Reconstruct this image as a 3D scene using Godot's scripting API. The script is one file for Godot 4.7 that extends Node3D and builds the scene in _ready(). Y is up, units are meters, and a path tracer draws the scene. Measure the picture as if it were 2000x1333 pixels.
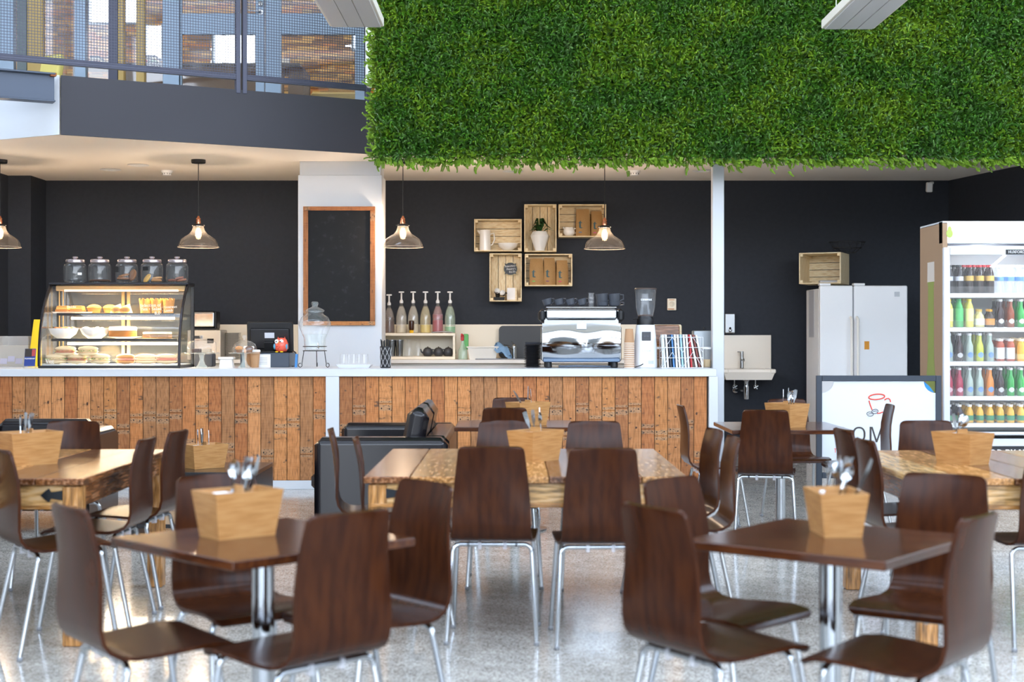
extends Node3D
# Cafe with a plank-fronted counter, a green wall above and dining tables in front.
# Camera: 50 mm lens, eye 1.35 m above the floor; a pixel (x, y) of the 2000 x 1333 frame at depth d is W(x, y, d).
const F := 2778.0
const EYE := 1.35
const HORIZON := 650.0
var used := {}
var mats := {}
var rng := RandomNumberGenerator.new()

func W(x: float, y: float, d: float) -> Vector3:
	return Vector3((x - 1000.0) * d / F, EYE - (y - HORIZON) * d / F, -d)

func X(x: float, d: float) -> float:
	return (x - 1000.0) * d / F

func Y(y: float, d: float) -> float:
	return EYE - (y - HORIZON) * d / F

# ------------------------------------------------------------------ mesh builder
class MB:
	var v := PackedVector3Array()
	var n := PackedVector3Array()
	var t := PackedVector2Array()
	var c := PackedColorArray()
	var col := Color.WHITE
	func tri(a: Vector3, b: Vector3, d: Vector3, na: Vector3, nb: Vector3, nd: Vector3, ua := Vector2.ZERO, ub := Vector2.ZERO, ud := Vector2.ZERO) -> void:
		if (d - a).cross(b - a).dot(na + nb + nd) < 0.0:
			tri(a, d, b, na, nd, nb, ua, ud, ub) if (b - a).cross(d - a).length_squared() > 1e-18 else null
			return
		v.append(a); v.append(b); v.append(d)
		n.append(na); n.append(nb); n.append(nd)
		t.append(ua); t.append(ub); t.append(ud)
		c.append(col); c.append(col); c.append(col)
	func quad(a: Vector3, b: Vector3, d: Vector3, e: Vector3, nn: Vector3) -> void:
		tri(a, b, d, nn, nn, nn, Vector2(0, 0), Vector2(1, 0), Vector2(1, 1))
		tri(a, d, e, nn, nn, nn, Vector2(0, 0), Vector2(1, 1), Vector2(0, 1))
	func flat(a: Vector3, b: Vector3, d: Vector3, e: Vector3, inside: Vector3) -> void:
		var nn := (b - a).cross(d - a)
		if nn.length_squared() < 1e-16:
			nn = (d - a).cross(e - a)
		nn = nn.normalized()
		if nn.dot((a + b + d + e) / 4.0 - inside) < 0.0:
			nn = -nn
		quad(a, b, d, e, nn)
	func hexa(p: Array) -> MB:  # eight corners: 0-3 bottom ring, 4-7 top ring
		var mid := Vector3.ZERO
		for q in p:
			mid += q / 8.0
		flat(p[0], p[1], p[2], p[3], mid)
		flat(p[4], p[5], p[6], p[7], mid)
		for k in 4:
			var l := (k + 1) % 4
			flat(p[k], p[l], p[4 + l], p[4 + k], mid)
		return self
	func taper(center: Vector3, bottom: Vector2, top: Vector2, h: float) -> MB:  # centre of the base
		var p := []
		for lev in [[bottom, 0.0], [top, h]]:
			for s in [[-1, -1], [1, -1], [1, 1], [-1, 1]]:
				p.append(center + Vector3(s[0] * lev[0].x / 2, lev[1], s[1] * lev[0].y / 2))
		return hexa(p)
	func rbox(center: Vector3, size: Vector3, r := 0.003, b := Basis.IDENTITY) -> MB:
		var h := size / 2.0
		r = minf(r, minf(h.x, minf(h.y, h.z)) * 0.999)
		var i := h - Vector3(r, r, r)
		for ax in 3:
			var u := (ax + 1) % 3
			var w := (ax + 2) % 3
			for s in [-1.0, 1.0]:
				var nn := Vector3.ZERO
				nn[ax] = s
				var q := []
				for st in [[-1, -1], [1, -1], [1, 1], [-1, 1]]:
					var p := Vector3.ZERO
					p[ax] = s * h[ax]; p[u] = st[0] * i[u]; p[w] = st[1] * i[w]
					q.append(center + b * p)
				quad(q[0], q[1], q[2], q[3], b * nn)
			if r > 0.0:
				for s in [-1.0, 1.0]:  # the edges that run along ax
					for s2 in [-1.0, 1.0]:
						var n1 := Vector3.ZERO
						var n2 := Vector3.ZERO
						n1[u] = s; n2[w] = s2
						var q := []
						for e in [-1.0, 1.0]:
							var p1 := Vector3.ZERO
							var p2 := Vector3.ZERO
							p1[ax] = e * i[ax]; p2[ax] = e * i[ax]
							p1[u] = s * h[u]; p1[w] = s2 * i[w]
							p2[u] = s * i[u]; p2[w] = s2 * h[w]
							q.append(center + b * p1); q.append(center + b * p2)
						tri(q[0], q[1], q[3], b * n1, b * n2, b * n2)
						tri(q[0], q[3], q[2], b * n1, b * n2, b * n1)
		if r > 0.0:
			for sx in [-1.0, 1.0]:
				for sy in [-1.0, 1.0]:
					for sz in [-1.0, 1.0]:
						tri(center + b * Vector3(sx * h.x, sy * i.y, sz * i.z), center + b * Vector3(sx * i.x, sy * h.y, sz * i.z), center + b * Vector3(sx * i.x, sy * i.y, sz * h.z), b * Vector3(sx, 0, 0), b * Vector3(0, sy, 0), b * Vector3(0, 0, sz))
		return self
	func grid(rows: Array, closed := false, uv := Vector2.ONE, flip := false) -> MB:
		var nr := rows.size()
		var nc: int = rows[0].size()
		var nor := []
		for i in nr:
			var line := PackedVector3Array()
			for j in nc:
				var a: Vector3 = rows[maxi(i - 1, 0)][j]
				var b: Vector3 = rows[mini(i + 1, nr - 1)][j]
				var jl := (j - 1 + nc) % nc if closed else maxi(j - 1, 0)
				var jr := (j + 1) % nc if closed else mini(j + 1, nc - 1)
				if closed and j == 0: jl = nc - 2
				if closed and j == nc - 1: jr = 1
				var x := (b - a).cross(rows[i][jr] - rows[i][jl])
				line.append((-x if flip else x).normalized())
			nor.append(line)
		for i in nr:
			for j in nc:
				if nor[i][j].length_squared() < 0.5:
					nor[i][j] = nor[mini(i + 1, nr - 1)][j] if i < nr - 1 and nor[mini(i + 1, nr - 1)][j].length_squared() > 0.5 else nor[maxi(i - 1, 0)][j]
		for i in nr - 1:
			for j in nc - 1:
				var u0 := Vector2(float(j) / (nc - 1), float(i) / (nr - 1)) * uv
				var u1 := Vector2(float(j + 1) / (nc - 1), float(i + 1) / (nr - 1)) * uv
				tri(rows[i][j], rows[i][j + 1], rows[i + 1][j + 1], nor[i][j], nor[i][j + 1], nor[i + 1][j + 1], u0, Vector2(u1.x, u0.y), u1)
				tri(rows[i][j], rows[i + 1][j + 1], rows[i + 1][j], nor[i][j], nor[i + 1][j + 1], nor[i + 1][j], u0, u1, Vector2(u0.x, u1.y))
		return self
	func lathe(prof: Array, at := Vector3.ZERO, segs := 20, b := Basis.IDENTITY, squash := Vector2.ONE) -> MB:  # prof: [radius, height] from the bottom up; sharp corners where a point is given twice
		var run := []
		for k in prof.size():
			if run.size() and prof[k][0] == prof[k - 1][0] and prof[k][1] == prof[k - 1][1]:
				if run.size() > 1: grid(run, true, Vector2.ONE, false)
				run = []
			var ring := PackedVector3Array()
			for j in segs + 1:
				var a := TAU * j / segs
				ring.append(at + b * Vector3(cos(a) * prof[k][0] * squash.x, prof[k][1], sin(a) * prof[k][0] * squash.y))
			run.append(ring)
		if run.size() > 1: grid(run, true, Vector2.ONE, false)
		return self
	func tube(pts: Array, r: float, sides := 8, r2 := -1.0) -> MB:
		var rows := []
		var up := Vector3(0.0123, 0.0371, 1.0).normalized()
		for k in pts.size():
			var d: Vector3 = (pts[mini(k + 1, pts.size() - 1)] - pts[maxi(k - 1, 0)]).normalized()
			if absf(d.dot(up)) > 0.98 and k == 0:
				up = Vector3(1, 0.03, 0.02).normalized()
			var x := d.cross(up).normalized()
			up = x.cross(d).normalized()
			var rr := r if r2 < 0.0 else lerpf(r, r2, float(k) / (pts.size() - 1))
			var ring := PackedVector3Array()
			for j in sides + 1:
				var a := TAU * j / sides
				ring.append(pts[k] + (x * cos(a) + up * sin(a)) * rr)
			rows.append(ring)
		grid(rows, true, Vector2.ONE, true)
		for e in [0, rows.size() - 1]:
			var nn: Vector3 = (pts[0] - pts[1]).normalized() if e == 0 else (pts[-1] - pts[-2]).normalized()
			for j in sides:
				tri(pts[e], rows[e][j], rows[e][j + 1], nn, nn, nn)
		return self
	func prism(poly: PackedVector2Array, depth: float, xf := Transform3D.IDENTITY) -> MB:  # outline in xy, from z = 0 to depth
		var idx := Geometry2D.triangulate_polygon(poly)
		for k in range(0, idx.size(), 3):
			for e in [[0.0, -1.0], [depth, 1.0]]:
				var nn: Vector3 = xf.basis * Vector3(0, 0, e[1] * signf(depth))
				var p := []
				for m in 3:
					p.append(xf * Vector3(poly[idx[k + m]].x, poly[idx[k + m]].y, e[0]))
				tri(p[0], p[1], p[2], nn, nn, nn, poly[idx[k]], poly[idx[k + 1]], poly[idx[k + 2]])
		var turn := -1.0 if Geometry2D.is_polygon_clockwise(poly) else 1.0
		for k in poly.size():
			var a := poly[k]
			var b := poly[(k + 1) % poly.size()]
			var e := (b - a).normalized() * turn
			quad(xf * Vector3(a.x, a.y, 0), xf * Vector3(b.x, b.y, 0), xf * Vector3(b.x, b.y, depth), xf * Vector3(a.x, a.y, depth), xf.basis * Vector3(e.y, -e.x, 0))
		return self
	func ball(at: Vector3, r: Vector3, segs := 12) -> MB:
		var rows := []
		for i in 9:
			var p := PI * i / 8.0
			var ring := PackedVector3Array()
			for j in segs + 1:
				var a := TAU * j / segs
				ring.append(at + Vector3(sin(p) * cos(a) * r.x, -cos(p) * r.y, sin(p) * sin(a) * r.z))
			rows.append(ring)
		return grid(rows, true)
	func mesh() -> ArrayMesh:
		var arr := []
		arr.resize(Mesh.ARRAY_MAX)
		arr[Mesh.ARRAY_VERTEX] = v; arr[Mesh.ARRAY_NORMAL] = n; arr[Mesh.ARRAY_TEX_UV] = t; arr[Mesh.ARRAY_COLOR] = c
		var m := ArrayMesh.new()
		m.add_surface_from_arrays(Mesh.PRIMITIVE_TRIANGLES, arr)
		return m

# ------------------------------------------------------------------ nodes
func numbered(called: String) -> String:
	var k: int = used.get(called, 0)
	used[called] = k + 1
	return called if k == 0 else "%s_%03d" % [called, k]

func put(called: String, parent: Node, what, m: Material, at := Vector3.ZERO, rot := Vector3.ZERO) -> MeshInstance3D:
	var o := MeshInstance3D.new()
	o.mesh = what.mesh() if what is MB else what
	o.name = numbered(called) if parent == self else called
	o.material_override = m
	o.position = at
	o.rotation = rot
	parent.add_child(o, true)
	return o

func thing(called: String, label: String, category: String, at: Vector3, yaw := 0.0, group := "") -> Node3D:
	var o := Node3D.new()
	o.name = numbered(called)
	add_child(o)
	o.position = at
	o.rotation.y = deg_to_rad(-yaw)  # positive yaw turns the thing's front (its -z) to the right
	return tag(o, label, category, group)

func tag(o: Node3D, label: String, category: String, group := "") -> Node3D:
	o.set_meta("label", label)
	o.set_meta("category", category)
	if group: o.set_meta("group", group)
	return o

func copy(src: Node3D, at: Vector3, yaw: float, label := "", group := "") -> Node3D:
	var o: Node3D = src.duplicate()
	o.name = numbered(String(src.name).rstrip("0123456789").trim_suffix("_"))
	add_child(o)
	o.position = at
	o.rotation.y = deg_to_rad(-yaw)
	if label: o.set_meta("label", label)
	if group: o.set_meta("group", group)
	return o

func structure(called: String, what, m: Material) -> MeshInstance3D:
	var o := put(called, self, what, m)
	o.set_meta("kind", "structure")
	return o

func stuff(o: Node3D) -> Node3D:
	o.set_meta("kind", "stuff")
	return o

func text_mesh(s: String, h: float, serif := false, bold := false, italic := false) -> TextMesh:
	var f := SystemFont.new()
	f.font_names = PackedStringArray(["Droid Serif" if serif else "Droid Sans"])
	f.font_weight = 700 if bold else 400
	f.font_italic = italic
	var m := TextMesh.new()
	m.font = f
	m.text = s
	m.font_size = 32
	m.pixel_size = h / 23.0  # h is the height of a capital
	m.depth = 0.0012
	m.curve_step = 1.0
	return m

# ------------------------------------------------------------------ materials
func mat(c: Color, rough := 0.6, metal := 0.0) -> StandardMaterial3D:
	var key := "%s|%f|%f" % [c.to_html(), rough, metal]
	if not mats.has(key):
		var m := StandardMaterial3D.new()
		m.albedo_color = c
		m.roughness = rough
		m.metallic = metal
		mats[key] = m
	return mats[key]

func noise_tex(freq: float, stops: Array, seed_ := 1, type := FastNoiseLite.TYPE_SIMPLEX_SMOOTH, octaves := 4, size := 512, normal := 0.0) -> NoiseTexture2D:
	var fn := FastNoiseLite.new()
	fn.noise_type = type
	fn.seed = seed_
	fn.frequency = freq
	fn.fractal_octaves = octaves
	if type == FastNoiseLite.TYPE_CELLULAR:
		fn.cellular_return_type = FastNoiseLite.RETURN_CELL_VALUE
		fn.fractal_type = FastNoiseLite.FRACTAL_NONE
	var t := NoiseTexture2D.new()
	t.width = size
	t.height = size
	t.seamless = true
	t.generate_mipmaps = false
	t.noise = fn
	if stops.size():
		var g := Gradient.new()
		g.offsets = PackedFloat32Array(stops.map(func(s): return s[0]))
		g.colors = PackedColorArray(stops.map(func(s): return s[1]))
		t.color_ramp = g
	if normal > 0.0:
		t.as_normal_map = true
		t.bump_strength = normal
	return t

func grained(key: String, tex: Texture2D, scale: Vector3, rough: float, tint := Color.WHITE, coat := 0.0, world := false) -> StandardMaterial3D:
	if not mats.has(key):
		var m := StandardMaterial3D.new()
		m.albedo_color = tint
		m.albedo_texture = tex
		m.uv1_triplanar = true
		m.uv1_world_triplanar = world
		m.uv1_scale = scale
		m.roughness = rough
		if coat > 0.0:
			m.clearcoat_enabled = true
			m.clearcoat = coat
			m.clearcoat_roughness = 0.12
		mats[key] = m
	return mats[key]

func glass(tint := Color(1, 1, 1), alpha := 0.06) -> StandardMaterial3D:
	var key := "glass%s%f" % [tint.to_html(), alpha]
	if not mats.has(key):
		var m := StandardMaterial3D.new()
		m.albedo_color = Color(tint.r, tint.g, tint.b, alpha * alpha * 1.2 + 0.006)
		m.transparency = BaseMaterial3D.TRANSPARENCY_ALPHA
		m.roughness = 0.03
		m.metallic_specular = 0.5
		mats[key] = m
	return mats[key]

func glow(c: Color, e: float) -> StandardMaterial3D:
	var key := "glow%s%f" % [c.to_html(), e]
	if not mats.has(key):
		var m := StandardMaterial3D.new()
		m.albedo_color = c
		m.emission_enabled = true
		m.emission = c
		m.emission_energy_multiplier = e
		mats[key] = m
	return mats[key]

func hx(s: String) -> Color:
	return Color.html(s)

var WOOD_CHAIR; var WOOD_TABLE; var CHROME; var STEEL; var WHITE; var BLACK; var CREAM; var PINE; var BAMBOO; var WALL_DARK; var OAK := []; var PLANK := []
var RUSTIC := []; var LEATHER; var GLASS; var CERAMIC; var CHARCOAL; var WHITE_WALL; var ALU; var PAPER; var KRAFT; var COPPER; var IRON

func make_materials() -> void:
	var chair_tex := noise_tex(0.012, [[0.0, hx("40241a")], [0.4, hx("4e2f1e")], [0.6, hx("593620")], [1.0, hx("653f26")]], 3)
	WOOD_CHAIR = grained("chair", chair_tex, Vector3(3, 0.6, 3), 0.24, hx("b8a290"), 0.0)
	WOOD_CHAIR.metallic_specular = 0.3
	WOOD_TABLE = grained("table", chair_tex, Vector3(0.8, 4, 5), 0.16, hx("e6d2c4"), 0.0)
	CHROME = mat(Color(0.74, 0.76, 0.78), 0.1, 1.0)
	STEEL = mat(Color(0.6, 0.61, 0.62), 0.25, 1.0)
	COPPER = mat(hx("d08a68"), 0.22, 1.0)
	IRON = mat(hx("23272b"), 0.45, 0.6)
	WHITE = mat(hx("eceef0"), 0.35)
	CERAMIC = mat(hx("f2f0ec"), 0.12)
	BLACK = mat(hx("141416"), 0.4)
	CHARCOAL = mat(hx("3d3f44"), 0.4)
	CREAM = mat(hx("efe6d2"), 0.4)
	PAPER = mat(hx("f0f0f0"), 0.85)
	ALU = mat(hx("7f93a8"), 0.4, 0.3)
	LEATHER = mat(hx("17151a"), 0.28)
	LEATHER = grained("leather", noise_tex(0.08, [[0.0, hx("131114")], [1.0, hx("1f1c20")]], 9), Vector3(3, 3, 3), 0.22)
	GLASS = glass()
	var pine_tex := noise_tex(0.02, [[0.0, hx("d0b080")], [0.45, hx("ead6ac")], [0.62, hx("f2e4c4")], [1.0, hx("dec498")]], 5)
	PINE = grained("pine", pine_tex, Vector3(0.8, 7, 7), 0.6)
	mats["pine_up"] = null
	mats.erase("pine_up")
	grained("pine_up", pine_tex, Vector3(7, 0.8, 7), 0.6)
	BAMBOO = grained("bamboo", noise_tex(0.02, [[0.0, hx("9e6c38")], [0.5, hx("b4814a")], [1.0, hx("c49660")]], 6), Vector3(0.7, 9, 0.7), 0.45)
	KRAFT = grained("kraft", noise_tex(0.05, [[0.0, hx("9a7548")], [1.0, hx("b8925f")]], 7), Vector3(4, 4, 4), 0.8)
	WALL_DARK = grained("walldark", noise_tex(0.03, [[0.0, hx("30343b")], [1.0, hx("343840")]], 8), Vector3(1, 1, 1), 0.55, Color.WHITE, 0.0, true)
	WALL_DARK.metallic_specular = 0.25
	WHITE_WALL = mat(hx("d2d6db"), 0.6)
	for k in 6:  # reclaimed boards of the counter front, six tones
		var dark: Color = [hx("7d5432"), hx("8a5c36"), hx("94663f"), hx("6e4c33"), hx("9c6c42"), hx("85603f")][k]
		var tx := noise_tex(0.015, [[0.0, dark.darkened(0.45)], [0.3, dark], [0.55, dark.lightened(0.14)], [0.75, dark.lightened(0.24)], [1.0, dark.lightened(0.1)]], 20 + k)
		PLANK.append(grained("plank%d" % k, tx, Vector3(4.5, 0.75, 4.5), 0.7))
	for k in 5:  # lacquered sheesham tops
		var base: Color = [hx("bd8448"), hx("85522c"), hx("d2a468"), hx("6a4024"), hx("ae783f")][k]
		var tx := noise_tex(0.013, [[0.0, base.darkened(0.5)], [0.3, base.darkened(0.22)], [0.55, base], [0.8, base.lightened(0.22)], [1.0, base.lightened(0.1)]], 40 + k)
		RUSTIC.append(grained("rustic%d" % k, tx, Vector3(0.8, 7, 7), 0.24, Color.WHITE, 0.25))
		RUSTIC[-1].metallic_specular = 0.4

# ------------------------------------------------------------------ camera, sky and daylight, exposure
func _ready() -> void:
	rng.seed = 7
	var cam := Camera3D.new()
	cam.name = "camera"
	cam.projection = Camera3D.PROJECTION_FRUSTUM
	cam.near = 0.05
	cam.far = 200.0
	cam.size = 0.05 * 1333.0 / F
	cam.frustum_offset = Vector2(0, -0.05 * 16.5 / F)
	cam.position = Vector3(0, EYE, 0)
	var at := CameraAttributesPhysical.new()
	at.frustum_focal_length = 50.0
	at.frustum_focus_distance = 12.6
	at.exposure_aperture = 2.8
	cam.attributes = at
	add_child(cam)
	cam.size = 0.05 * 1333.0 / F
	cam.frustum_offset = Vector2(0, -0.05 * 16.5 / F)
	cam.current = true
	var env := Environment.new()
	var sky := Sky.new()
	var sm := ProceduralSkyMaterial.new()
	sm.sky_top_color = hx("c3d6f0")
	sm.sky_horizon_color = hx("e9eef4")
	sm.ground_bottom_color = hx("8a8a84")
	sm.ground_horizon_color = hx("c8ccca")
	sm.sky_energy_multiplier = 1.0
	sky.sky_material = sm
	env.background_mode = Environment.BG_SKY
	env.sky = sky
	env.background_energy_multiplier = 2.6
	env.tonemap_mode = Environment.TONE_MAPPER_LINEAR
	env.tonemap_exposure = 4.0
	env.sdfgi_enabled = true
	env.ssao_enabled = true
	env.ssil_enabled = true
	var we := WorldEnvironment.new()
	we.environment = env
	add_child(we)
	make_materials()
	build_shell()
	build_mezzanine()
	build_green_wall()
	build_counter()
	build_back_bench()
	build_dining()
	build_lounge()
	build_wall_crates()
	build_right_corner()
	build_drinks_fridge()
	build_display_case()
	build_counter_items()
	build_ceiling_items()

# ------------------------------------------------------------------ room shell
func slab(called: String, lo: Vector3, hi: Vector3, m: Material) -> MeshInstance3D:
	return structure(called, MB.new().rbox((lo + hi) / 2, hi - lo, 0.0), m)

func plan(pts: Array, y0: float, y1: float) -> MB:  # outline in (x, depth), raised from y0 to y1
	var poly := PackedVector2Array()
	for p in pts: poly.append(Vector2(p[0], p[1]))
	return MB.new().prism(poly, y1 - y0, Transform3D(Basis(Vector3(1, 0, 0), Vector3(0, 0, -1), Vector3(0, 1, 0)), Vector3(0, y0, 0)))

func build_shell() -> void:
	var fl := StandardMaterial3D.new()  # polished concrete with exposed aggregate
	fl.albedo_texture = noise_tex(0.11, [[0.0, hx("807a72")], [0.18, hx("a49d94")], [0.4, hx("c6c0b6")], [0.7, hx("d4cfc6")], [1.0, hx("e6e2da")]], 11, FastNoiseLite.TYPE_CELLULAR, 1, 1024)
	fl.detail_enabled = true
	fl.detail_albedo = noise_tex(0.006, [[0.0, hx("d6d6d6")], [1.0, hx("ffffff")]], 12)
	fl.detail_blend_mode = BaseMaterial3D.BLEND_MODE_MUL
	fl.uv1_triplanar = true
	fl.uv1_world_triplanar = true
	fl.uv1_scale = Vector3(1.3, 1.3, 1.3)
	fl.roughness = 0.13
	fl.metallic_specular = 0.55
	slab("floor", Vector3(-7.2, -0.2, -19.2), Vector3(7.6, 0, 6.2), fl)
	# hall: a high room with a glazed front behind the camera, glazed bays at the right and roof lights
	var cw := mat(hx("d8d6d2"), 0.7)
	for q in [["wall_right", 7.4, 7.6], ["wall_left", -7.2, -7.0]]:  # high side windows between piers
		slab(q[0], Vector3(q[1], 0, -19.2), Vector3(q[2], 7.5, -11.5), cw)
		slab(q[0] + "_sill", Vector3(q[1], 0, -11.5), Vector3(q[2], 3.7, 6.2), cw)
		slab(q[0] + "_head", Vector3(q[1], 7.0, -11.5), Vector3(q[2], 7.5, 6.2), cw)
		for z in [-7.9, -4.3, -0.7, 2.9]:
			slab(q[0] + "_pier", Vector3(q[1], 3.7, z - 0.2), Vector3(q[2], 7.0, z + 0.2), cw)
	slab("floor_walkway", Vector3(-7, 3.33, -11.2), Vector3(-4.55, 3.53, 2.0), mat(hx("77706a"), 0.7))
	var fw := mat(hx("8f8f8c"), 0.7)
	for x in [[-7.0, -4.2], [-2.4, 0.6], [2.4, 4.4], [6.2, 7.4]]:  # lower front wall with three doorways
		slab("wall_front", Vector3(x[0], 0, 6), Vector3(x[1], 2.6, 6.2), fw)
	slab("wall_front_band", Vector3(-7, 2.6, 6), Vector3(7.4, 3.1, 6.2), fw)
	slab("wall_front_head", Vector3(-7, 6.9, 6), Vector3(7.4, 7.5, 6.2), cw)
	for k in 8:
		slab("trim_mullion", Vector3(-7 + k * 2.05 - 0.06, 3.1, 6.02), Vector3(-7 + k * 2.05 + 0.06, 6.9, 6.18), ALU)
	for z in [[-19.2, -8.4], [-7.4, -4.0], [-3.0, 0.6], [1.6, 6.2]]:  # roof with three roof lights
		slab("ceiling_hall", Vector3(-7.2, 7.5, z[0]), Vector3(7.6, 7.7, z[1]), cw)
	# low part under the mezzanine
	slab("wall_back", Vector3(-5.4, 0, -16.0), Vector3(5.4, 3.04, -15.8), WALL_DARK)
	slab("wall_back_left_return", Vector3(-5.42, 0, -15.8), Vector3(X(90, 15.8), 3.04, -15.3), WALL_DARK)
	slab("wall_left_side", Vector3(-5.7, 0, -15.4), Vector3(-5.42, 3.04, -12.7), WALL_DARK)
	structure("wall_right_corner", plan([[4.84, 15.85], [5.55, 12.35], [5.75, 12.35], [5.04, 15.95]], 0, 3.04), WALL_DARK)
	slab("baseboard_back", Vector3(1.9, 0, -15.8), Vector3(4.8, 0.07, -15.785), BLACK)

func build_mezzanine() -> void:
	var cl := mat(hx("f4ede2"), 0.7)
	structure("ceiling", plan([[-7, 13.75], [-3.84, 12.12], [-1.33, 13.44], [-1.2, 13.5], [-1.2, 12.42], [7.4, 12.42], [7.4, 16], [-7, 16]], 3.04, 3.53), cl)
	var a := Vector3(-3.84, 0, -12.1)
	var b := Vector3(-1.2, 0, -13.49)
	var dir := (b - a).normalized()
	var nn := Vector3(dir.z, 0, -dir.x) * -1.0
	if nn.z < 0: nn = -nn
	var bs := Basis(dir, Vector3.UP, nn)
	var len_ := a.distance_to(b)
	structure("wall_fascia", MB.new().rbox((a + b) / 2 + Vector3(0, 3.285, 0) + nn * 0.012, Vector3(len_, 0.505, 0.022), 0.0, bs), mat(hx("313139"), 0.6))
	structure("wall_white_return", plan([[-7, 13.74], [-3.845, 12.085], [-3.85, 12.11], [-7, 13.77]], 3.035, 3.54), WHITE_WALL)
	# floor of the office upstairs and its walls
	slab("floor_upper", Vector3(-7, 3.3, -19.2), Vector3(-1.2, 3.53, -16.0), mat(hx("77706a"), 0.7))
	slab("ceiling_upper", Vector3(-7, 6.0, -19.2), Vector3(-1.0, 6.15, -15.3), mat(hx("c8bfae"), 0.7))
	slab("wall_upper_side", Vector3(-1.25, 3.53, -19.2), Vector3(-1.05, 6.0, -13.4), mat(hx("8d877c"), 0.7))
	for px in [230.0, 560.0]:  # two lamps added out of view to brighten the office's stone wall
		var ol := thing("added_office_light", "added unseen rectangular ceiling light of the office above its %s" % ("desk end" if px < 400.0 else "bench end"), "light", Vector3(X(px, 17.2), 5.98, -17.2))
		put("tray", ol, MB.new().rbox(Vector3(0, 0.0, 0), Vector3(1.3, 0.04, 0.34), 0.004), WHITE)
		put("light_panel", ol, MB.new().rbox(Vector3(0, -0.022, 0), Vector3(1.24, 0.006, 0.28), 0.0), glow(hx("ffe9c8"), 0.8))
		var al := AreaLight3D.new()
		al.name = "added_panel_light"
		al.area_size = Vector2(1.24, 0.28)
		al.area_range = 10.0
		al.area_attenuation = 2.0
		al.light_energy = 0.5
		al.light_color = hx("fff0dc")
		al.shadow_enabled = true
		ol.add_child(al, true)
		al.transform = Transform3D(Basis.looking_at(Vector3.DOWN, Vector3.BACK), Vector3(0, -0.03, 0))
	# steel beam that carries the walkway at the left
	var bd := Vector3(-0.80, 0, 0.42).normalized()
	var p0 := W(106, 0, 12.02); p0.y = 0
	var beam := thing("steel_beam", "blue-grey painted steel beam with rusty flange edges below the mesh railing", "beam", Vector3(p0.x, 3.3, p0.z))
	var bb := Basis(bd, Vector3.UP, bd.cross(Vector3.UP))
	var pm := mat(hx("4d5768"), 0.5, 0.2)
	put("web", beam, MB.new().rbox(bd * 1.5 + Vector3(0, 0.115, 0), Vector3(3.0, 0.21, 0.012), 0.002, bb), pm)
	for y in [0.0, 0.23]:
		put("flange", beam, MB.new().rbox(bd * 1.5 + Vector3(0, y, 0), Vector3(3.0, 0.016, 0.12), 0.004, bb), pm)
	put("bracket", beam, MB.new().rbox(Vector3(0.0, 0.225, 0.03), Vector3(0.05, 0.03, 0.05), 0.004, bb), mat(hx("9a5a34"), 0.8))
	# railing with woven wire panels
	var rail := thing("mesh_railing", "dark blue-grey steel railing with woven wire mesh panels above the grey fascia", "railing", Vector3(a.x, 3.53, a.z))
	var rm := mat(hx("45485a"), 0.45, 0.25)
	var rails := [[-1.6, 1.53], [1.62, 2.83]]
	for seg in rails:
		var l: float = seg[1] - seg[0]
		var m: Vector3 = dir * ((seg[0] + seg[1]) / 2.0)
		put("bottom_rail", rail, MB.new().rbox(m + Vector3(0, 0.125, 0), Vector3(l, 0.055, 0.045), 0.004, bs), rm)
		put("top_rail", rail, MB.new().rbox(m + Vector3(0, 1.1, 0), Vector3(l, 0.05, 0.05), 0.004, bs), rm)
		var wires := MB.new()
		var k: float = seg[0] + 0.012
		while k < seg[1]:
			wires.rbox(dir * k + Vector3(0, 0.61, 0) + nn * 0.024, Vector3(0.0042, 0.96, 0.003), 0.0, bs)
			k += 0.0245
		for j in 40:
			wires.rbox(m + Vector3(0, 0.115 + j * 0.0245, 0) + nn * 0.026, Vector3(l, 0.0042, 0.003), 0.0, bs)
		stuff(put("wire_mesh", rail, wires, rm))
	for p in [1.545, 1.605, 2.80]:
		put("post", rail, MB.new().rbox(dir * p + Vector3(0, 0.55, 0), Vector3(0.04, 1.15, 0.06), 0.004, bs), rm)
	for p in [1.545, 1.605, 2.80]:
		for y in [0.3, 0.7]:
			put("bolt", rail, MB.new().ball(dir * p + Vector3(0, y, 0) + nn * 0.03, Vector3(0.006, 0.006, 0.006), 8), STEEL)
	slab("trim_green_wall_edge", Vector3(X(716, 12.6), 3.535, -12.7), Vector3(X(724, 12.6), 6, -12.5), WHITE)
	# glazed screen of the office, with a double door
	var d := 15.2
	var scr := put("window_1", self, MB.new().rbox(Vector3((X(-60, d) + X(722, d)) / 2, 5.6, -d), Vector3(X(722, d) - X(-60, d), 0.1, 0.07), 0.004), ALU)
	scr.set_meta("kind", "structure")
	for q in [[-30, 30, 0], [36, 55, 1], [56, 86, 2], [148, 170, 0], [214, 232, 3], [233, 244, 2], [268, 284, 2]]:
		var mm: Material = [ALU, mat(hx("5c6a70"), 0.5), mat(hx("b39a5e"), 0.6), mat(hx("40445c"), 0.5)][q[2]]
		put("mullion", scr, MB.new().rbox(Vector3((X(q[0], d) + X(q[1], d)) / 2, 4.55, -d + 0.01), Vector3(X(q[1], d) - X(q[0], d), 2.05, 0.08), 0.004), mm)
	for q in [[-30, 148], [170, 320]]:
		put("pane", scr, MB.new().rbox(Vector3((X(q[0], d) + X(q[1], d)) / 2, 4.55, -d), Vector3(X(q[1], d) - X(q[0], d), 2.05, 0.008), 0.0), GLASS)
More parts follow.
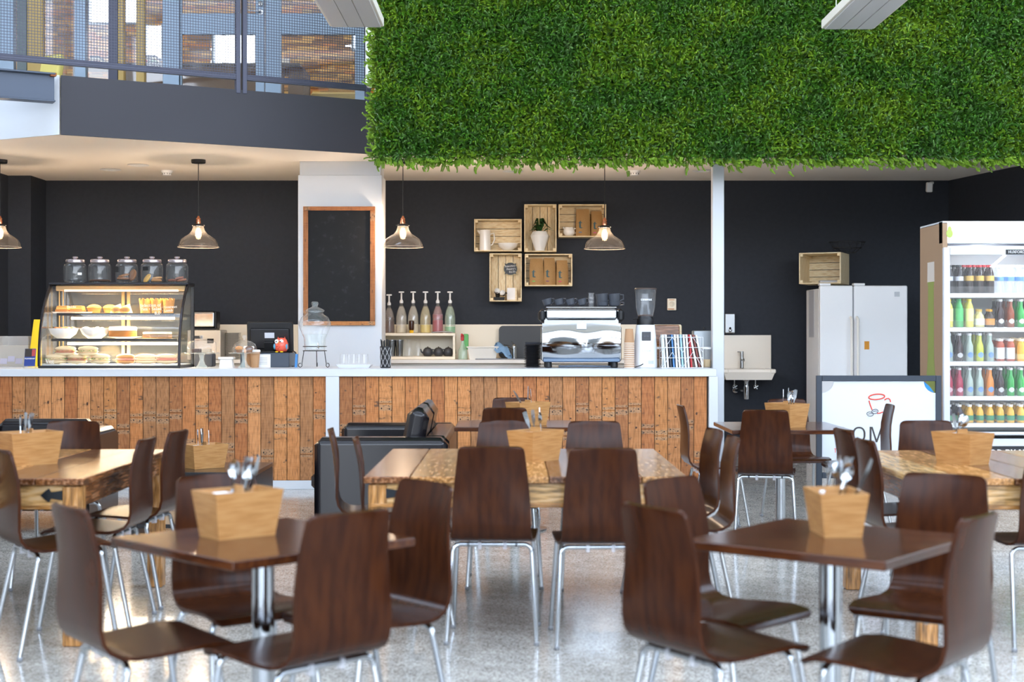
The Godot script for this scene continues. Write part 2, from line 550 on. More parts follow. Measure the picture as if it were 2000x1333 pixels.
	for q in [[320, 352, "door_jamb", 3.53, 5.6]]:
		put(q[2], scr, MB.new().rbox(Vector3((X(q[0], d) + X(q[1], d)) / 2, 4.56, -d), Vector3(X(q[1], d) - X(q[0], d), 2.06, 0.1), 0.004), ALU)
	for q in [[353, 517, 356, 500], [519, 722, 549, 694]]:
		var mb := MB.new()
		var x0 := X(q[0], d); var x1 := X(q[1], d); var g0 := X(q[2], d); var g1 := X(q[3], d)
		for r in [[x0, g0, 3.55, 5.5], [g1, x1, 3.55, 5.5], [g0, g1, 3.55, 3.75], [g0, g1, Y(68, d), Y(27, d)], [g0, g1, 5.35, 5.5]]:
			mb.rbox(Vector3((r[0] + r[1]) / 2, (r[2] + r[3]) / 2, -d), Vector3(r[1] - r[0], r[3] - r[2], 0.05), 0.002)
		var dn := structure("door_1" if q[0] == 353 else "door_2", mb, ALU)
		for r in [[3.75, Y(68, d)], [Y(27, d), 5.35]]:
			put("pane", dn, MB.new().rbox(Vector3((g0 + g1) / 2, (r[0] + r[1]) / 2, -d), Vector3(g1 - g0, r[1] - r[0], 0.008), 0.0), GLASS)
		if q[0] == 353:
			var hp := W(510, 25, d)
			put("handle", dn, MB.new().lathe([[0.0, 0.0], [0.03, 0.0], [0.03, 0.0], [0.03, 0.012], [0.03, 0.012], [0.0, 0.012]], hp + Vector3(0, 0, 0.026), 16, Basis(Vector3.RIGHT, PI / 2)).tube([hp + Vector3(0, 0, 0.04), hp + Vector3(0, 0, 0.07), hp + Vector3(-0.02, 0, 0.075), hp + Vector3(-0.13, 0.012, 0.075)], 0.009), CHROME)
			var lp := W(510, 9, d)
			put("lock", dn, MB.new().lathe([[0.0, 0.0], [0.027, 0.0], [0.027, 0.0], [0.027, 0.014], [0.02, 0.02], [0.0, 0.02]], lp + Vector3(0, 0, 0.026), 16, Basis(Vector3.RIGHT, PI / 2)), CHROME)
	# stacked-stone wall at the back of the office with two windows in it
	var zs := 18.6
	var holes := [[X(418, zs), X(502, zs), Y(128, zs), Y(64, zs)], [X(176, zs), X(272, zs), Y(48, zs), Y(-60, zs)], [X(286, zs), X(320, zs), Y(118, zs), Y(48, zs)], [X(690, zs), X(720, zs), Y(100, zs), Y(60, zs)]]
	var st := MB.new()
	var y := 3.5
	var row := 0
	while y < 6.0:
		var h := rng.randf_range(0.028, 0.055)
		var x := X(-60, zs) - rng.randf() * 0.2
		while x < X(730, zs):
			var w := rng.randf_range(0.09, 0.3)
			var c := Vector2(x + w / 2, y + h / 2)
			var open := false
			for ho in holes:
				open = open or (c.x > ho[0] and c.x < ho[1] and c.y > ho[2] and c.y < ho[3])
			var w1 := w
			for ho in holes:  # stones beside an opening are cut to its edge
				if c.y > ho[2] and c.y < ho[3] and not open:
					if x < ho[0] and x + w > ho[0]: w1 = ho[0] - x
					if x < ho[1] and x + w > ho[1]: w1 = -(x + w - ho[1])
			if not open and absf(w1) > 0.01:
				var pick: Color = [hx("c08a3c"), hx("9c7038"), hx("d2a04e"), hx("8a6232"), hx("c4803c"), hx("a88a50"), hx("d8b060")][rng.randi() % 7]
				st.col = pick.srgb_to_linear()
				st.rbox(Vector3(x + w1 / 2 if w1 > 0 else x + w + w1 / 2, c.y, -zs - 0.045), Vector3(absf(w1), h, 0.03), 0.0)  # bedding mortar
				st.rbox(Vector3(x + w1 / 2 if w1 > 0 else x + w + w1 / 2, c.y, -zs + rng.randf_range(-0.012, 0.02)), Vector3(absf(w1) - 0.005, h - 0.004, 0.08), 0.0)
			x += w
		y += h
		row += 1
	var sm := StandardMaterial3D.new()
	sm.vertex_color_use_as_albedo = true
	sm.roughness = 0.85
	var sw := structure("wall_stone", st, sm)
	sw.set_meta("label", "stacked brown stone wall of the office upstairs")
	for ho in holes:
		put("window_frame", sw, MB.new().rbox(Vector3((ho[0] + ho[1]) / 2, ho[2], -zs + 0.03), Vector3(ho[1] - ho[0], 0.03, 0.1), 0.0).rbox(Vector3(ho[0], (ho[2] + ho[3]) / 2, -zs + 0.03), Vector3(0.03, ho[3] - ho[2], 0.1), 0.0).rbox(Vector3(ho[1], (ho[2] + ho[3]) / 2, -zs + 0.03), Vector3(0.03, ho[3] - ho[2], 0.1), 0.0), ALU)
	# office furniture that shows through the mesh
	var dz := 16.9
	var desk := thing("reception_desk", "brown wood-fronted desk with dark top behind the office doors", "desk", Vector3(X(400, dz), 3.53, -dz))
	var brown := mat(hx("6e5138"), 0.6)
	var top_y := Y(134, dz) - 3.53
	put("front_panel", desk, MB.new().rbox(Vector3(0, top_y / 2, 0.1), Vector3(X(560, dz) - X(246, dz), top_y, 0.04), 0.003), brown)
	put("side_panel", desk, MB.new().rbox(Vector3(X(580, dz) - X(400, dz), top_y / 2, -0.2), Vector3(0.18, top_y, 0.6), 0.003), brown)
	put("desk_top", desk, MB.new().rbox(Vector3((X(415, dz) - X(400, dz)), top_y + 0.015, -0.15), Vector3(X(590, dz) - X(240, dz), 0.03, 0.7), 0.004), mat(hx("3a2f2a"), 0.4))
	var deskt := 3.53 + top_y + 0.03
	for q in [[288, 22, "c8453a", "red-topped book pile on the office desk"], [300, 16, "5f8a52", "green box file on the office desk"], [190, 18, "b9473c", "red folder stack on the office side table"]]:
		var zz := dz - 0.1 if q[0] > 200 else 16.4
		var o := thing("folder_stack", q[3], "folders", Vector3(X(q[0], zz), deskt if q[0] > 200 else Y(128, zz), -zz))
		for j in 3:
			put("folder", o, MB.new().rbox(Vector3(0, 0.02 + j * 0.03, 0), Vector3(q[1] * zz / F, 0.026, 0.22), 0.003), mat([hx(q[2]), hx("d8cfae"), hx("3e4348")][j], 0.6))
	var side := thing("side_table", "low grey side table with folders in the office upstairs", "table", Vector3(X(190, 16.4), 3.53, -16.4))
	put("table_top", side, MB.new().rbox(Vector3(0, Y(128, 16.4) - 3.53 - 0.015, 0), Vector3(0.5, 0.03, 0.5), 0.004), mat(hx("b5aea0"), 0.5))
	for sx in [-0.2, 0.2]:
		for sz in [-0.2, 0.2]:
			put("leg", side, MB.new().rbox(Vector3(sx, (Y(128, 16.4) - 3.56) / 2, sz), Vector3(0.03, Y(128, 16.4) - 3.56, 0.03), 0.002), mat(hx("55585c"), 0.5))
	var card := thing("desk_card", "white folded card standing on the office desk", "card", Vector3(X(561, dz), deskt, -dz + 0.1))
	put("face", card, MB.new().hexa([Vector3(-0.05, 0, 0.04), Vector3(0.05, 0, 0.04), Vector3(0.05, 0, 0.036), Vector3(-0.05, 0, 0.036), Vector3(-0.045, 0.07, 0.0), Vector3(0.05, 0.07, 0.0), Vector3(0.05, 0.07, -0.004), Vector3(-0.045, 0.07, -0.004)]), PAPER)
	put("back", card, MB.new().hexa([Vector3(-0.05, 0, -0.04), Vector3(0.05, 0, -0.04), Vector3(0.05, 0, -0.036), Vector3(-0.05, 0, -0.036), Vector3(-0.045, 0.07, -0.004), Vector3(0.05, 0.07, -0.004), Vector3(0.05, 0.07, 0.0), Vector3(-0.045, 0.07, 0.0)]), PAPER)
	var ych := thing("tub_chair", "pale yellow upholstered chair behind the wire mesh railing", "chair", Vector3(X(128, 14.6), 3.53, -14.6), 30)
	var ym := mat(hx("d3c877"), 0.9)
	put("seat", ych, MB.new().rbox(Vector3(0, 0.33, 0), Vector3(0.42, 0.12, 0.42), 0.04), ym)
	put("backrest", ych, MB.new().rbox(Vector3(0, 0.5, 0.18), Vector3(0.3, 0.3, 0.1), 0.04, Basis(Vector3.RIGHT, -0.2)), ym)
	for sx in [-0.16, 0.16]:
		for sz in [-0.16, 0.16]:
			put("leg", ych, MB.new().tube([Vector3(sx, 0.28, sz), Vector3(sx * 1.2, 0, sz * 1.2)], 0.014, 8), CHROME)
	var bench := thing("bench_seat", "cream upholstered bench against the stone wall upstairs", "bench", Vector3(X(655, 17.8), 3.53, -17.8))
	put("seat", bench, MB.new().rbox(Vector3(0, 0.62, 0), Vector3(0.58, 0.36, 0.4), 0.03), mat(hx("b8ab74"), 0.9))
	put("plinth", bench, MB.new().rbox(Vector3(0, 0.22, 0), Vector3(0.54, 0.44, 0.36), 0.01), brown)

func build_green_wall() -> void:
	slab("wall_green_backing", Vector3(-1.14, 2.92, -12.45), Vector3(7.4, 7.5, -12.3), mat(hx("4a6a30"), 0.9))
	var sprig := MB.new()  # a short fern-like sprig: a stem with paired round leaflets
	sprig.tube([Vector3.ZERO, Vector3(0, 0.03, 0.012), Vector3(0, 0.052, 0.036)], 0.0012, 3)
	for k in 7:
		var f := k / 6.0
		var base := Vector3(0, 0.008 + 0.046 * f, 0.003 + 0.033 * f * f)
		for s in [-1.0, 1.0]:
			var tip := base + Vector3(s * (0.0165 - 0.006 * f), 0.005, 0.004 + 0.0025 * k)
			var m := (base + tip) / 2.0
			var wd := Vector3(0.001 * s, 0.0064, -0.003)
			var nrm := (tip - base).cross(wd).normalized()
			if nrm.z < 0: nrm = -nrm
			sprig.tri(base, m + wd, tip, nrm, nrm, nrm)
			sprig.tri(base, tip, m - wd, nrm, nrm, nrm)
	var mm := MultiMesh.new()
	mm.transform_format = MultiMesh.TRANSFORM_3D
	mm.use_colors = true
	mm.mesh = sprig.mesh()
	var tone := FastNoiseLite.new()
	tone.frequency = 1.1
	tone.seed = 4
	tone.fractal_octaves = 3
	var bump := FastNoiseLite.new()
	bump.frequency = 3.2
	bump.seed = 8
	var tr := []
	var co := []
	var x1 := 5.2
	for k in 120000:
		var x := rng.randf_range(-1.17, x1)
		var edge := bump.get_noise_2d(x * 3.0, 50.0) * 0.03
		var y := rng.randf_range(2.85 + edge, 4.75)
		var f := rng.randf()
		var z := -12.3 + 0.01 + f * (0.11 + 0.08 * bump.get_noise_2d(x, y))
		var droop := 1.0 if y > 2.95 else -1.0 if rng.randf() < 0.7 else 1.0
		var dirn := Vector3(rng.randfn(0, 0.55), droop * rng.randf_range(-0.25, 0.9), rng.randf_range(0.2, 1.0)).normalized()
		var side := dirn.cross(Vector3(rng.randfn(), rng.randfn(), rng.randfn())).normalized()
		var sc := rng.randf_range(0.6, 1.1)
		tr.append(Transform3D(Basis(side * sc, dirn * sc, side.cross(dirn) * sc), Vector3(x, y, z)))
		var q := 0.7 * tone.get_noise_2d(x, y * 1.4) + rng.randfn(0, 0.2)
		var c: Color
		if q > 0.12: c = Color(0.115, 0.25, 0.008).lerp(Color(0.2, 0.34, 0.016), clampf((q - 0.12) * 3, 0, 1))
		elif q > -0.12: c = Color(0.064, 0.205, 0.01).lerp(Color(0.115, 0.25, 0.008), (q + 0.12) / 0.24)
		else: c = Color(0.038, 0.135, 0.013).lerp(Color(0.064, 0.205, 0.01), clampf((q + 0.5) / 0.38, 0, 1))
		if rng.randf() < 0.16: c = Color(0.12, 0.25, 0.06)
		co.append(c * rng.randf_range(0.62, 1.12))
	for k in 1100:  # loose strands along the lower edge and the left edge
		var low := k < 850
		var x := rng.randf_range(-1.17, x1) if low else -1.18 + rng.randfn(0, 0.02)
		var y := 2.86 - absf(rng.randfn(0, 0.03)) if low else rng.randf_range(2.85, 4.7)
		var dirn := Vector3(rng.randfn(0, 0.4), -1, rng.randf_range(0.0, 0.5)).normalized() if low else Vector3(-1, rng.randfn(0, 0.4), 0.3).normalized()
		var side := dirn.cross(Vector3(0.1, rng.randfn(), 1)).normalized()
		var sc := rng.randf_range(0.9, 1.3)
		tr.append(Transform3D(Basis(side * sc, dirn * sc, side.cross(dirn) * sc), Vector3(x, y, -12.27 + rng.randf() * 0.1)))
		co.append(Color(0.17, 0.3, 0.02) * rng.randf_range(0.7, 1.3))
	mm.instance_count = tr.size()
	for k in tr.size():
		mm.set_instance_transform(k, tr[k])
		mm.set_instance_color(k, co[k])
	var lm := StandardMaterial3D.new()
	lm.vertex_color_use_as_albedo = true
	lm.roughness = 0.5
	lm.backlight_enabled = true
	lm.backlight = Color(0.12, 0.2, 0.02)
	var gi := MultiMeshInstance3D.new()
	gi.name = "green_wall_foliage"
	gi.multimesh = mm
	gi.material_override = lm
	add_child(gi)
	tag(gi, "dense artificial green hedge foliage covering the wall above the counter", "foliage")
	stuff(gi)

# ------------------------------------------------------------------ counter
func board_texture(k: int) -> ImageTexture:
	var im := Image.create_empty(64, 512, false, Image.FORMAT_RGB8)
	var g := FastNoiseLite.new()
	g.seed = 100 + k
	g.frequency = 0.02
	g.fractal_octaves = 3
	var base: Color = [hx("c48a54"), hx("cf9860"), hx("b47a48"), hx("d8a470"), hx("a9774a"), hx("c68c54"), hx("be8c5a"), hx("d29c64"), hx("ae845a"), hx("c49058")][k]
	var r := RandomNumberGenerator.new()
	r.seed = 50 + k
	var nails := [Vector2(r.randi_range(8, 18), r.randi_range(474, 490)), Vector2(r.randi_range(46, 56), r.randi_range(474, 492))]
	var knot := Vector2(r.randi_range(10, 54), r.randi_range(60, 380))
	for y in 512:
		for x in 64:
			var grain := g.get_noise_2d(x * 5.0, y * 0.35)
			var saw := g.get_noise_2d(x * 0.2 + 300.0, y * 9.0)
			var blot := g.get_noise_2d(x * 0.6 + 900.0, y * 0.6)
			var c := base.lightened(0.16 * maxf(0.0, grain)) if grain > 0 else base.darkened(-0.3 * grain)
			c = c.darkened(clampf(0.13 * saw + 0.1 * blot, 0, 1)) if saw + blot > 0 else c.lightened(clampf(-0.07 * (saw + blot), 0, 1))
			if blot > 0.5: c = c.lerp(hx("54463c"), clampf((blot - 0.5) * 4.0, 0, 0.7))
			var kd := Vector2((x - knot.x) * 1.6, (y - knot.y) * 0.8).length() + 4.0 * grain
			if kd < 7.0 and k % 3 == 0: c = c.lerp(hx("3a2618"), 0.8)
			var band := y + g.get_noise_2d(x * 2.0, 700.0) * 8.0
			if band > 462 and band < 500:  # pale strip where a pallet bearer sat
				c = c.lerp(hx("b5a592"), 0.55)
				if g.get_noise_2d(x * 3.0 + 40.0, y * 4.0) > 0.28: c = c.lerp(hx("4a4038"), 0.55)
			for nl in nails:
				if Vector2(x - nl.x, (y - nl.y) * 0.6).length() < 3.2: c = hx("241c1a")
			if x < 1 or x > 62: c = c.darkened(0.25)
			im.set_pixel(x, y, c)
	return ImageTexture.create_from_image(im)

func board(w: float, h: float, d: float, flip: bool) -> MB:
	var mb := MB.new().rbox(Vector3(0, 0, 0), Vector3(w, h, d), 0.002)
	for i in mb.v.size():
		var vv := 0.5 + mb.v[i].y / h * (1.0 if flip else -1.0)
		mb.t[i] = Vector2(0.5 + mb.v[i].x / w, clampf(vv * 0.998, 0, 1))
	return mb

func build_counter() -> void:
	var d := 12.2
	var wt := mat(hx("d3d6da"), 0.3)
	var xr := X(1400, d)
	var c := thing("service_counter", "long service counter with white top and reclaimed upright board front", "counter", Vector3(0, 0, 0))
	var top_y := Y(721, d)
	var bot_y := Y(736, d)
	put("countertop", c, MB.new().rbox(Vector3((-5.35 + xr) / 2, (top_y + bot_y) / 2, -d - 0.5), Vector3(xr + 5.35, top_y - bot_y, 1.0), 0.004), wt)
	put("carcass", c, MB.new().rbox(Vector3((-5.35 + xr) / 2, bot_y / 2, -d - 0.5), Vector3(xr + 5.3, bot_y - 0.002, 0.88), 0.0), mat(hx("4a3a2c"), 0.8))
	var kick_y := Y(940, d)
	put("kickboard", c, MB.new().rbox(Vector3((-5.35 + xr) / 2, kick_y / 2, -d - 0.045), Vector3(xr + 5.3, kick_y, 0.02), 0.002), wt)
	put("divider", c, MB.new().rbox(Vector3((X(636, d) + X(662, d)) / 2, bot_y / 2, -d - 0.03), Vector3(X(662, d) - X(636, d), bot_y, 0.06), 0.003), wt)
	put("end_panel", c, MB.new().rbox(Vector3((X(1382, d) + xr) / 2 + 0.012, bot_y / 2, -d - 0.47), Vector3(xr - X(1382, d), bot_y, 0.94), 0.003), wt)
	var mt := []
	for k in 10:
		var m := StandardMaterial3D.new()
		m.albedo_texture = board_texture(k)
		m.albedo_color = hx("f4d8bc")
		m.roughness = 0.65
		mt.append(m)
	var meshes := {}
	for seg in [[-5.2, X(636, d)], [X(662, d), X(1382, d)]]:
		var n := roundi((seg[1] - seg[0]) / 0.1135)
		var w: float = (seg[1] - seg[0]) / n
		for k in n:
			var joint: float = kick_y + (bot_y - kick_y) * [0.58, 0.3, 0.66, 0.45, 0.22, 0.72][rng.randi() % 6]
			joint += rng.randf_range(-0.04, 0.04)
			joint = snappedf(joint, 0.02)
			var first := rng.randi() % 10
			for part in [[kick_y, joint, true], [joint, bot_y, false]]:
				var h: float = part[1] - part[0]
				var key := "%d|%.2f|%s|%s" % [roundi(w * 1000), h, part[2], seg[0] > 0]
				if not meshes.has(key): meshes[key] = board(w - 0.0025, h - 0.002, 0.018, part[2]).mesh()
				put("board", c, meshes[key], mt[first], Vector3(seg[0] + (k + 0.5) * w, (part[0] + part[1]) / 2, -d - 0.045 + rng.randf_range(-0.003, 0.004)))
	# white boxed column with a chalkboard, behind the counter
	var cd := 14.0
	var col := MB.new()
	col.rbox(Vector3((X(582, cd) + X(746, cd)) / 2, Y(342, cd) / 2, -cd - 0.2), Vector3(X(746, cd) - X(582, cd), Y(342, cd), 0.4), 0.006)
	col.rbox(Vector3((X(585, cd) + X(743, cd)) / 2, (Y(342, cd) + 3.04) / 2, -cd - 0.2), Vector3(X(743, cd) - X(585, cd), 3.04 - Y(342, cd), 0.37), 0.003)
	structure("wall_column", col, WHITE_WALL)
	var cb := thing("chalkboard", "tall blank chalkboard in a reclaimed wood frame on the white column", "chalkboard", Vector3(X(663, cd), Y(520, cd), -cd + 0.02))
	var bw := 140.0 * cd / F
	var bh := 232.0 * cd / F
	put("slate", cb, MB.new().rbox(Vector3(0, 0, -0.005), Vector3(bw - 0.06, bh - 0.06, 0.014), 0.0), grained("slate", noise_tex(0.02, [[0.0, hx("141518")], [0.7, hx("17181b")], [1.0, hx("2a2b30")]], 31), Vector3(0.8, 0.8, 0.8), 0.85))
	for s in [-1.0, 1.0]:
		put("frame_stile", cb, board(0.048, bh - 0.08, 0.025, s > 0), mt[4], Vector3(s * (bw / 2 - 0.024), 0, 0))
		put("frame_rail", cb, board(0.04, bw, 0.025, s > 0), mt[2 if s > 0 else 9], Vector3(0, s * (bh / 2 - 0.02), 0.001), Vector3(0, 0, PI / 2))
	# white steel post at the counter's end, and the pull-out behind it
	var pd := 12.75
	structure("trim_post", MB.new().rbox(Vector3((X(1390, pd) + X(1413, pd)) / 2, 1.52, -pd), Vector3(X(1413, pd) - X(1390, pd), 3.04, 0.1), 0.008), WHITE_WALL)

# ------------------------------------------------------------------ bench along the back wall
func build_back_bench() -> void:
	var d := 15.15
	var y := Y(703, d)
	var b := thing("back_bench", "white back bench with cream splashback under the dark wall", "bench", Vector3(0, 0, 0))
	for r in [[X(380, d), X(586, d)], [X(740, d), X(1345, d)]]:
		put("worktop", b, MB.new().rbox(Vector3((r[0] + r[1]) / 2, y - 0.02, -15.47), Vector3(r[1] - r[0], 0.04, 0.64), 0.004), mat(hx("e9e6e0"), 0.35))
		put("cabinet", b, MB.new().rbox(Vector3((r[0] + r[1]) / 2, (y - 0.04) / 2, -15.49), Vector3(r[1] - r[0] - 0.02, y - 0.042, 0.58), 0.004), mat(hx("d9d5cc"), 0.5))
	for r in [[X(425, 15.78), X(582, 15.78)], [X(746, 15.78), X(1330, 15.78)]]:
		put("splashback", b, MB.new().rbox(Vector3((r[0] + r[1]) / 2, (y + Y(634, 15.78)) / 2, -15.79), Vector3(r[1] - r[0], Y(634, 15.78) - y - 0.002, 0.012), 0.002), CREAM)
	# low shelf unit that carries the syrup bottles
	var sd := 15.45
	var sh := thing("bottle_shelf", "cream two-tier shelf unit on the back bench beside the white column", "shelf", Vector3(X(820, sd), y, -sd))
	var w := 140.0 * sd / F
	var top := Y(651, sd) - y
	put("upper_board", sh, MB.new().rbox(Vector3(0, top - 0.015, 0), Vector3(w, 0.03, 0.34), 0.003), CREAM)
	put("lower_board", sh, MB.new().rbox(Vector3(0, 0.016, 0), Vector3(w, 0.03, 0.34), 0.003), CREAM)
	for s in [-1.0, 1.0]:
		put("end_board", sh, MB.new().rbox(Vector3(s * (w / 2 - 0.012), top / 2, 0), Vector3(0.024, top - 0.06, 0.33), 0.002), CREAM)
	put("back_board", sh, MB.new().rbox(Vector3(0, top / 2, -0.165), Vector3(w - 0.05, top - 0.06, 0.01), 0.0), CREAM)
	var ty := y + top
	var kinds := [["brown", "5f4a48", "coffee brown"], ["cream", "cfc8b4", "cloudy white"], ["beige", "cdc5b0", "pale beige"], ["yellow", "d8c478", "yellow"], ["pink", "a85a66", "pinkish red"], ["green", "8fbf98", "mint green"]]
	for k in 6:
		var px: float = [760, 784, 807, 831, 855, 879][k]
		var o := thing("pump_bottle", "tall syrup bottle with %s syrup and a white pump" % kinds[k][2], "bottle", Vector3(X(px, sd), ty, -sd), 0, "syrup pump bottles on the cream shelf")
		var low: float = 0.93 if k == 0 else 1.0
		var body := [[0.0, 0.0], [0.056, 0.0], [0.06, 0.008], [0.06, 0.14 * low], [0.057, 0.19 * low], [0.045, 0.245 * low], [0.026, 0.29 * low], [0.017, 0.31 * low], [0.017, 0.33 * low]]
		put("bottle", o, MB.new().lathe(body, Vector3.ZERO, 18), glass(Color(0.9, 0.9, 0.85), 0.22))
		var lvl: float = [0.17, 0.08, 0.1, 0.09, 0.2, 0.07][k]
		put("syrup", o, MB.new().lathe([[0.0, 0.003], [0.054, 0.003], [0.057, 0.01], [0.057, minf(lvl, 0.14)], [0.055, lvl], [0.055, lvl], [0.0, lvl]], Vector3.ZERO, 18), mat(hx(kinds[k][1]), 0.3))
		put("bottle_tint", o, MB.new().lathe([[0.0575, lvl + 0.003], [0.0575, 0.14 * low], [0.0545, 0.19 * low], [0.0425, 0.245 * low], [0.0235, 0.29 * low]], Vector3.ZERO, 18), glass(hx(kinds[k][1]).lightened(0.45), 0.5))  # tinted shell stands in for the translucency of the bottle
		put("pump", o, MB.new().lathe([[0.02, 0.325 * low], [0.02, 0.325 * low], [0.02, 0.35 * low], [0.02, 0.35 * low], [0.012, 0.36 * low], [0.009, 0.375 * low], [0.009, 0.435 * low]], Vector3.ZERO, 12).rbox(Vector3(0.0, 0.445 * low, 0), Vector3(0.06, 0.016, 0.022), 0.005), WHITE)
	var sb := thing("sauce_bottle", "small dark amber bottle with a yellow cap lying neck-down before the syrup bottles", "bottle", Vector3(X(805, sd), ty, -sd + 0.1))
	put("bottle", sb, MB.new().lathe([[0.024, 0.03], [0.028, 0.05], [0.028, 0.125], [0.022, 0.135], [0.0, 0.135]], Vector3.ZERO, 14), mat(hx("3c2012"), 0.15))
	put("cap", sb, MB.new().lathe([[0.0, 0.0], [0.022, 0.0], [0.022, 0.0], [0.024, 0.03], [0.024, 0.03], [0.0, 0.031]], Vector3.ZERO, 14), mat(hx("e6b400"), 0.4))
	var tong := thing("tongs", "stainless steel tongs lying on the cream shelf before the pink syrup", "tongs", Vector3(X(866, sd), ty + 0.008, -sd + 0.13))
	for s in [-1.0, 1.0]:
		put("arm", tong, MB.new().tube([Vector3(-0.12, 0.0, 0), Vector3(0.0, 0.008, s * 0.015), Vector3(0.11, 0.0, s * 0.02)], 0.006, 6), STEEL)
	var ly := y + 0.032
	for q in [[766, 0], [781, 1]]:
		var o := thing("milkshake_cup", "tall tapered stainless milkshake cup on the lower shelf, %s" % ["half hidden behind the straw holder", "beside the upturned glasses"][q[1]], "cup", Vector3(X(q[0], sd), ly, -sd + 0.06), 0, "milkshake cups")
		put("cup", o, MB.new().lathe([[0.0, 0.0], [0.034, 0.0], [0.036, 0.004], [0.045, 0.17], [0.047, 0.178], [0.043, 0.178], [0.034, 0.01]], Vector3.ZERO, 18), STEEL)
	for px in [799, 817]:
		var o := thing("soda_glass", "clear flared soda glass turned upside down on the lower shelf", "glass", Vector3(X(px, sd), ly, -sd + 0.05), 0, "upturned soda glasses on the lower shelf")
		put("bowl", o, MB.new().lathe([[0.046, 0.0], [0.038, 0.09], [0.026, 0.14], [0.012, 0.158], [0.02, 0.17], [0.036, 0.185], [0.0, 0.186]], Vector3.ZERO, 18), glass(Color(1, 1, 1), 0.14))
	for k in 3:
		var o := thing("teapot", "small charcoal teapot with a steel lid on the lower shelf", "teapot", Vector3(X([836, 857, 876][k], sd), ly, -sd + 0.06), 0, "charcoal teapots on the lower shelf")
		put("body", o, MB.new().lathe([[0.0, 0.0], [0.036, 0.0], [0.05, 0.02], [0.053, 0.045], [0.046, 0.075], [0.032, 0.088]], Vector3.ZERO, 18), CHARCOAL)
		put("lid", o, MB.new().lathe([[0.034, 0.086], [0.026, 0.094], [0.006, 0.098], [0.007, 0.104], [0.0, 0.106]], Vector3.ZERO, 14), STEEL)
		put("handle", o, MB.new().tube([Vector3(0.044, 0.075, 0), Vector3(0.075, 0.07, 0), Vector3(0.078, 0.035, 0), Vector3(0.05, 0.022, 0)], 0.006, 6), CHARCOAL)
		put("spout", o, MB.new().tube([Vector3(-0.045, 0.035, 0), Vector3(-0.068, 0.05, 0), Vector3(-0.076, 0.08, 0)], 0.012, 8, 0.006), CHARCOAL)
	# sink with tap, tub, cloth and cleaning bottle
	var sp := thing("spray_bottle", "pale green spray bottle with a red trigger head beside the plastic tub", "bottle", Vector3(X(904, 15.3), y, -15.3))
	put("bottle", sp, MB.new().lathe([[0.0, 0.0], [0.05, 0.0], [0.052, 0.01], [0.046, 0.1], [0.02, 0.165], [0.016, 0.2]], Vector3.ZERO, 16), glass(hx("c6e6d2"), 0.6))
	put("trigger_head", sp, MB.new().rbox(Vector3(-0.005, 0.235, 0.0), Vector3(0.036, 0.07, 0.03), 0.008).rbox(Vector3(-0.01, 0.265, 0.02), Vector3(0.022, 0.025, 0.06), 0.005), mat(hx("c01f28"), 0.4))
	put("label_strip", sp, MB.new().rbox(Vector3(0.03, 0.19, -0.03), Vector3(0.06, 0.17, 0.05), 0.01), mat(hx("5fae62"), 0.5))
	var tub := thing("plastic_tub", "white translucent plastic tub on the back bench beside the spray bottle", "tub", Vector3(X(943, 15.35), y, -15.35))
	put("tub", tub, MB.new().taper(Vector3.ZERO, Vector2(0.28, 0.2), Vector2(0.32, 0.24), 0.13), mat(hx("eceae2"), 0.4))
	put("rim", tub, MB.new().rbox(Vector3(0, 0.133, 0), Vector3(0.345, 0.014, 0.26), 0.004), mat(hx("f3f1ea"), 0.4))
	var tray := thing("black_tray", "black rounded serving tray leaning on the splashback behind the tap", "tray", Vector3(X(1022, 15.7), y, -15.7))
	var pl := PackedVector2Array()
	for k in 28:
		var a := TAU * k / 28.0
		var cx := signf(cos(a)) * (0.27 - 0.05) + 0.05 * cos(a)
		var cy := 0.185 + signf(sin(a)) * (0.18 - 0.05) + 0.05 * sin(a)
		pl.append(Vector2(cx, cy))
	put("tray", tray, MB.new().prism(pl, 0.02, Transform3D(Basis(Vector3.RIGHT, -0.12), Vector3.ZERO)), BLACK)
	var sink := thing("sink", "stainless steel sink tray set on the back bench below the black tray", "sink", Vector3(X(985, 15.35), y, -15.35))
	put("rim", sink, MB.new().rbox(Vector3(0, 0.0065, 0), Vector3(0.62, 0.012, 0.4), 0.005), STEEL)
	var tap := thing("mixer_tap", "short chrome mixer tap at the back bench sink", "tap", Vector3(X(1004, 15.5), y, -15.4))
	put("body", tap, MB.new().lathe([[0.0, 0.0], [0.026, 0.0], [0.026, 0.0], [0.024, 0.13], [0.02, 0.16], [0.0, 0.165]], Vector3.ZERO, 16), CHROME)
	put("spout", tap, MB.new().tube([Vector3(0, 0.1, 0), Vector3(-0.06, 0.14, 0.06), Vector3(-0.12, 0.15, 0.11)], 0.012, 8), CHROME)
	put("lever", tap, MB.new().tube([Vector3(0, 0.165, 0), Vector3(-0.03, 0.19, 0.02)], 0.007, 6), CHROME)
	var cloth := thing("blue_cloth", "crumpled pale blue cloth draped over the tap spout", "cloth", Vector3(X(985, 15.3), y + 0.09, -15.28))
	var rows := []
	for i in 9:
		var ring := PackedVector3Array()
		for j in 9:
			var u := i / 8.0
			var q := j / 8.0 - 0.5
			ring.append(Vector3(-0.09 + 0.16 * u + 0.02 * sin(q * 14.0 + u * 3.0), 0.09 - 0.2 * absf(q) - 0.12 * u * u + 0.012 * sin(u * 12.0 + q * 9.0), q * 0.14 + 0.012 * cos(u * 9.0)))
		rows.append(ring)
	put("cloth", cloth, MB.new().grid(rows), mat(hx("7fa6cc"), 0.9))

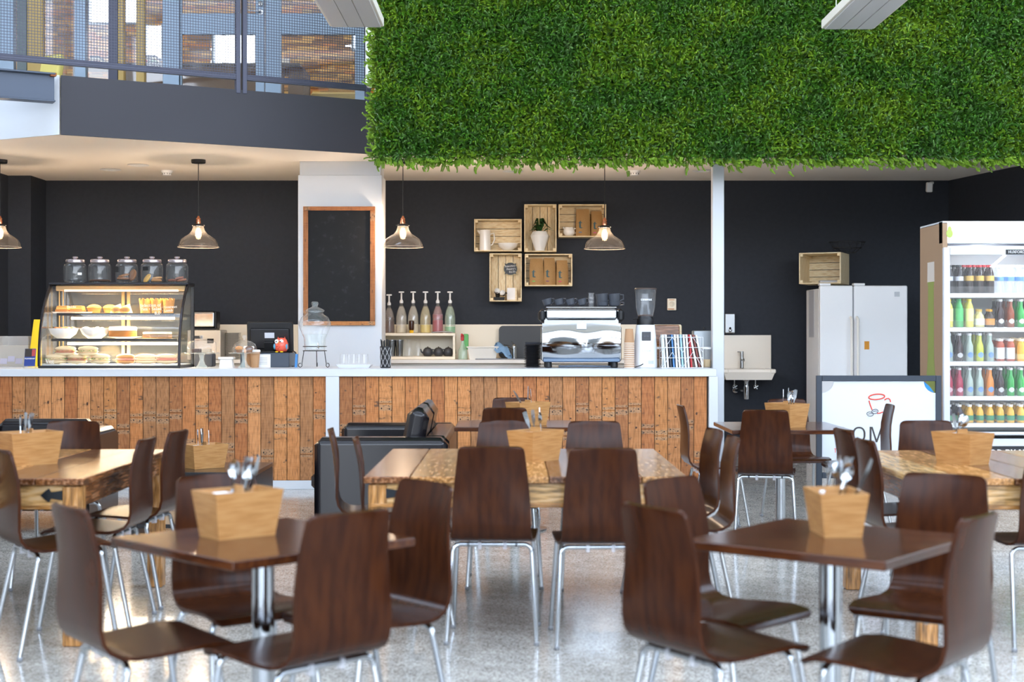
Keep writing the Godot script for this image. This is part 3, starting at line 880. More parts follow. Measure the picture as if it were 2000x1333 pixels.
# ------------------------------------------------------------------ dining furniture
var chair0: Node3D
func chair_shell() -> MB:
	# side profile [z, y, half width]: seat front to the top of the back, one bent sheet
	var pr := [[-0.205, 0.428, 0.165], [-0.2, 0.441, 0.183], [-0.18, 0.452, 0.19], [-0.12, 0.459, 0.194], [-0.04, 0.455, 0.194], [0.05, 0.448, 0.19], [0.11, 0.446, 0.184], [0.15, 0.452, 0.178], [0.178, 0.467, 0.174], [0.195, 0.49, 0.172], [0.206, 0.53, 0.171], [0.21, 0.59, 0.169], [0.213, 0.66, 0.164], [0.22, 0.73, 0.157], [0.232, 0.795, 0.149], [0.243, 0.838, 0.144], [0.2455, 0.85, 0.139], [0.2475, 0.858, 0.128], [0.2485, 0.861, 0.112]]
	var th := 0.012
	var front := []
	var back := []
	for k in pr.size():
		var a: Array = pr[maxi(k - 1, 0)]
		var b: Array = pr[mini(k + 1, pr.size() - 1)]
		var tg := Vector2(b[0] - a[0], b[1] - a[1]).normalized()
		var off := Vector3(0, tg.x, -tg.y) * th
		var r1 := PackedVector3Array()
		var r2 := PackedVector3Array()
		for j in 9:
			var u := j / 4.0 - 1.0
			var dish := 0.016 * u * u * clampf((pr[k][1] - 0.5) * 5.0, 0.0, 1.0)
			var p := Vector3(u * pr[k][2], pr[k][1], pr[k][0] - dish)
			r1.append(p); r2.append(p - off)
		front.append(r1); back.append(r2)
	var mb := MB.new()
	mb.grid(front, false, Vector2.ONE, true)
	mb.grid(back, false, Vector2.ONE, false)
	for e in [0, 8]:
		var edge := []
		for k in pr.size(): edge.append(PackedVector3Array([front[k][e], back[k][e]]))
		mb.grid(edge, false, Vector2.ONE, e == 8)
	for e in [0, pr.size() - 1]:
		mb.grid([front[e], back[e]], false, Vector2.ONE, e == 0)
	return mb

func make_chair() -> void:
	chair0 = thing("dining_chair", "", "chair", Vector3.ZERO)
	put("shell", chair0, chair_shell(), WOOD_CHAIR)
	for zz in [[-0.13, -0.2, 0.432], [0.13, 0.215, 0.424]]:
		for s in [-1.0, 1.0]:
			var pts := [Vector3(s * 0.10, zz[2], zz[0]), Vector3(s * 0.138, zz[2], zz[0])]
			for k in 6:
				var a := PI / 2 * (k + 1) / 6.0
				pts.append(Vector3(s * (0.138 + 0.035 * sin(a)), zz[2] - 0.035 * (1.0 - cos(a)), zz[0] + signf(zz[0]) * 0.006 * k / 5.0))
			pts.append(Vector3(s * 0.195, 0.012, zz[1]))
			var leg := put("leg", chair0, MB.new().tube(pts, 0.0105, 10), CHROME)
			put("foot_cap", leg, MB.new().lathe([[0.0, 0.0], [0.012, 0.0], [0.0125, 0.016], [0.0, 0.018]], Vector3(s * 0.195, 0, zz[1]), 10), mat(hx("8a8c90"), 0.4))
		put("cross_rail", chair0, MB.new().tube([Vector3(-0.11, zz[2], zz[0]), Vector3(0, zz[2], zz[0]), Vector3(0.11, zz[2], zz[0])], 0.0105, 10), CHROME)
		for s in [-0.055, 0.055]:
			put("bumper", chair0, MB.new().rbox(Vector3(s, zz[2] - 0.006, zz[0]), Vector3(0.018, 0.034, 0.026), 0.004), glass(Color(0.95, 0.95, 0.98), 0.5))

var chairs_made := 0
func chair(x: float, y: float, yaw: float, which: String, group: String, d := 0.0, nudge := Vector2.ZERO) -> void:  # pixel of the middle of the back's top edge
	var dd := d if d > 0.0 else F / ((y - HORIZON) / 0.49)
	var a := deg_to_rad(yaw)
	var p := Vector3(X(x, dd), 0, -dd) + Vector3(sin(a), 0, -cos(a)) * 0.245 + Vector3(nudge.x, 0, -nudge.y)
	var label := "brown bentwood chair " + which
	if chairs_made == 0:
		chair0.position = p
		chair0.rotation.y = -a
		chair0.set_meta("label", label)
		chair0.set_meta("group", group)
	else:
		copy(chair0, p, yaw, label, group)
	chairs_made += 1

func square_table(label: String, at: Vector3, size: Vector2, yaw: float) -> void:
	var t := thing("cafe_table", label, "table", at, yaw, "dark square cafe tables")
	put("table_top", t, MB.new().rbox(Vector3(0, 0.711, 0), Vector3(size.x, 0.028, size.y), 0.004), WOOD_TABLE)
	put("mount_plate", t, MB.new().rbox(Vector3(0, 0.692, 0), Vector3(0.3, 0.01, 0.3), 0.002), IRON)
	put("column", t, MB.new().lathe([[0.034, 0.03], [0.034, 0.69]], Vector3.ZERO, 20), CHROME)
	put("foot_plate", t, MB.new().lathe([[0.0, 0.0], [0.215, 0.0], [0.22, 0.004], [0.218, 0.012], [0.06, 0.03], [0.034, 0.045]], Vector3.ZERO, 28), STEEL)

func plank_table(label: String, x0: float, x1: float, d0: float, d1: float) -> void:
	var w := x1 - x0
	var l := d1 - d0
	var t := thing("plank_table", label, "table", Vector3((x0 + x1) / 2, 0, -(d0 + d1) / 2), 0, "big lacquered plank tables")
	var n := 7
	for k in n:
		var pw := w / n
		var px := -w / 2 + (k + 0.5) * pw
		var m := put("plank", t, MB.new().rbox(Vector3(0, 0, 0), Vector3(l, 0.03, pw - 0.0015), 0.005), RUSTIC[(k * 3 + int(absf(x0) * 10)) % 5], Vector3(px, 0.71, 0), Vector3(0, PI / 2, 0))
		m.position.y += 0.0
	for s in [-1.0, 1.0]:
		put("apron", t, MB.new().rbox(Vector3(0, 0.645, s * (l / 2 - 0.05)), Vector3(w - 0.1, 0.1, 0.03), 0.003), RUSTIC[2])
		put("apron", t, MB.new().rbox(Vector3(0, 0, 0), Vector3(l - 0.1, 0.1, 0.03), 0.003), RUSTIC[1], Vector3(s * (w / 2 - 0.05), 0.645, 0), Vector3(0, PI / 2, 0))
		put("rail_moulding", t, MB.new().rbox(Vector3(0, 0.598, s * (l / 2 - 0.04)), Vector3(w - 0.06, 0.018, 0.05), 0.004), RUSTIC[4])
		for s2 in [-1.0, 1.0]:
			put("leg", t, MB.new().rbox(Vector3(0, 0, 0), Vector3(0.69, 0.08, 0.08), 0.006), RUSTIC[0], Vector3(s * (w / 2 - 0.06), 0.345, s2 * (l / 2 - 0.06)), Vector3(0, 0, PI / 2))
			# wrought iron strap with a spear end on the apron corner
			var sp := PackedVector2Array([Vector2(0, -0.028), Vector2(0.1, -0.014), Vector2(0.108, -0.03), Vector2(0.124, -0.02), Vector2(0.145, 0.0), Vector2(0.124, 0.02), Vector2(0.108, 0.03), Vector2(0.1, 0.014), Vector2(0, 0.028)])
			put("iron_strap", t, MB.new().prism(sp, 0.004, Transform3D(Basis(Vector3.UP, 0.0 if s < 0 else PI), Vector3(s * (w / 2 - 0.05), 0.65, s2 * (l / 2 - 0.03) + (0.003 if s < 0 else 0.003)))), IRON)

var utensils := []
func make_utensils() -> void:  # knife, fork, spoon standing on their handles, 0.2 m long
	var kn := PackedVector2Array([Vector2(-0.006, 0), Vector2(0.006, 0), Vector2(0.005, 0.09), Vector2(0.009, 0.12), Vector2(0.009, 0.17), Vector2(0.004, 0.205), Vector2(-0.004, 0.21), Vector2(-0.005, 0.09)])
	var fk := PackedVector2Array([Vector2(-0.007, 0), Vector2(0.007, 0), Vector2(0.003, 0.12), Vector2(0.011, 0.145), Vector2(0.011, 0.195), Vector2(0.008, 0.195), Vector2(0.007, 0.158), Vector2(0.005, 0.158), Vector2(0.0045, 0.197), Vector2(0.0015, 0.197), Vector2(0.001, 0.158), Vector2(-0.001, 0.158), Vector2(-0.0015, 0.197), Vector2(-0.0045, 0.197), Vector2(-0.005, 0.158), Vector2(-0.007, 0.158), Vector2(-0.008, 0.195), Vector2(-0.011, 0.195), Vector2(-0.011, 0.145), Vector2(-0.003, 0.12)])
	utensils.append(["knife", MB.new().prism(kn, 0.0025).mesh()])
	utensils.append(["fork", MB.new().prism(fk, 0.002).mesh()])
	var sp := MB.new().prism(PackedVector2Array([Vector2(-0.007, 0), Vector2(0.007, 0), Vector2(0.003, 0.13), Vector2(-0.003, 0.13)]), 0.002)
	var rows := []
	for i in 7:
		var r := 0.02 * i / 6.0
		var ring := PackedVector3Array()
		for j in 17: ring.append(Vector3(cos(TAU * j / 16) * r * 0.95, 0.158 + sin(TAU * j / 16) * r * 1.5, -0.007 + 18.0 * r * r))
		rows.append(ring)
	sp.grid(rows, true)
	utensils.append(["spoon", sp.mesh()])

func cutlery_box(at: Vector3, yaw: float, where: String, wares: Array, big := 1.0) -> void:
	var o := thing("cutlery_box", "tapered bamboo cutlery box on " + where, "box", at, yaw, "bamboo cutlery boxes")
	var b := Vector2(0.185, 0.115) * big
	var t := Vector2(0.222, 0.15) * big
	var h := 0.135 * big
	var th := 0.008
	for s in [-1.0, 1.0]:
		put("long_side", o, MB.new().hexa([Vector3(-b.x / 2, 0, s * b.y / 2), Vector3(b.x / 2, 0, s * b.y / 2), Vector3(b.x / 2, 0, s * (b.y / 2 - th)), Vector3(-b.x / 2, 0, s * (b.y / 2 - th)), Vector3(-t.x / 2, h, s * t.y / 2), Vector3(t.x / 2, h, s * t.y / 2), Vector3(t.x / 2, h, s * (t.y / 2 - th)), Vector3(-t.x / 2, h, s * (t.y / 2 - th))]), BAMBOO)
		put("short_side", o, MB.new().hexa([Vector3(s * b.x / 2, 0, -b.y / 2 + th), Vector3(s * b.x / 2, 0, b.y / 2 - th), Vector3(s * (b.x / 2 - th), 0, b.y / 2 - th), Vector3(s * (b.x / 2 - th), 0, -b.y / 2 + th), Vector3(s * t.x / 2, h, -t.y / 2 + th), Vector3(s * t.x / 2, h, t.y / 2 - th), Vector3(s * (t.x / 2 - th), h, t.y / 2 - th), Vector3(s * (t.x / 2 - th), h, -t.y / 2 + th)]), BAMBOO)
	put("base", o, MB.new().rbox(Vector3(0, 0.006, 0), Vector3(b.x - 0.02, 0.008, b.y - 0.02), 0.0), BAMBOO)
	put("divider", o, MB.new().hexa([Vector3(-0.003, 0.01, -b.y / 2 + th), Vector3(0.003, 0.01, -b.y / 2 + th), Vector3(0.003, 0.01, b.y / 2 - th), Vector3(-0.003, 0.01, b.y / 2 - th), Vector3(-0.003, h * 1.1, -0.03), Vector3(0.003, h * 1.1, -0.03), Vector3(0.003, h * 1.1, 0.03), Vector3(-0.003, h * 1.1, 0.03)]), BAMBOO)
	var bs := Basis(Vector3.UP, deg_to_rad(-yaw))
	var k := 0
	for q in wares:  # [kind, x, lean]
		var u := MeshInstance3D.new()
		var nm: String = utensils[q[0]][0]
		u.name = numbered(nm)
		u.mesh = utensils[q[0]][1]
		u.material_override = CHROME
		add_child(u)
		var foot := Vector3(q[1] * 0.55, 0.045 * big, (-0.02 if k % 2 else 0.02))
		u.transform = Transform3D(bs * Basis(Vector3.UP, q[1] * 30.0) * Basis(Vector3.FORWARD, q[2]), at + bs * foot)
		tag(u, "steel %s in the bamboo box on %s" % [nm, where], "cutlery", "cutlery on " + where)
		k += 1
	var nk := put("napkins", o, MB.new().rbox(Vector3(-0.045 * big, h * 0.5, 0), Vector3(0.05, h * 0.9, 0.07), 0.004), PAPER)
	nk.set_meta("label", "white paper napkins")

func build_dining() -> void:
	make_chair()
	make_utensils()
	var g := "bentwood dining chairs"
	var t1 := "the square table before the low black table"
	var t2 := "the square table with the end-on box"
	var t3 := "the plank table by the sofa"
	var t4 := "the plank table below the display case"
	var t5 := "the table before the white fridge"
	var t6 := "the table between sofa and counter"
	var t7 := "the plank table by the drinks fridge"
	square_table("square dark cafe table on a chrome column, turned cornerwise, with a wide cutlery box", Vector3(-0.76, 0, -4.34), Vector2(0.66, 0.66), 45)
	square_table("square dark cafe table on a chrome column, turned cornerwise, with an end-on cutlery box", Vector3(0.97, 0, -4.335), Vector2(0.65, 0.65), 39)
	square_table("dark cafe table on a chrome column before the white fridge and the framed sign", Vector3(1.8, 0, -9.53), Vector2(0.78, 0.85), 0)
	square_table("dark brown cafe table on a chrome column between the black sofa and the counter", Vector3(0.02, 0, -9.76), Vector2(0.8, 0.76), 0)
	plank_table("big lacquered plank table with iron corner straps beside the black sofa", -0.645, 0.765, 6.16, 7.65)
	plank_table("big lacquered plank table with dark streaks beside the low black table", -3.3, -1.83, 6.08, 7.62)
	plank_table("big lacquered plank table standing before the drinks fridge", 1.73, 3.2, 6.08, 7.55)
	chair(146, 990, 53, "facing the coffee machine at " + t1, g, 0.0, Vector2(-0.03, 0.02))
	chair(687, 1000, -46, "facing the cake case at " + t1, g)
	chair(420, 927, 145, "turned from the case at " + t1, g)
	chair(836, 940, -130, "turned from the sofa at " + t1, g)
	chair(1270, 989, 57, "facing the fridges at " + t2, g)
	chair(1918, 1006, -52, "facing the coffee machine at " + t2, g)
	chair(1282, 938, 135, "with back to the counter at " + t2, g, 0.0, Vector2(0.05, 0.08))
	chair(1847, 926, -146, "with back to the fridges at " + t2, g)
	chair(959, 873, 2, "facing the counter boards at " + t3, g)
	chair(1178, 876, -2, "facing the coffee machine at " + t3, g)
	chair(986, 822, 180, "with back to the counter at " + t3, g)
	chair(1160, 823, 180, "with back to the coffee machine at " + t3, g)
	chair(645, 838, 84, "side-on, nearest the sofa, at " + t3, g)
	chair(694, 855, 84, "side-on, away from the sofa, at " + t3, g)
	chair(1399, 838, -98, "side-on, nearest the post, at " + t3, g)
	chair(1436, 853, -92, "side-on, away from the post, at " + t3, g)
	chair(1643, 838, 84, "side-on, nearest the sign, at " + t7, g)
	chair(1685, 858, 86, "side-on, away from the sign, at " + t7, g)
	chair(1807, 822, 180, "with back to the fridge at " + t7, g)
	chair(2075, 873, -4, "facing the fridge at " + t7, g, 5.99)
	chair(1495, 801, 10, "facing the basin at " + t5, g)
	chair(1535, 776, 172, "with back to the basin at " + t5, g, 10.5)
	chair(1327, 783, 88, "side-on by the counter end at " + t5, g, 9.65)
	chair(1741, 787, -86, "side-on before the framed sign at " + t5, g, 9.7)
	chair(986, 797, 0, "facing the counter at " + t6, g)
	chair(1000, 768, 180, "with back to the counter at " + t6, g, 10.7)
	chair(291, 854, -88, "pushed in at the end of " + t4, g, 6.62)
	chair(352, 846, -84, "pulled out at the end of " + t4, g, 7.12)
	chair(-2, 893, 55, "turned sideways at " + t4, g, 5.98)
	chair(145, 823, 180, "with back to the case at " + t4, g)
	var top := 0.725
	cutlery_box(Vector3(-0.845, top, -4.38), -40, t1, [[1, 0.0, 0.18], [2, -0.03, 0.1], [0, -0.01, 0.3], [1, 0.01, 0.25], [2, -0.02, 0.2]], 1.05)
	cutlery_box(Vector3(1.005, top, -4.42), 88, "the square table nearest the drinks fridge", [[2, -0.05, -0.22], [1, -0.02, 0.06], [0, -0.06, -0.4], [1, 0.02, 0.1], [2, 0.04, 0.32], [0, 0.05, 0.42], [2, 0.0, -0.1]])
	cutlery_box(Vector3(X(1046, 6.95), top, -6.95), -50, t3, [[0, 0.03, 0.2], [1, 0.05, 0.12], [2, 0.02, 0.3], [1, 0.06, 0.35], [2, 0.04, 0.1]], 1.1)
	cutlery_box(Vector3(X(1880, 6.8), top, -6.8), 60, t7, [[2, -0.06, -0.25], [2, -0.04, -0.1], [1, -0.02, 0.1], [1, -0.05, 0.3], [2, -0.07, -0.35]], 1.1)
	cutlery_box(Vector3(X(1537, 9.45), top, -9.45), 60, t5, [[0, -0.06, -0.45], [0, -0.03, -0.2], [1, -0.02, -0.05], [2, 0.02, 0.05], [2, 0.05, 0.1], [1, 0.04, 0.15]], 1.15)
	cutlery_box(Vector3(X(58, 6.75), top, -6.75), -44, t4, [[2, -0.07, -0.3], [2, -0.06, -0.12], [1, -0.05, 0.0], [1, -0.03, 0.2]], 1.15)
	cutlery_box(Vector3(X(1031, 9.62), top, -9.62), -35, t6, [[0, -0.02, -0.5], [0, 0.02, 0.05], [1, 0.04, 0.3], [0, 0.03, 0.0]], 1.15)

func build_lounge() -> void:
	var sofa := thing("leather_sofa", "black leather two-seat sofa standing side-on before the board-fronted counter", "sofa", Vector3(-0.86, 0, -10.15))
	# faces left: back along +x, arms at both ends
	put("arm", sofa, MB.new().rbox(Vector3(0, 0.36, 0.75), Vector3(0.88, 0.6, 0.2), 0.05), LEATHER)
	put("arm", sofa, MB.new().rbox(Vector3(0, 0.36, -0.75), Vector3(0.88, 0.6, 0.2), 0.05), LEATHER)
	put("back", sofa, MB.new().rbox(Vector3(0.35, 0.36, 0), Vector3(0.18, 0.6, 1.32), 0.04), LEATHER)
	put("base", sofa, MB.new().rbox(Vector3(-0.06, 0.16, 0), Vector3(0.74, 0.2, 1.32), 0.02), LEATHER)
	for z in [-0.325, 0.325]:
		put("seat_cushion", sofa, MB.new().rbox(Vector3(-0.12, 0.35, z), Vector3(0.74, 0.18, 0.635), 0.06), LEATHER)
		put("back_cushion", sofa, MB.new().rbox(Vector3(0.2, 0.64, z), Vector3(0.15, 0.42, 0.6), 0.06, Basis(Vector3.BACK, -0.2)), LEATHER)
	for sx in [-0.36, 0.36]:
		for sz in [-0.76, 0.76]:
			put("foot", sofa, MB.new().lathe([[0.0, 0.0], [0.025, 0.0], [0.03, 0.06]], Vector3(sx, 0, sz), 10), BLACK)
	var ac := thing("leather_armchair", "black leather armchair behind the dark-streaked plank table", "armchair", Vector3(X(62, 9.9), 0, -9.9))
	put("arm", ac, MB.new().rbox(Vector3(-0.42, 0.37, 0), Vector3(0.17, 0.62, 0.8), 0.05), LEATHER)
	put("arm", ac, MB.new().rbox(Vector3(0.42, 0.37, 0), Vector3(0.17, 0.62, 0.8), 0.05), LEATHER)
	put("back", ac, MB.new().rbox(Vector3(0, 0.4, -0.33), Vector3(0.68, 0.66, 0.16), 0.05), LEATHER)
	put("seat_cushion", ac, MB.new().rbox(Vector3(0, 0.32, 0.05), Vector3(0.66, 0.3, 0.6), 0.05), LEATHER)
	for sx in [-0.4, 0.4]:
		for sz in [-0.33, 0.33]:
			put("foot", ac, MB.new().lathe([[0.0, 0.0], [0.025, 0.0], [0.03, 0.07]], Vector3(sx, 0, sz), 10), BLACK)
	var lt := thing("coffee_table", "low black glossy coffee table with panel ends before the counter", "table", Vector3(-2.02, 0, -9.35))
	put("table_top", lt, MB.new().rbox(Vector3(0, 0.45, 0), Vector3(0.78, 0.03, 0.7), 0.003), mat(hx("17171a"), 0.18))
	for s in [-1.0, 1.0]:
		put("end_panel", lt, MB.new().rbox(Vector3(s * 0.375, 0.217, 0), Vector3(0.03, 0.435, 0.7), 0.003), mat(hx("17171a"), 0.3))
	put("lower_shelf", lt, MB.new().rbox(Vector3(0, 0.12, 0), Vector3(0.72, 0.025, 0.66), 0.002), mat(hx("17171a"), 0.3))
	cutlery_box(Vector3(X(400, 9.3), 0.466, -9.3), -40, "the low black coffee table", [[0, -0.05, -0.1], [0, -0.03, 0.05], [1, 0.04, 0.3], [1, -0.06, -0.15]], 1.15)

# ------------------------------------------------------------------ crates on the back wall
func crate(called: String, label: String, at: Vector3, w: float, h: float, dp: float, upright: bool, group := "") -> Node3D:  # open side towards the camera; at is the middle of the back
	var o := thing(called, label, "crate", at, 0, group)
	var pu: Material = mats["pine_up"]
	var th := 0.012
	for s in [-1.0, 1.0]:
		put("long_side", o, MB.new().rbox(Vector3(0, s * (h / 2 - th / 2), dp / 2), Vector3(w, th, dp), 0.002), PINE)
		put("short_side", o, MB.new().rbox(Vector3(s * (w / 2 - th / 2), 0, dp / 2), Vector3(th, h - 2 * th, dp), 0.002), pu)
		for s2 in [-1.0, 1.0]:
			put("corner_block", o, MB.new().rbox(Vector3(s * (w / 2 - th - 0.014), s2 * (h / 2 - th - 0.014), dp / 2 - 0.003), Vector3(0.028, 0.028, dp - 0.012), 0.002), PINE)
	var n := 4
	for k in n:
		var f := (k + 0.5) / n - 0.5
		if upright: put("back_slat", o, MB.new().rbox(Vector3(f * (w - 2 * th), 0, 0.006), Vector3((w - 2 * th) / n - 0.005, h - 2 * th, 0.01), 0.001), pu)
		else: put("back_slat", o, MB.new().rbox(Vector3(0, f * (h - 2 * th), 0.006), Vector3(w - 2 * th, (h - 2 * th) / n - 0.005, 0.01), 0.001), PINE)
	return o

func coffee_bag(at: Vector3, w: float, h: float, yaw: float, strip: String, where: String) -> void:
	var o := thing("coffee_bag", where, "bag", at, yaw, "kraft coffee bags in the wall crates")
	var rows := []
	for k in 7:  # a gusseted bag that narrows to a folded top
		var f: float = [0.0, 0.04, 0.5, 0.72, 0.86, 0.95, 1.0][k]
		var dw: float = w / 2 * [0.96, 1.0, 1.0, 0.96, 0.93, 0.92, 0.9][k]
		var dd: float = 0.045 * [0.95, 1.0, 1.0, 0.75, 0.35, 0.12, 0.1][k]
		var ring := PackedVector3Array()
		for q in [[-1, -1], [-1.0, 0.0], [-1, 1], [0.0, 1.08], [1, 1], [1.0, 0.0], [1, -1], [0.0, -1], [-1, -1]]:
			var gus := 0.8 if q[1] == 0.0 and k > 1 else 1.0
			ring.append(Vector3(q[0] * dw * gus, f * h, q[1] * dd))
		rows.append(ring)
	put("bag", o, MB.new().grid(rows, true), KRAFT)
	put("print_letter", o, text_mesh("t", 0.085, true, true), mat(hx("3f5f66"), 0.7), Vector3(-w * 0.2, h * 0.42, 0.049))
	put("print_strip", o, MB.new().rbox(Vector3(-w * 0.2, h * 0.14, 0.0475), Vector3(0.032, 0.01, 0.002), 0.0), mat(hx(strip), 0.6))

func jug(o: Node3D, prof: Array, hx_: float, y0: float, y1: float, spout: Vector3) -> void:
	put("body", o, MB.new().lathe(prof, Vector3.ZERO, 22), CERAMIC)
	put("handle", o, MB.new().tube([Vector3(hx_, y1, 0), Vector3(hx_ + 0.04, y1 + 0.012, 0), Vector3(hx_ + 0.05, lerpf(y0, y1, 0.6), 0), Vector3(hx_ + 0.025, lerpf(y0, y1, 0.15), 0), Vector3(hx_ - 0.004, y0, 0)], 0.007, 8), CERAMIC)
	put("spout", o, MB.new().tube([spout + Vector3(0.035, -0.035, 0), spout], 0.018, 8, 0.007), CERAMIC)

func build_wall_crates() -> void:
	var d := 15.79
	var f := 15.57  # depth of the open fronts
	var g := "pine crates hung on the dark wall"
	var sz := func(px: float): return px * f / F
	var dp := 0.21
	var put_crate := func(x0: float, x1: float, y0: float, y1: float, up: bool, label: String) -> Vector3:
		crate("hanging_crate", label, Vector3(X((x0 + x1) / 2, f), Y((y0 + y1) / 2, f), -d), sz.call(x1 - x0), sz.call(y1 - y0), dp, up, g)
		return Vector3(0, Y(y1, f) + 0.0125, -f - 0.1)
	var b1: Vector3 = put_crate.call(926, 1019, 428, 491, false, "pine wall crate holding a white jug and a bowl")
	var b2: Vector3 = put_crate.call(1024, 1087, 399, 492, true, "upright pine wall crate holding the potted plant")
	var b3: Vector3 = put_crate.call(1091, 1184, 399, 463, false, "pine wall crate holding the cream jug and two coffee bags")
	var b4: Vector3 = put_crate.call(956, 1019, 495, 589, true, "upright pine wall crate with the little chalk sign")
	var b5: Vector3 = put_crate.call(1025, 1118, 496, 559, false, "pine wall crate holding three coffee bags")
	var j := thing("tall_jug", "tall straight white ceramic jug in the wall crate beside the bowl", "jug", Vector3(X(947, f), b1.y, b1.z))
	jug(j, [[0.0, 0.0], [0.062, 0.0], [0.064, 0.004], [0.058, 0.22], [0.061, 0.226], [0.055, 0.226], [0.056, 0.21]], 0.057, 0.05, 0.18, Vector3(-0.085, 0.224, 0))
	var bo := thing("white_bowl", "wide white ceramic bowl in the wall crate beside the tall jug", "bowl", Vector3(X(992, f), b1.y, b1.z))
	put("bowl", bo, MB.new().lathe([[0.0, 0.0], [0.05, 0.0], [0.055, 0.008], [0.1, 0.04], [0.112, 0.08], [0.107, 0.08], [0.09, 0.04], [0.0, 0.015]], Vector3.ZERO, 26), CERAMIC)
	var pp := thing("potted_plant", "dark green leafy plant in a faceted white pot in the upright crate", "plant", Vector3(X(1055, f), b2.y, b2.z + 0.02))
	put("pot", pp, MB.new().lathe([[0.0, 0.0], [0.055, 0.0], [0.055, 0.0], [0.112, 0.165], [0.112, 0.165], [0.082, 0.215], [0.082, 0.215], [0.07, 0.215], [0.068, 0.2]], Vector3.ZERO, 6, Basis(Vector3.UP, 0.3)), mat(hx("eef0f0"), 0.5))
	put("soil", pp, MB.new().lathe([[0.069, 0.195], [0.0, 0.2]], Vector3.ZERO, 6), mat(hx("2c2018"), 0.9))
	var lf := mat(hx("2f5a2a"), 0.5)
	for k in 22:
		var a := TAU * k / 22.0 * 2.0 + 0.2 * (k % 3)
		var up := 0.16 - 0.115 * (k % 4) / 3.0
		var out := 0.05 + 0.09 * (k % 4) / 3.0
		var dirn := Vector3(cos(a), 0, sin(a) * 0.45)
		var p0 := Vector3(0, 0.2, 0) + dirn * 0.01
		var p1 := p0 + dirn * out * 0.55 + Vector3(0, up, 0)
		var p2 := p0 + dirn * out * 1.25 + Vector3(0, up * 0.75 - 0.02, 0)
		var side := Vector3(-sin(a), 0.2, cos(a)).normalized() * 0.018
		put("leaf", pp, MB.new().grid([PackedVector3Array([p0 - side * 0.3, p0 + side * 0.3]), PackedVector3Array([p1 - side, p1 + side]), PackedVector3Array([p2 - side * 0.06, p2 + side * 0.06])]), lf)
	var cj := thing("cream_jug", "small round white cream jug in the wall crate before the coffee bags", "jug", Vector3(X(1112, f), b3.y, b3.z + 0.02))
	jug(cj, [[0.0, 0.0], [0.04, 0.0], [0.058, 0.025], [0.064, 0.055], [0.055, 0.085], [0.047, 0.098], [0.043, 0.098]], 0.053, 0.03, 0.078, Vector3(-0.068, 0.1, 0))
	coffee_bag(Vector3(X(1139, f), b3.y, b3.z), 0.155, 0.3, -3, "3f6fa0", "kraft coffee bag with a blue strip and a teal t behind the cream jug")
	coffee_bag(Vector3(X(1166, f), b3.y, b3.z - 0.03), 0.13, 0.28, -8, "d05a8c", "kraft coffee bag with a pink strip and a teal t behind the pendant lamp")
	coffee_bag(Vector3(X(1048, f), b5.y, b5.z), 0.155, 0.295, 0, "6fc05a", "kraft coffee bag with a light green strip and a teal t")
	coffee_bag(Vector3(X(1073, f), b5.y, b5.z), 0.13, 0.3, -8, "6a3a6a", "kraft coffee bag with a purple strip and a teal t")
	coffee_bag(Vector3(X(1098, f), b5.y, b5.z), 0.13, 0.275, -5, "d03a6c", "kraft coffee bag with a magenta strip and a teal t beside the purple one")
	var sg := thing("chalk_sign", "little black scalloped chalk sign hung inside the upright crate", "sign", Vector3(X(997, 15.7), Y(525, 15.7), -15.755))
	var pl := PackedVector2Array()
	var pl2 := PackedVector2Array()
	for k in 48:
		var a := TAU * k / 48.0
		var ax := 0.062 + 0.006 * cos(8.0 * a)
		var q := Vector2(signf(cos(a)) * pow(absf(cos(a)), 0.45) * ax * 1.08, signf(sin(a)) * pow(absf(sin(a)), 0.45) * ax)
		pl.append(q * 1.08); pl2.append(q)
	put("rim", sg, MB.new().prism(pl, 0.008), mat(hx("d8c79a"), 0.6))
	put("slate", sg, MB.new().prism(pl2, 0.003, Transform3D(Basis.IDENTITY, Vector3(0, 0, 0.0075))), BLACK)
	for k in 3: put("chalk_writing", sg, text_mesh(["Assorted", "Pastry's", "$4.00"][k], 0.02, true, false, true), PAPER, Vector3(-0.005 + 0.012 * k, 0.03 - 0.032 * k, 0.0115), Vector3(0, 0, 0.06))
	var cups := [[970, 0.0, 0.0, 0.0, 0.0], [967, 0.055, 0.5, 1.3, 1.0], [982, 0.03, -0.6, 1.2, 1.0]]
	var tr := thing("saucer_tray", "small square black tray under the tumbled espresso cups in the upright crate", "tray", Vector3(X(975, f), b4.y, b4.z + 0.02))
	put("tray", tr, MB.new().taper(Vector3.ZERO, Vector2(0.11, 0.09), Vector2(0.125, 0.1), 0.035), BLACK)
	for k in 3:
		var o := thing("espresso_cup", ["dark espresso cup upright on the little black tray", "espresso cup tipped on top of the pile, white inside showing", "espresso cup lying on its side at the tray's edge"][k], "cup", Vector3(X(cups[k][0] + 2, f), b4.y + 0.036 + cups[k][1], b4.z + 0.02 + 0.015 * k), 0, "espresso cups in the upright crate")
		o.rotation = Vector3(cups[k][3], 0, cups[k][2] * -0.5)
		put("outside", o, MB.new().lathe([[0.0, 0.0], [0.022, 0.0], [0.03, 0.05], [0.0305, 0.052]], Vector3.ZERO, 16), mat(hx("2e2a26"), 0.35))
		put("inside", o, MB.new().lathe([[0.0305, 0.052], [0.028, 0.051], [0.02, 0.006], [0.0, 0.005]], Vector3.ZERO, 16), CERAMIC)
		put("handle", o, MB.new().tube([Vector3(0.027, 0.042, 0), Vector3(0.044, 0.04, 0), Vector3(0.042, 0.018, 0), Vector3(0.025, 0.014, 0)], 0.004, 6), mat(hx("2e2a26"), 0.35))
	var cd := thing("menu_card", "cream printed card on a pine block in the upright crate", "card", Vector3(X(999, f), b4.y, b4.z))
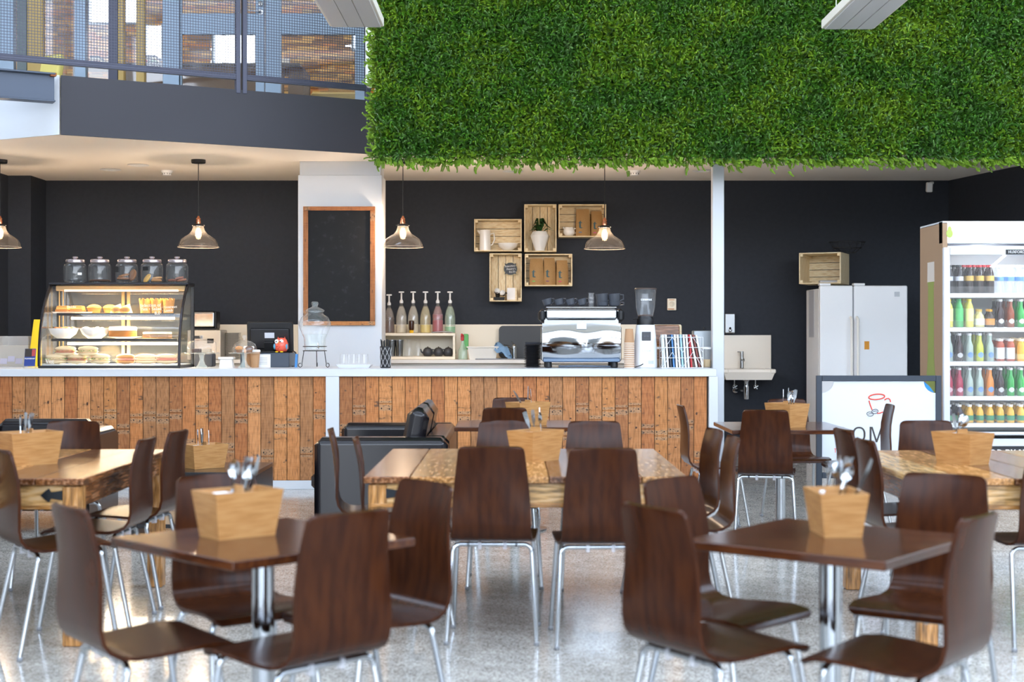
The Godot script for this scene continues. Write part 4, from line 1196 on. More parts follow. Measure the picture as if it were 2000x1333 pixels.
	put("block", cd, MB.new().rbox(Vector3(0.005, 0.07, -0.01), Vector3(0.11, 0.14, 0.02), 0.002), PINE)
	put("card", cd, MB.new().rbox(Vector3(-0.004, 0.073, 0.002), Vector3(0.09, 0.13, 0.003), 0.0), PAPER)

# ------------------------------------------------------------------ basin, fridge and sign at the right
func build_right_corner() -> void:
	var d := 15.78
	var sp := thing("basin_splashback", "cream splashback panel on the dark wall above the hand basin", "panel", Vector3(X(1459, d), Y(688, d), -d))
	put("panel", sp, MB.new().rbox(Vector3(0, 0, -0.005), Vector3(94 * d / F, 66 * d / F, 0.02), 0.002), mat(hx("ece5d8"), 0.25))
	var bd := 15.35
	var by := Y(722, bd)
	var bw := 104.0 * bd / F
	var ba := thing("hand_basin", "cream rectangular wall-hung hand basin with chrome waste pipe", "basin", Vector3(X(1464, bd), by, -15.56))
	var cm := mat(hx("efe8dc"), 0.15)
	for s in [-1.0, 1.0]:
		put("rim_side", ba, MB.new().rbox(Vector3(s * (bw / 2 - 0.03), -0.02, 0), Vector3(0.06, 0.045, 0.42), 0.01), cm)
		put("rim_end", ba, MB.new().rbox(Vector3(0, -0.02, s * 0.17 - 0.01), Vector3(bw - 0.1, 0.045, 0.07), 0.01), cm)
	put("bowl", ba, MB.new().taper(Vector3(0, -0.115, 0), Vector2(bw - 0.08, 0.34), Vector2(bw - 0.02, 0.41), 0.085), cm)
	put("trap", ba, MB.new().lathe([[0.05, -0.11], [0.05, -0.125], [0.028, -0.14], [0.028, -0.19], [0.036, -0.19], [0.036, -0.33], [0.0, -0.335]], Vector3(0.0, 0, 0.0), 18), CHROME)
	put("waste_pipe", ba, MB.new().tube([Vector3(0, -0.24, 0), Vector3(-0.06, -0.24, -0.03), Vector3(-0.09, -0.24, -0.2)], 0.017, 10).lathe([[0.0, 0.0], [0.04, 0.0], [0.03, 0.015], [0.0, 0.016]], Vector3(-0.09, -0.24, -0.2), 16, Basis(Vector3.RIGHT, PI / 2)), CHROME)
	for s in [-1.0, 1.0]:
		var v := put("stop_valve", ba, MB.new().tube([Vector3(s * 0.115, -0.11, -0.1), Vector3(s * 0.115, -0.2, -0.1)], 0.009, 8).lathe([[0.0, 0.0], [0.03, 0.0], [0.026, 0.03], [0.0, 0.034]], Vector3(s * 0.115, -0.2, -0.1), 14, Basis(Vector3.RIGHT, PI / 2)), CHROME)
		put("cross_handle", v, MB.new().rbox(Vector3(s * 0.115, -0.2, -0.05), Vector3(0.06, 0.012, 0.012), 0.004, Basis(Vector3.BACK, 0.5)).rbox(Vector3(s * 0.115, -0.2, -0.05), Vector3(0.012, 0.06, 0.012), 0.004, Basis(Vector3.BACK, 0.5)), CHROME)
	var tp := thing("basin_tap", "slim chrome pillar tap on the cream hand basin", "tap", Vector3(X(1459, bd), by, -15.7))
	put("body", tp, MB.new().lathe([[0.0, 0.0], [0.024, 0.0], [0.022, 0.01], [0.021, 0.19], [0.021, 0.19], [0.0, 0.192]], Vector3.ZERO, 16), CHROME)
	put("spout", tp, MB.new().tube([Vector3(0, 0.1, 0), Vector3(0, 0.105, 0.12), Vector3(0, 0.085, 0.13)], 0.012, 8), CHROME)
	put("lever", tp, MB.new().tube([Vector3(0, 0.185, 0), Vector3(-0.05, 0.185, 0.02)], 0.005, 6), CHROME)
	var sd := thing("soap_dispenser", "brushed steel soap dispenser on the dark wall above the basin splashback", "dispenser", Vector3(X(1424, d), Y(632, d), -d - 0.02))
	put("case", sd, MB.new().rbox(Vector3(0, 0, 0.05), Vector3(0.118, 0.22, 0.1), 0.012), mat(hx("a9adb0"), 0.35, 0.9))
	put("button", sd, MB.new().lathe([[0.0, 0.0], [0.013, 0.0], [0.011, 0.012], [0.0, 0.014]], Vector3(0, -0.055, 0.1), 12, Basis(Vector3.RIGHT, PI / 2)), BLACK)
	put("nozzle", sd, MB.new().lathe([[0.0, 0.0], [0.012, 0.0], [0.024, 0.03], [0.0, 0.032]], Vector3(0, -0.1, 0.105), 12), CHROME)
	var th := thing("thermostat", "cream wall thermostat with a round dial on the dark wall", "thermostat", Vector3(X(1312, d), Y(595, d), -d - 0.01))
	put("plate", th, MB.new().rbox(Vector3(0, 0, 0.012), Vector3(0.1, 0.13, 0.024), 0.005), CREAM)
	put("dial", th, MB.new().lathe([[0.03, 0.0], [0.028, 0.01], [0.0, 0.011]], Vector3(0, 0.005, 0.024), 20, Basis(Vector3.RIGHT, PI / 2)), mat(hx("e2d8c2"), 0.4))
	put("print_strip", th, MB.new().rbox(Vector3(0, 0.05, 0.0245), Vector3(0.06, 0.008, 0.001), 0.0).rbox(Vector3(-0.01, -0.052, 0.0245), Vector3(0.07, 0.012, 0.001), 0.0), mat(hx("c2895a"), 0.6))
	var se := thing("motion_sensor", "small white motion sensor on a bracket in the corner under the ceiling", "sensor", Vector3(X(1815, 15.6), Y(366, 15.6), -15.6))
	put("case", se, MB.new().rbox(Vector3(0, 0, 0), Vector3(0.068, 0.11, 0.05), 0.01, Basis(Vector3.RIGHT, 0.15)), WHITE)
	put("bracket", se, MB.new().rbox(Vector3(0.035, 0.05, -0.09), Vector3(0.04, 0.025, 0.16), 0.004), WHITE)
	# double-door fridge
	var fd := 14.8
	var wht := mat(hx("f8fafc"), 0.35)
	var x0 := X(1601, fd)
	var x1 := X(1773, fd)
	var fh := Y(558, fd)
	var fr := thing("double_door_fridge", "white side-by-side fridge with two tall handles", "fridge", Vector3((x0 + x1) / 2, 0, -fd))
	var fw := x1 - x0
	put("cabinet", fr, MB.new().rbox(Vector3(0, fh / 2 - 0.01, -0.37), Vector3(fw, fh - 0.04, 0.6), 0.006), wht)
	var split := X(1667, fd) - (x0 + x1) / 2
	for q in [[-fw / 2, split - 0.004, split - 0.03], [split + 0.004, fw / 2, split + 0.035]]:
		var dr := put("door", fr, MB.new().rbox(Vector3((q[0] + q[1]) / 2, (fh + 0.12) / 2, -0.03), Vector3(q[1] - q[0], fh - 0.12, 0.06), 0.012), wht)
		put("handle", dr, MB.new().tube([Vector3(q[2], Y(620, fd), 0.0), Vector3(q[2], Y(624, fd), 0.05), Vector3(q[2], 1.1, 0.055), Vector3(q[2], 0.66, 0.05), Vector3(q[2], 0.63, 0.0)], 0.014, 10), mat(hx("f3efe6"), 0.4))
		put("hinge_cap", fr, MB.new().rbox(Vector3(q[0] + 0.06 if q[0] < 0 else q[1] - 0.06, fh + 0.012, -0.05), Vector3(0.12, 0.025, 0.08), 0.006), wht)
	put("grille", fr, MB.new().rbox(Vector3(0, 0.06, -0.06), Vector3(fw, 0.1, 0.02), 0.002), mat(hx("c9ccce"), 0.5))
	for k in 4: put("grille_slot", fr, MB.new().rbox(Vector3(0, 0.03 + 0.02 * k, -0.049), Vector3(fw - 0.06, 0.008, 0.004), 0.0), BLACK)
	put("sticker", fr, MB.new().rbox(Vector3(X(1693, fd) - (x0 + x1) / 2, Y(675, fd), 0.001), Vector3(0.05, 0.085, 0.002), 0.0), mat(hx("e59a2c"), 0.6))
	put("badge", fr, MB.new().rbox(Vector3(X(1752, fd) - (x0 + x1) / 2, Y(575, fd), 0.001), Vector3(0.055, 0.05, 0.003), 0.001), mat(hx("c6cbd0"), 0.3))
	put("taped_notes", fr, MB.new().rbox(Vector3(-fw / 2 - 0.001, 1.55, -0.4), Vector3(0.003, 0.5, 0.25), 0.0), mat(hx("b9bcc4"), 0.7))
	var cr := crate("storage_crate", "pine storage crate lying on its side on top of the white fridge", Vector3(X(1638, 14.95), fh + 0.025 + 0.165, -15.42), 82 * 14.95 / F, 0.33, 0.46, false)
	cr.rotation.y = -0.42
	put("cloth", cr, MB.new().rbox(Vector3(0.06, -0.14, 0.3), Vector3(0.2, 0.03, 0.14), 0.01, Basis(Vector3.UP, 0.3)), mat(hx("c2c4c6"), 0.9))
	var wb := thing("wire_basket", "black wire bowl basket on the pine crate above the fridge", "basket", Vector3(X(1657, 15.1), fh + 0.027 + 0.33, -15.15))
	for q in [[0.09, 0.004], [0.15, 0.055], [0.19, 0.118]]:
		var ring := []
		for k in 33: ring.append(Vector3(cos(TAU * k / 32) * q[0], q[1], sin(TAU * k / 32) * q[0] * 0.75))
		put("ring", wb, MB.new().tube(ring, 0.0035, 5), BLACK)
	for k in 14:
		var a := TAU * k / 14.0
		var e := Vector3(cos(a + 0.25), 0, sin(a + 0.25) * 0.75)
		var e0 := Vector3(cos(a), 0, sin(a) * 0.75)
		put("wire", wb, MB.new().tube([e0 * 0.09 + Vector3(0, 0.004, 0), e * 0.15 + Vector3(0, 0.055, 0), e0 * 0.19 + Vector3(0, 0.118, 0)], 0.0025, 4), BLACK)
	var br := thing("broom_handle", "pale broom handle leaning in the gap beside the white fridge", "broom", Vector3(X(1788, 15.0), 0, -15.0))
	put("handle", br, MB.new().tube([Vector3(0.02, 0.05, 0), Vector3(-0.1, 1.24, -0.15)], 0.013, 8), mat(hx("bdb3a4"), 0.6))
	put("head", br, MB.new().rbox(Vector3(0.02, 0.05, 0), Vector3(0.12, 0.1, 0.06), 0.01), CHARCOAL)
	# framed sign on the floor
	var sz := 10.85
	var sx0 := X(1594, sz)
	var sx1 := X(1838, sz)
	var st := Y(734, sz)
	var sw := sx1 - sx0
	var sn := thing("framed_sign", "white sign with scooped corners in a dark frame before the fridges", "sign", Vector3((sx0 + sx1) / 2, 0, -sz))
	var fm := mat(hx("2b3440"), 0.45)
	var bar := 11.0 * sz / F
	var low := Y(918, sz)
	for s in [-1.0, 1.0]:
		put("upright", sn, MB.new().rbox(Vector3(s * (sw / 2 - bar / 2), st / 2, 0), Vector3(bar, st, 0.03), 0.003), fm)
		put("foot", sn, MB.new().rbox(Vector3(s * (sw / 2 - bar / 2), 0.012, 0), Vector3(0.06, 0.024, 0.4), 0.004), fm)
	put("top_bar", sn, MB.new().rbox(Vector3(0, st - bar / 2, 0), Vector3(sw - 2 * bar, bar, 0.03), 0.003), fm)
	put("bottom_bar", sn, MB.new().rbox(Vector3(0, low - bar, 0), Vector3(sw - 2 * bar, bar, 0.03), 0.003), fm)
	var pw := sw / 2 - bar
	var y0 := low - bar / 2
	var y1 := st - bar
	var cr_ := 0.09
	var pl := PackedVector2Array()
	for q in [[-pw, y1, 1, -1, 0.0], [pw, y1, -1, -1, 0.0], [pw, y0, -1, 1, 0.0], [-pw, y0, 1, 1, 0.0]]:
		var a0: float = 0.0
		var arc := []
		for k in 9:
			var a := PI / 2 * k / 8.0
			arc.append(Vector2(q[0] + q[2] * cr_ * cos(a), q[1] + q[3] * cr_ * sin(a)))
		if (q[2] > 0) == (q[3] < 0): arc.reverse()
		for p in arc: pl.append(p)
	put("board", sn, MB.new().prism(pl, 0.008, Transform3D(Basis.IDENTITY, Vector3(0, 0, -0.004))), mat(hx("d4d9df"), 0.5))
	put("corner_disc", sn, MB.new().prism(PackedVector2Array([Vector2(pw - 0.089, y1 - 0.002), Vector2(pw - 0.08, y1 - 0.04), Vector2(pw - 0.055, y1 - 0.07), Vector2(pw - 0.01, y1 - 0.088), Vector2(pw - 0.045, y1 - 0.04)]), 0.004, Transform3D(Basis.IDENTITY, Vector3(0, 0, -0.003))), mat(hx("1b7fc0"), 0.5))
	var red := mat(hx("e2503c"), 0.6)
	var blk := mat(hx("3b3634"), 0.6)
	var o := Vector3(-(sx0 + sx1) / 2, 0, 0.006)
	var P := func(x: float, y: float) -> Vector3: return Vector3(X(x, sz), Y(y, sz), 0) + o
	var ell := []
	for k in 33: ell.append(P.call(1712 + 15.5 * cos(TAU * k / 32) , 775.5 - 5.2 * sin(TAU * k / 32) - 1.2 * cos(TAU * k / 32)))
	put("logo_rim", sn, MB.new().tube(ell, 0.0052, 6), red)
	put("logo_side", sn, MB.new().tube([P.call(1697, 783), P.call(1699.5, 792), P.call(1703, 801)], 0.0048, 6), red)
	put("logo_handle", sn, MB.new().tube([P.call(1727, 782), P.call(1731, 779), P.call(1735, 778.5), P.call(1738, 781), P.call(1739, 786)], 0.0048, 6), red)
	put("logo_base", sn, MB.new().tube([P.call(1713, 808), P.call(1718, 807.5), P.call(1724, 805)], 0.0045, 6), red)
	put("logo_side", sn, MB.new().tube([P.call(1727, 798.5), P.call(1731, 800.5), P.call(1735, 799)], 0.0045, 6), red)
	for q in [[1699, 809, 0.1], [1708.5, 804, -0.2], [1732, 806, 0.2]]:
		var bean := []
		for k in 17:
			var a := TAU * k / 16
			var e := Vector2(6.4 * cos(a), 4.2 * sin(a)).rotated(q[2])
			bean.append(P.call(q[0] + e.x, q[1] + e.y))
		put("logo_bean", sn, MB.new().tube(bean, 0.0024, 5).tube([P.call(q[0] - 4, q[1] + 0.5), P.call(q[0], q[1] - 0.6), P.call(q[0] + 4.5, q[1] - 0.8)], 0.0022, 5), blk)
	for q in [["O", 1643], ["O", 1677.5], ["M", 1712]]:
		put("letter", sn, text_mesh(q[0], 29.0 * sz / F), blk, P.call(q[1], 850.5))
	put("tagline", sn, text_mesh("TH", 8.0 * sz / F), red, P.call(1635, 881))

# ------------------------------------------------------------------ glass-door drinks fridge
func bottle_mesh(prof: Array) -> ArrayMesh:
	return MB.new().lathe(prof, Vector3.ZERO, 12).mesh()

func build_drinks_fridge() -> void:
	var d := 11.2
	var x0 := X(1841, d)
	var wd := 0.98
	var h := Y(432, d)
	var dp := 0.62
	var fr := thing("drinks_fridge", "tall glass-door drinks fridge with a lit header and hessian-print sides", "fridge", Vector3(x0 + wd / 2, 0, -d))
	var shell := mat(hx("d5dae2"), 0.35)
	var burlap := grained("burlap", noise_tex(0.09, [[0.0, hx("8a6f56")], [1.0, hx("b3967a")]], 61), Vector3(2, 12, 2), 0.85)
	var hw := wd / 2
	var y_low := Y(850, d)   # bottom of the door
	var y_door := Y(484, d)  # top of the door frame
	var y_head := Y(476, d)
	put("side_wall", fr, MB.new().rbox(Vector3(-hw + 0.02, h / 2, -dp / 2), Vector3(0.04, h - 0.02, dp), 0.003), burlap)
	put("side_wall", fr, MB.new().rbox(Vector3(hw - 0.02, h / 2, -dp / 2), Vector3(0.04, h - 0.02, dp), 0.003), burlap)
	put("back_wall", fr, MB.new().rbox(Vector3(0, h / 2, -dp + 0.02), Vector3(wd - 0.08, h - 0.02, 0.04), 0.0), WHITE)
	put("roof", fr, MB.new().rbox(Vector3(0, h - 0.01, -dp / 2), Vector3(wd, 0.02, dp), 0.003), shell)
	put("inner_roof", fr, MB.new().rbox(Vector3(0, y_door + 0.005, -dp / 2), Vector3(wd - 0.08, 0.02, dp - 0.05), 0.0), WHITE)
	put("machine_box", fr, MB.new().rbox(Vector3(0, y_low / 2 - 0.01, -dp / 2), Vector3(wd - 0.08, y_low - 0.08, dp - 0.06), 0.002), CHARCOAL)
	var kp := put("kick_panel", fr, MB.new().rbox(Vector3(0, (y_low - 0.12) / 2, -0.012), Vector3(wd, y_low - 0.16, 0.024), 0.003), burlap)
	put("lettering", kp, text_mesh("GOOD BY NAT", 0.05, false, true), mat(hx("e8ecee"), 0.5), Vector3(X(1965, d) - x0 - hw, Y(885, d), 0.001))
	put("lower_trim", fr, MB.new().rbox(Vector3(0, y_low - 0.06, -0.01), Vector3(wd, 0.06, 0.03), 0.004), shell)
	# header light box
	var hb := put("header", fr, MB.new().rbox(Vector3(0, (h + y_head) / 2, -0.05), Vector3(wd, h - y_head, 0.09), 0.004), shell)
	put("light_panel", hb, MB.new().rbox(Vector3(0.01, (h + y_head) / 2, -0.003), Vector3(wd - 0.05, h - y_head - 0.015, 0.008), 0.003), glow(hx("fff6e2"), 0.36))
	put("printed_pears", hb, MB.new().ball(Vector3(-hw + 0.055, (h + y_head) / 2 - 0.01, 0.002), Vector3(0.026, 0.034, 0.003)).ball(Vector3(-hw + 0.055, (h + y_head) / 2 + 0.022, 0.002), Vector3(0.016, 0.026, 0.003)), glow(hx("9fbf5e"), 0.1))
	# green cider bottle printed on the side
	var g := PackedVector2Array()
	for s in [1.0, -1.0]:
		var seq := [[0.1, 0.16], [0.105, 0.55], [0.06, 0.95], [0.04, 1.15], [0.036, 1.72], [0.044, 1.76], [0.044, 1.86]]
		if s < 0: seq.reverse()
		for q in seq: g.append(Vector2(s * q[0] * 2.1, q[1]))
	var sideways := Transform3D(Basis(Vector3.UP, -PI / 2), Vector3(-hw - 0.0005, 0, -dp / 2))
	var prn := put("printed_bottle", fr, MB.new().prism(g, 0.001, sideways), mat(hx("8c9850"), 0.6))
	put("printed_cap", prn, MB.new().prism(PackedVector2Array([Vector2(-0.096, 1.76), Vector2(0.096, 1.76), Vector2(0.09, 1.92), Vector2(-0.09, 1.92)]), 0.0016, sideways), mat(hx("cfc8c0"), 0.6))
	put("printed_script", prn, MB.new().prism(PackedVector2Array([Vector2(-0.07, 0.4), Vector2(0.05, 0.42), Vector2(0.08, 0.75), Vector2(0.0, 0.68), Vector2(-0.09, 0.72)]), 0.0016, sideways), mat(hx("b8c49a"), 0.6))
	# door
	var dm := MB.new()
	var fw := 0.05
	for q in [[-hw + fw / 2, fw], [hw - fw / 2, fw]]:
		dm.rbox(Vector3(q[0], (y_low + y_door) / 2, 0.012), Vector3(q[1], y_door - y_low, 0.04), 0.005)
	dm.rbox(Vector3(0, y_door - 0.03, 0.012), Vector3(wd - 2 * fw, 0.06, 0.04), 0.005)
	dm.rbox(Vector3(0, y_low + 0.012, 0.012), Vector3(wd - 2 * fw, 0.024, 0.04), 0.005)
	var door := put("door", fr, dm, shell)
	put("pane", door, MB.new().rbox(Vector3(0, (y_low + y_door) / 2, 0.01), Vector3(wd - 2 * fw, y_door - y_low - 0.08, 0.006), 0.0), glass(Color(1, 1, 1), 0.0))
	put("name_plate", door, MB.new().rbox(Vector3(X(1982, d) - x0 - hw, Y(493, d), 0.034), Vector3(0.165, 0.038, 0.004), 0.0), BLACK)
	put("name_lettering", door, text_mesh("HUXFORD", 0.021), PAPER, Vector3(X(1982, d) - x0 - hw, Y(493, d), 0.037))
	# lights inside
	var tube_x := hw - 0.07
	put("light_strip", fr, MB.new().rbox(Vector3(tube_x, (y_low + y_door) / 2, -0.05), Vector3(0.03, y_door - y_low - 0.1, 0.03), 0.005), glow(hx("f4f9ff"), 0.6))
	put("light_strip", fr, MB.new().rbox(Vector3(0, y_door - 0.02, -0.06), Vector3(wd - 0.2, 0.02, 0.03), 0.004), glow(hx("f4f9ff"), 0.6))
	for q in [[Vector3(tube_x - 0.02, (y_low + y_door) / 2, -0.06), Vector2(0.03, 1.3), Vector3(-1, 0, -0.45), 0.15], [Vector3(0, y_door - 0.04, -0.06), Vector2(0.8, 0.03), Vector3(0, -1, -0.25), 0.1]]:
		var al := AreaLight3D.new()
		al.name = "fridge_light"
		al.area_size = q[1]
		al.light_energy = q[3]
		al.light_color = hx("f2f8ff")
		al.shadow_enabled = true
		al.area_range = 12.0
		al.area_attenuation = 2.0
		fr.add_child(al, true)
		al.transform = Transform3D(Basis.looking_at(q[2], Vector3.UP if absf(q[2].y) < 0.9 else Vector3.RIGHT), q[0])
	# shelves and their bottles
	var shelf_px := [574.0, 641.0, 708.0, 776.0, 829.0]
	var rows := [
		["cola", "cola", "cola_red", "cola_red", "cola_red", "water", "water", "water", "water", "water", "water"],
		["lemon", "lime", "lemon", "short_pale", "short_dark", "dark", "amber", "green", "dark", "dark", "amber"],
		["clear", "dark", "clear", "yellow", "clear", "juice_red", "juice_red", "juice_orange", "juice_orange", "juice_orange", "juice_red"],
		["red", "red", "clear", "clear", "orange", "dark", "green", "green", "dark", "dark", "red"],
		["small_dark", "small_dark", "small_gold", "small_gold", "small_gold", "small_gold", "small_gold", "small_gold", "small_gold", "small_dark", "small_dark"]]
	var tall := [[0.0, 0.0], [0.029, 0.0], [0.031, 0.006], [0.031, 0.09], [0.029, 0.1], [0.031, 0.11], [0.03, 0.145], [0.024, 0.175], [0.013, 0.2], [0.012, 0.212]]
	var glassy := [[0.0, 0.0], [0.028, 0.0], [0.03, 0.006], [0.03, 0.1], [0.026, 0.13], [0.014, 0.165], [0.012, 0.21]]
	var round_ := [[0.0, 0.0], [0.034, 0.0], [0.036, 0.008], [0.036, 0.07], [0.03, 0.095], [0.015, 0.112], [0.014, 0.13]]
	var block := [[0.0, 0.0], [0.03, 0.0], [0.032, 0.006], [0.032, 0.125], [0.026, 0.145], [0.019, 0.155], [0.019, 0.165]]
	var small := [[0.0, 0.0], [0.028, 0.0], [0.03, 0.006], [0.03, 0.075], [0.024, 0.1], [0.014, 0.118], [0.014, 0.132]]
	var liquid := func(c: String) -> Material:
		var m := mat(hx(c), 0.12)
		return m
	var spec := {  # profile, colour, cap, label colour, label band, name, phrase
		"cola": [tall, "1a1216", "17171a", "c8ccd4", [0.1, 0.135], "cola_bottle", "cola bottle with a black cap"],
		"cola_red": [tall, "22100c", "c81f2c", "c8a24c", [0.1, 0.14], "cola_bottle", "cola bottle with a red cap and gold label"],
		"water": [tall, "dfe8ee", "f2f4f6", "5a86c0", [0.1, 0.13], "water_bottle", "clear water bottle with a white cap and blue label"],
		"lemon": [tall, "e4d85a", "f0d824", "f3ec9a", [0.05, 0.15], "iced_tea_bottle", "yellow iced tea bottle with a yellow cap"],
		"lime": [tall, "3fae5c", "1fa04a", "58c070", [0.05, 0.15], "iced_tea_bottle", "green iced tea bottle with a green cap"],
		"short_pale": [round_, "d9d090", "c9a850", "e8eef0", [0.02, 0.07], "juice_bottle", "squat pale lemonade bottle with a white label"],
		"short_dark": [round_, "3b2a1c", "e0a030", "e0902c", [0.02, 0.07], "juice_bottle", "squat dark bottle with an orange label"],
		"dark": [glassy, "2e1518", "d8d8d8", "c9c5c2", [0.03, 0.07], "soda_bottle", "dark glass soda bottle with a silver cap"],
		"amber": [glassy, "8a3c14", "d8d8d8", "d9cfc4", [0.03, 0.07], "soda_bottle", "amber glass soda bottle with a silver cap"],
		"green": [glassy, "1f9a3c", "d8d8d8", "cfe0d2", [0.03, 0.07], "soda_bottle", "bright green glass soda bottle with a silver cap"],
		"clear": [glassy, "a9b8ac", "e4e6e8", "6f94c4", [0.03, 0.075], "soda_bottle", "pale clear glass soda bottle with a round blue label"],
		"yellow": [glassy, "c6cc48", "e4e6e8", "7fa2c8", [0.03, 0.075], "soda_bottle", "yellow green glass soda bottle with a blue label"],
		"red": [glassy, "a81f44", "d8d8d8", "d9a9b4", [0.03, 0.07], "soda_bottle", "red glass soda bottle with a silver cap"],
		"orange": [glassy, "e2842c", "d8d8d8", "6f94c4", [0.03, 0.075], "soda_bottle", "orange glass soda bottle with a blue label"],
		"juice_red": [block, "b4563c", "e9e4de", "f0f0ee", [0.02, 0.11], "smoothie_bottle", "reddish smoothie bottle with a tall white label"],
		"juice_orange": [block, "f0a82c", "f4e2b8", "f6c860", [0.02, 0.06], "smoothie_bottle", "orange juice bottle with a white cap"],
		"small_dark": [small, "2a2030", "ececec", "2f8a5a", [0.02, 0.06], "small_juice_bottle", "small dark juice bottle with a white cap and green label"],
		"small_gold": [small, "e8b03c", "f4f2ea", "2f8a5a", [0.02, 0.06], "small_juice_bottle", "small golden juice bottle with a white cap and green label"]}
	var proto := {}
	var names := ["top", "second", "third", "fourth", "bottom"]
	var tilt := 0.05
	for s in 5:
		var sy := Y(shelf_px[s], d - 0.0)
		var sh := put("shelf", fr, MB.new().rbox(Vector3(0, sy - 0.012, -0.31), Vector3(wd - 0.1, 0.014, 0.5), 0.002, Basis(Vector3.RIGHT, tilt)), WHITE)
		put("price_rail", sh, MB.new().rbox(Vector3(0, sy - 0.012, -0.058), Vector3(wd - 0.1, 0.034, 0.006), 0.002), WHITE)
		put("front_guard", sh, MB.new().rbox(Vector3(0, sy + 0.032, -0.06), Vector3(wd - 0.1, 0.055, 0.003), 0.0), glass(Color(1, 1, 1), 0.0))
		for k in 11:
			var kind: String = rows[s][k]
			var sp: Array = spec[kind]
			if s == 3 and k == 8: continue
			var px := -hw + 0.085 + k * 0.0815
			var depth := 4 if s > 1 else 3
			for r in depth:
				if kind.begins_with("short") and r > 1: continue
				var where: String = "%s, %s row, %s fridge shelf" % [sp[6], ["front", "second", "third", "fourth"][r], names[s]]
				var zz := -0.1 - r * 0.078
				var p := Vector3(x0 + hw + px + (0.004 if r % 2 else -0.003), sy + 0.0 + (-zz - 0.06) * tan(tilt) + 0.002, -d + zz)
				if not proto.has(kind):
					var o := thing(sp[5], where, "bottle", p, 0, "bottles in the drinks fridge")
					var c := hx(sp[1])
					put("bottle", o, bottle_mesh(sp[0]), mat(c, 0.1) if kind != "water" else glass(Color(0.9, 0.95, 1), 0.3))
					var top: float = sp[0][-1][1]
					var rr: float = sp[0][-1][0] + 0.0035
					put("cap", o, MB.new().lathe([[rr, top - 0.004], [rr, top - 0.004], [rr, top + 0.014], [rr, top + 0.014], [0.0, top + 0.015]], Vector3.ZERO, 10), mat(hx(sp[2]), 0.4))
					var rad: float = sp[0][2][0] + 0.0008
					if kind in ["clear", "yellow", "orange", "dark", "amber", "green", "red"]:
						var rws := []
						for i in 5:
							var line := PackedVector3Array()
							for j in 7:
								var a := PI / 2 + (j / 3.0 - 1.0) * 0.8 * sqrt(1.0 - pow(i / 2.0 - 1.0, 2) * 0.96)
								line.append(Vector3(cos(a) * rad, lerpf(sp[4][0], sp[4][1], i / 4.0), sin(a) * rad))
							rws.append(line)
						put("label", o, MB.new().grid(rws), mat(hx(sp[3]), 0.5))
					else:
						put("label", o, MB.new().lathe([[rad, sp[4][0]], [rad, sp[4][1]]], Vector3.ZERO, 12), mat(hx(sp[3]), 0.5))
					proto[kind] = o
				else:
					copy(proto[kind], p, 0, where, "bottles in the drinks fridge")

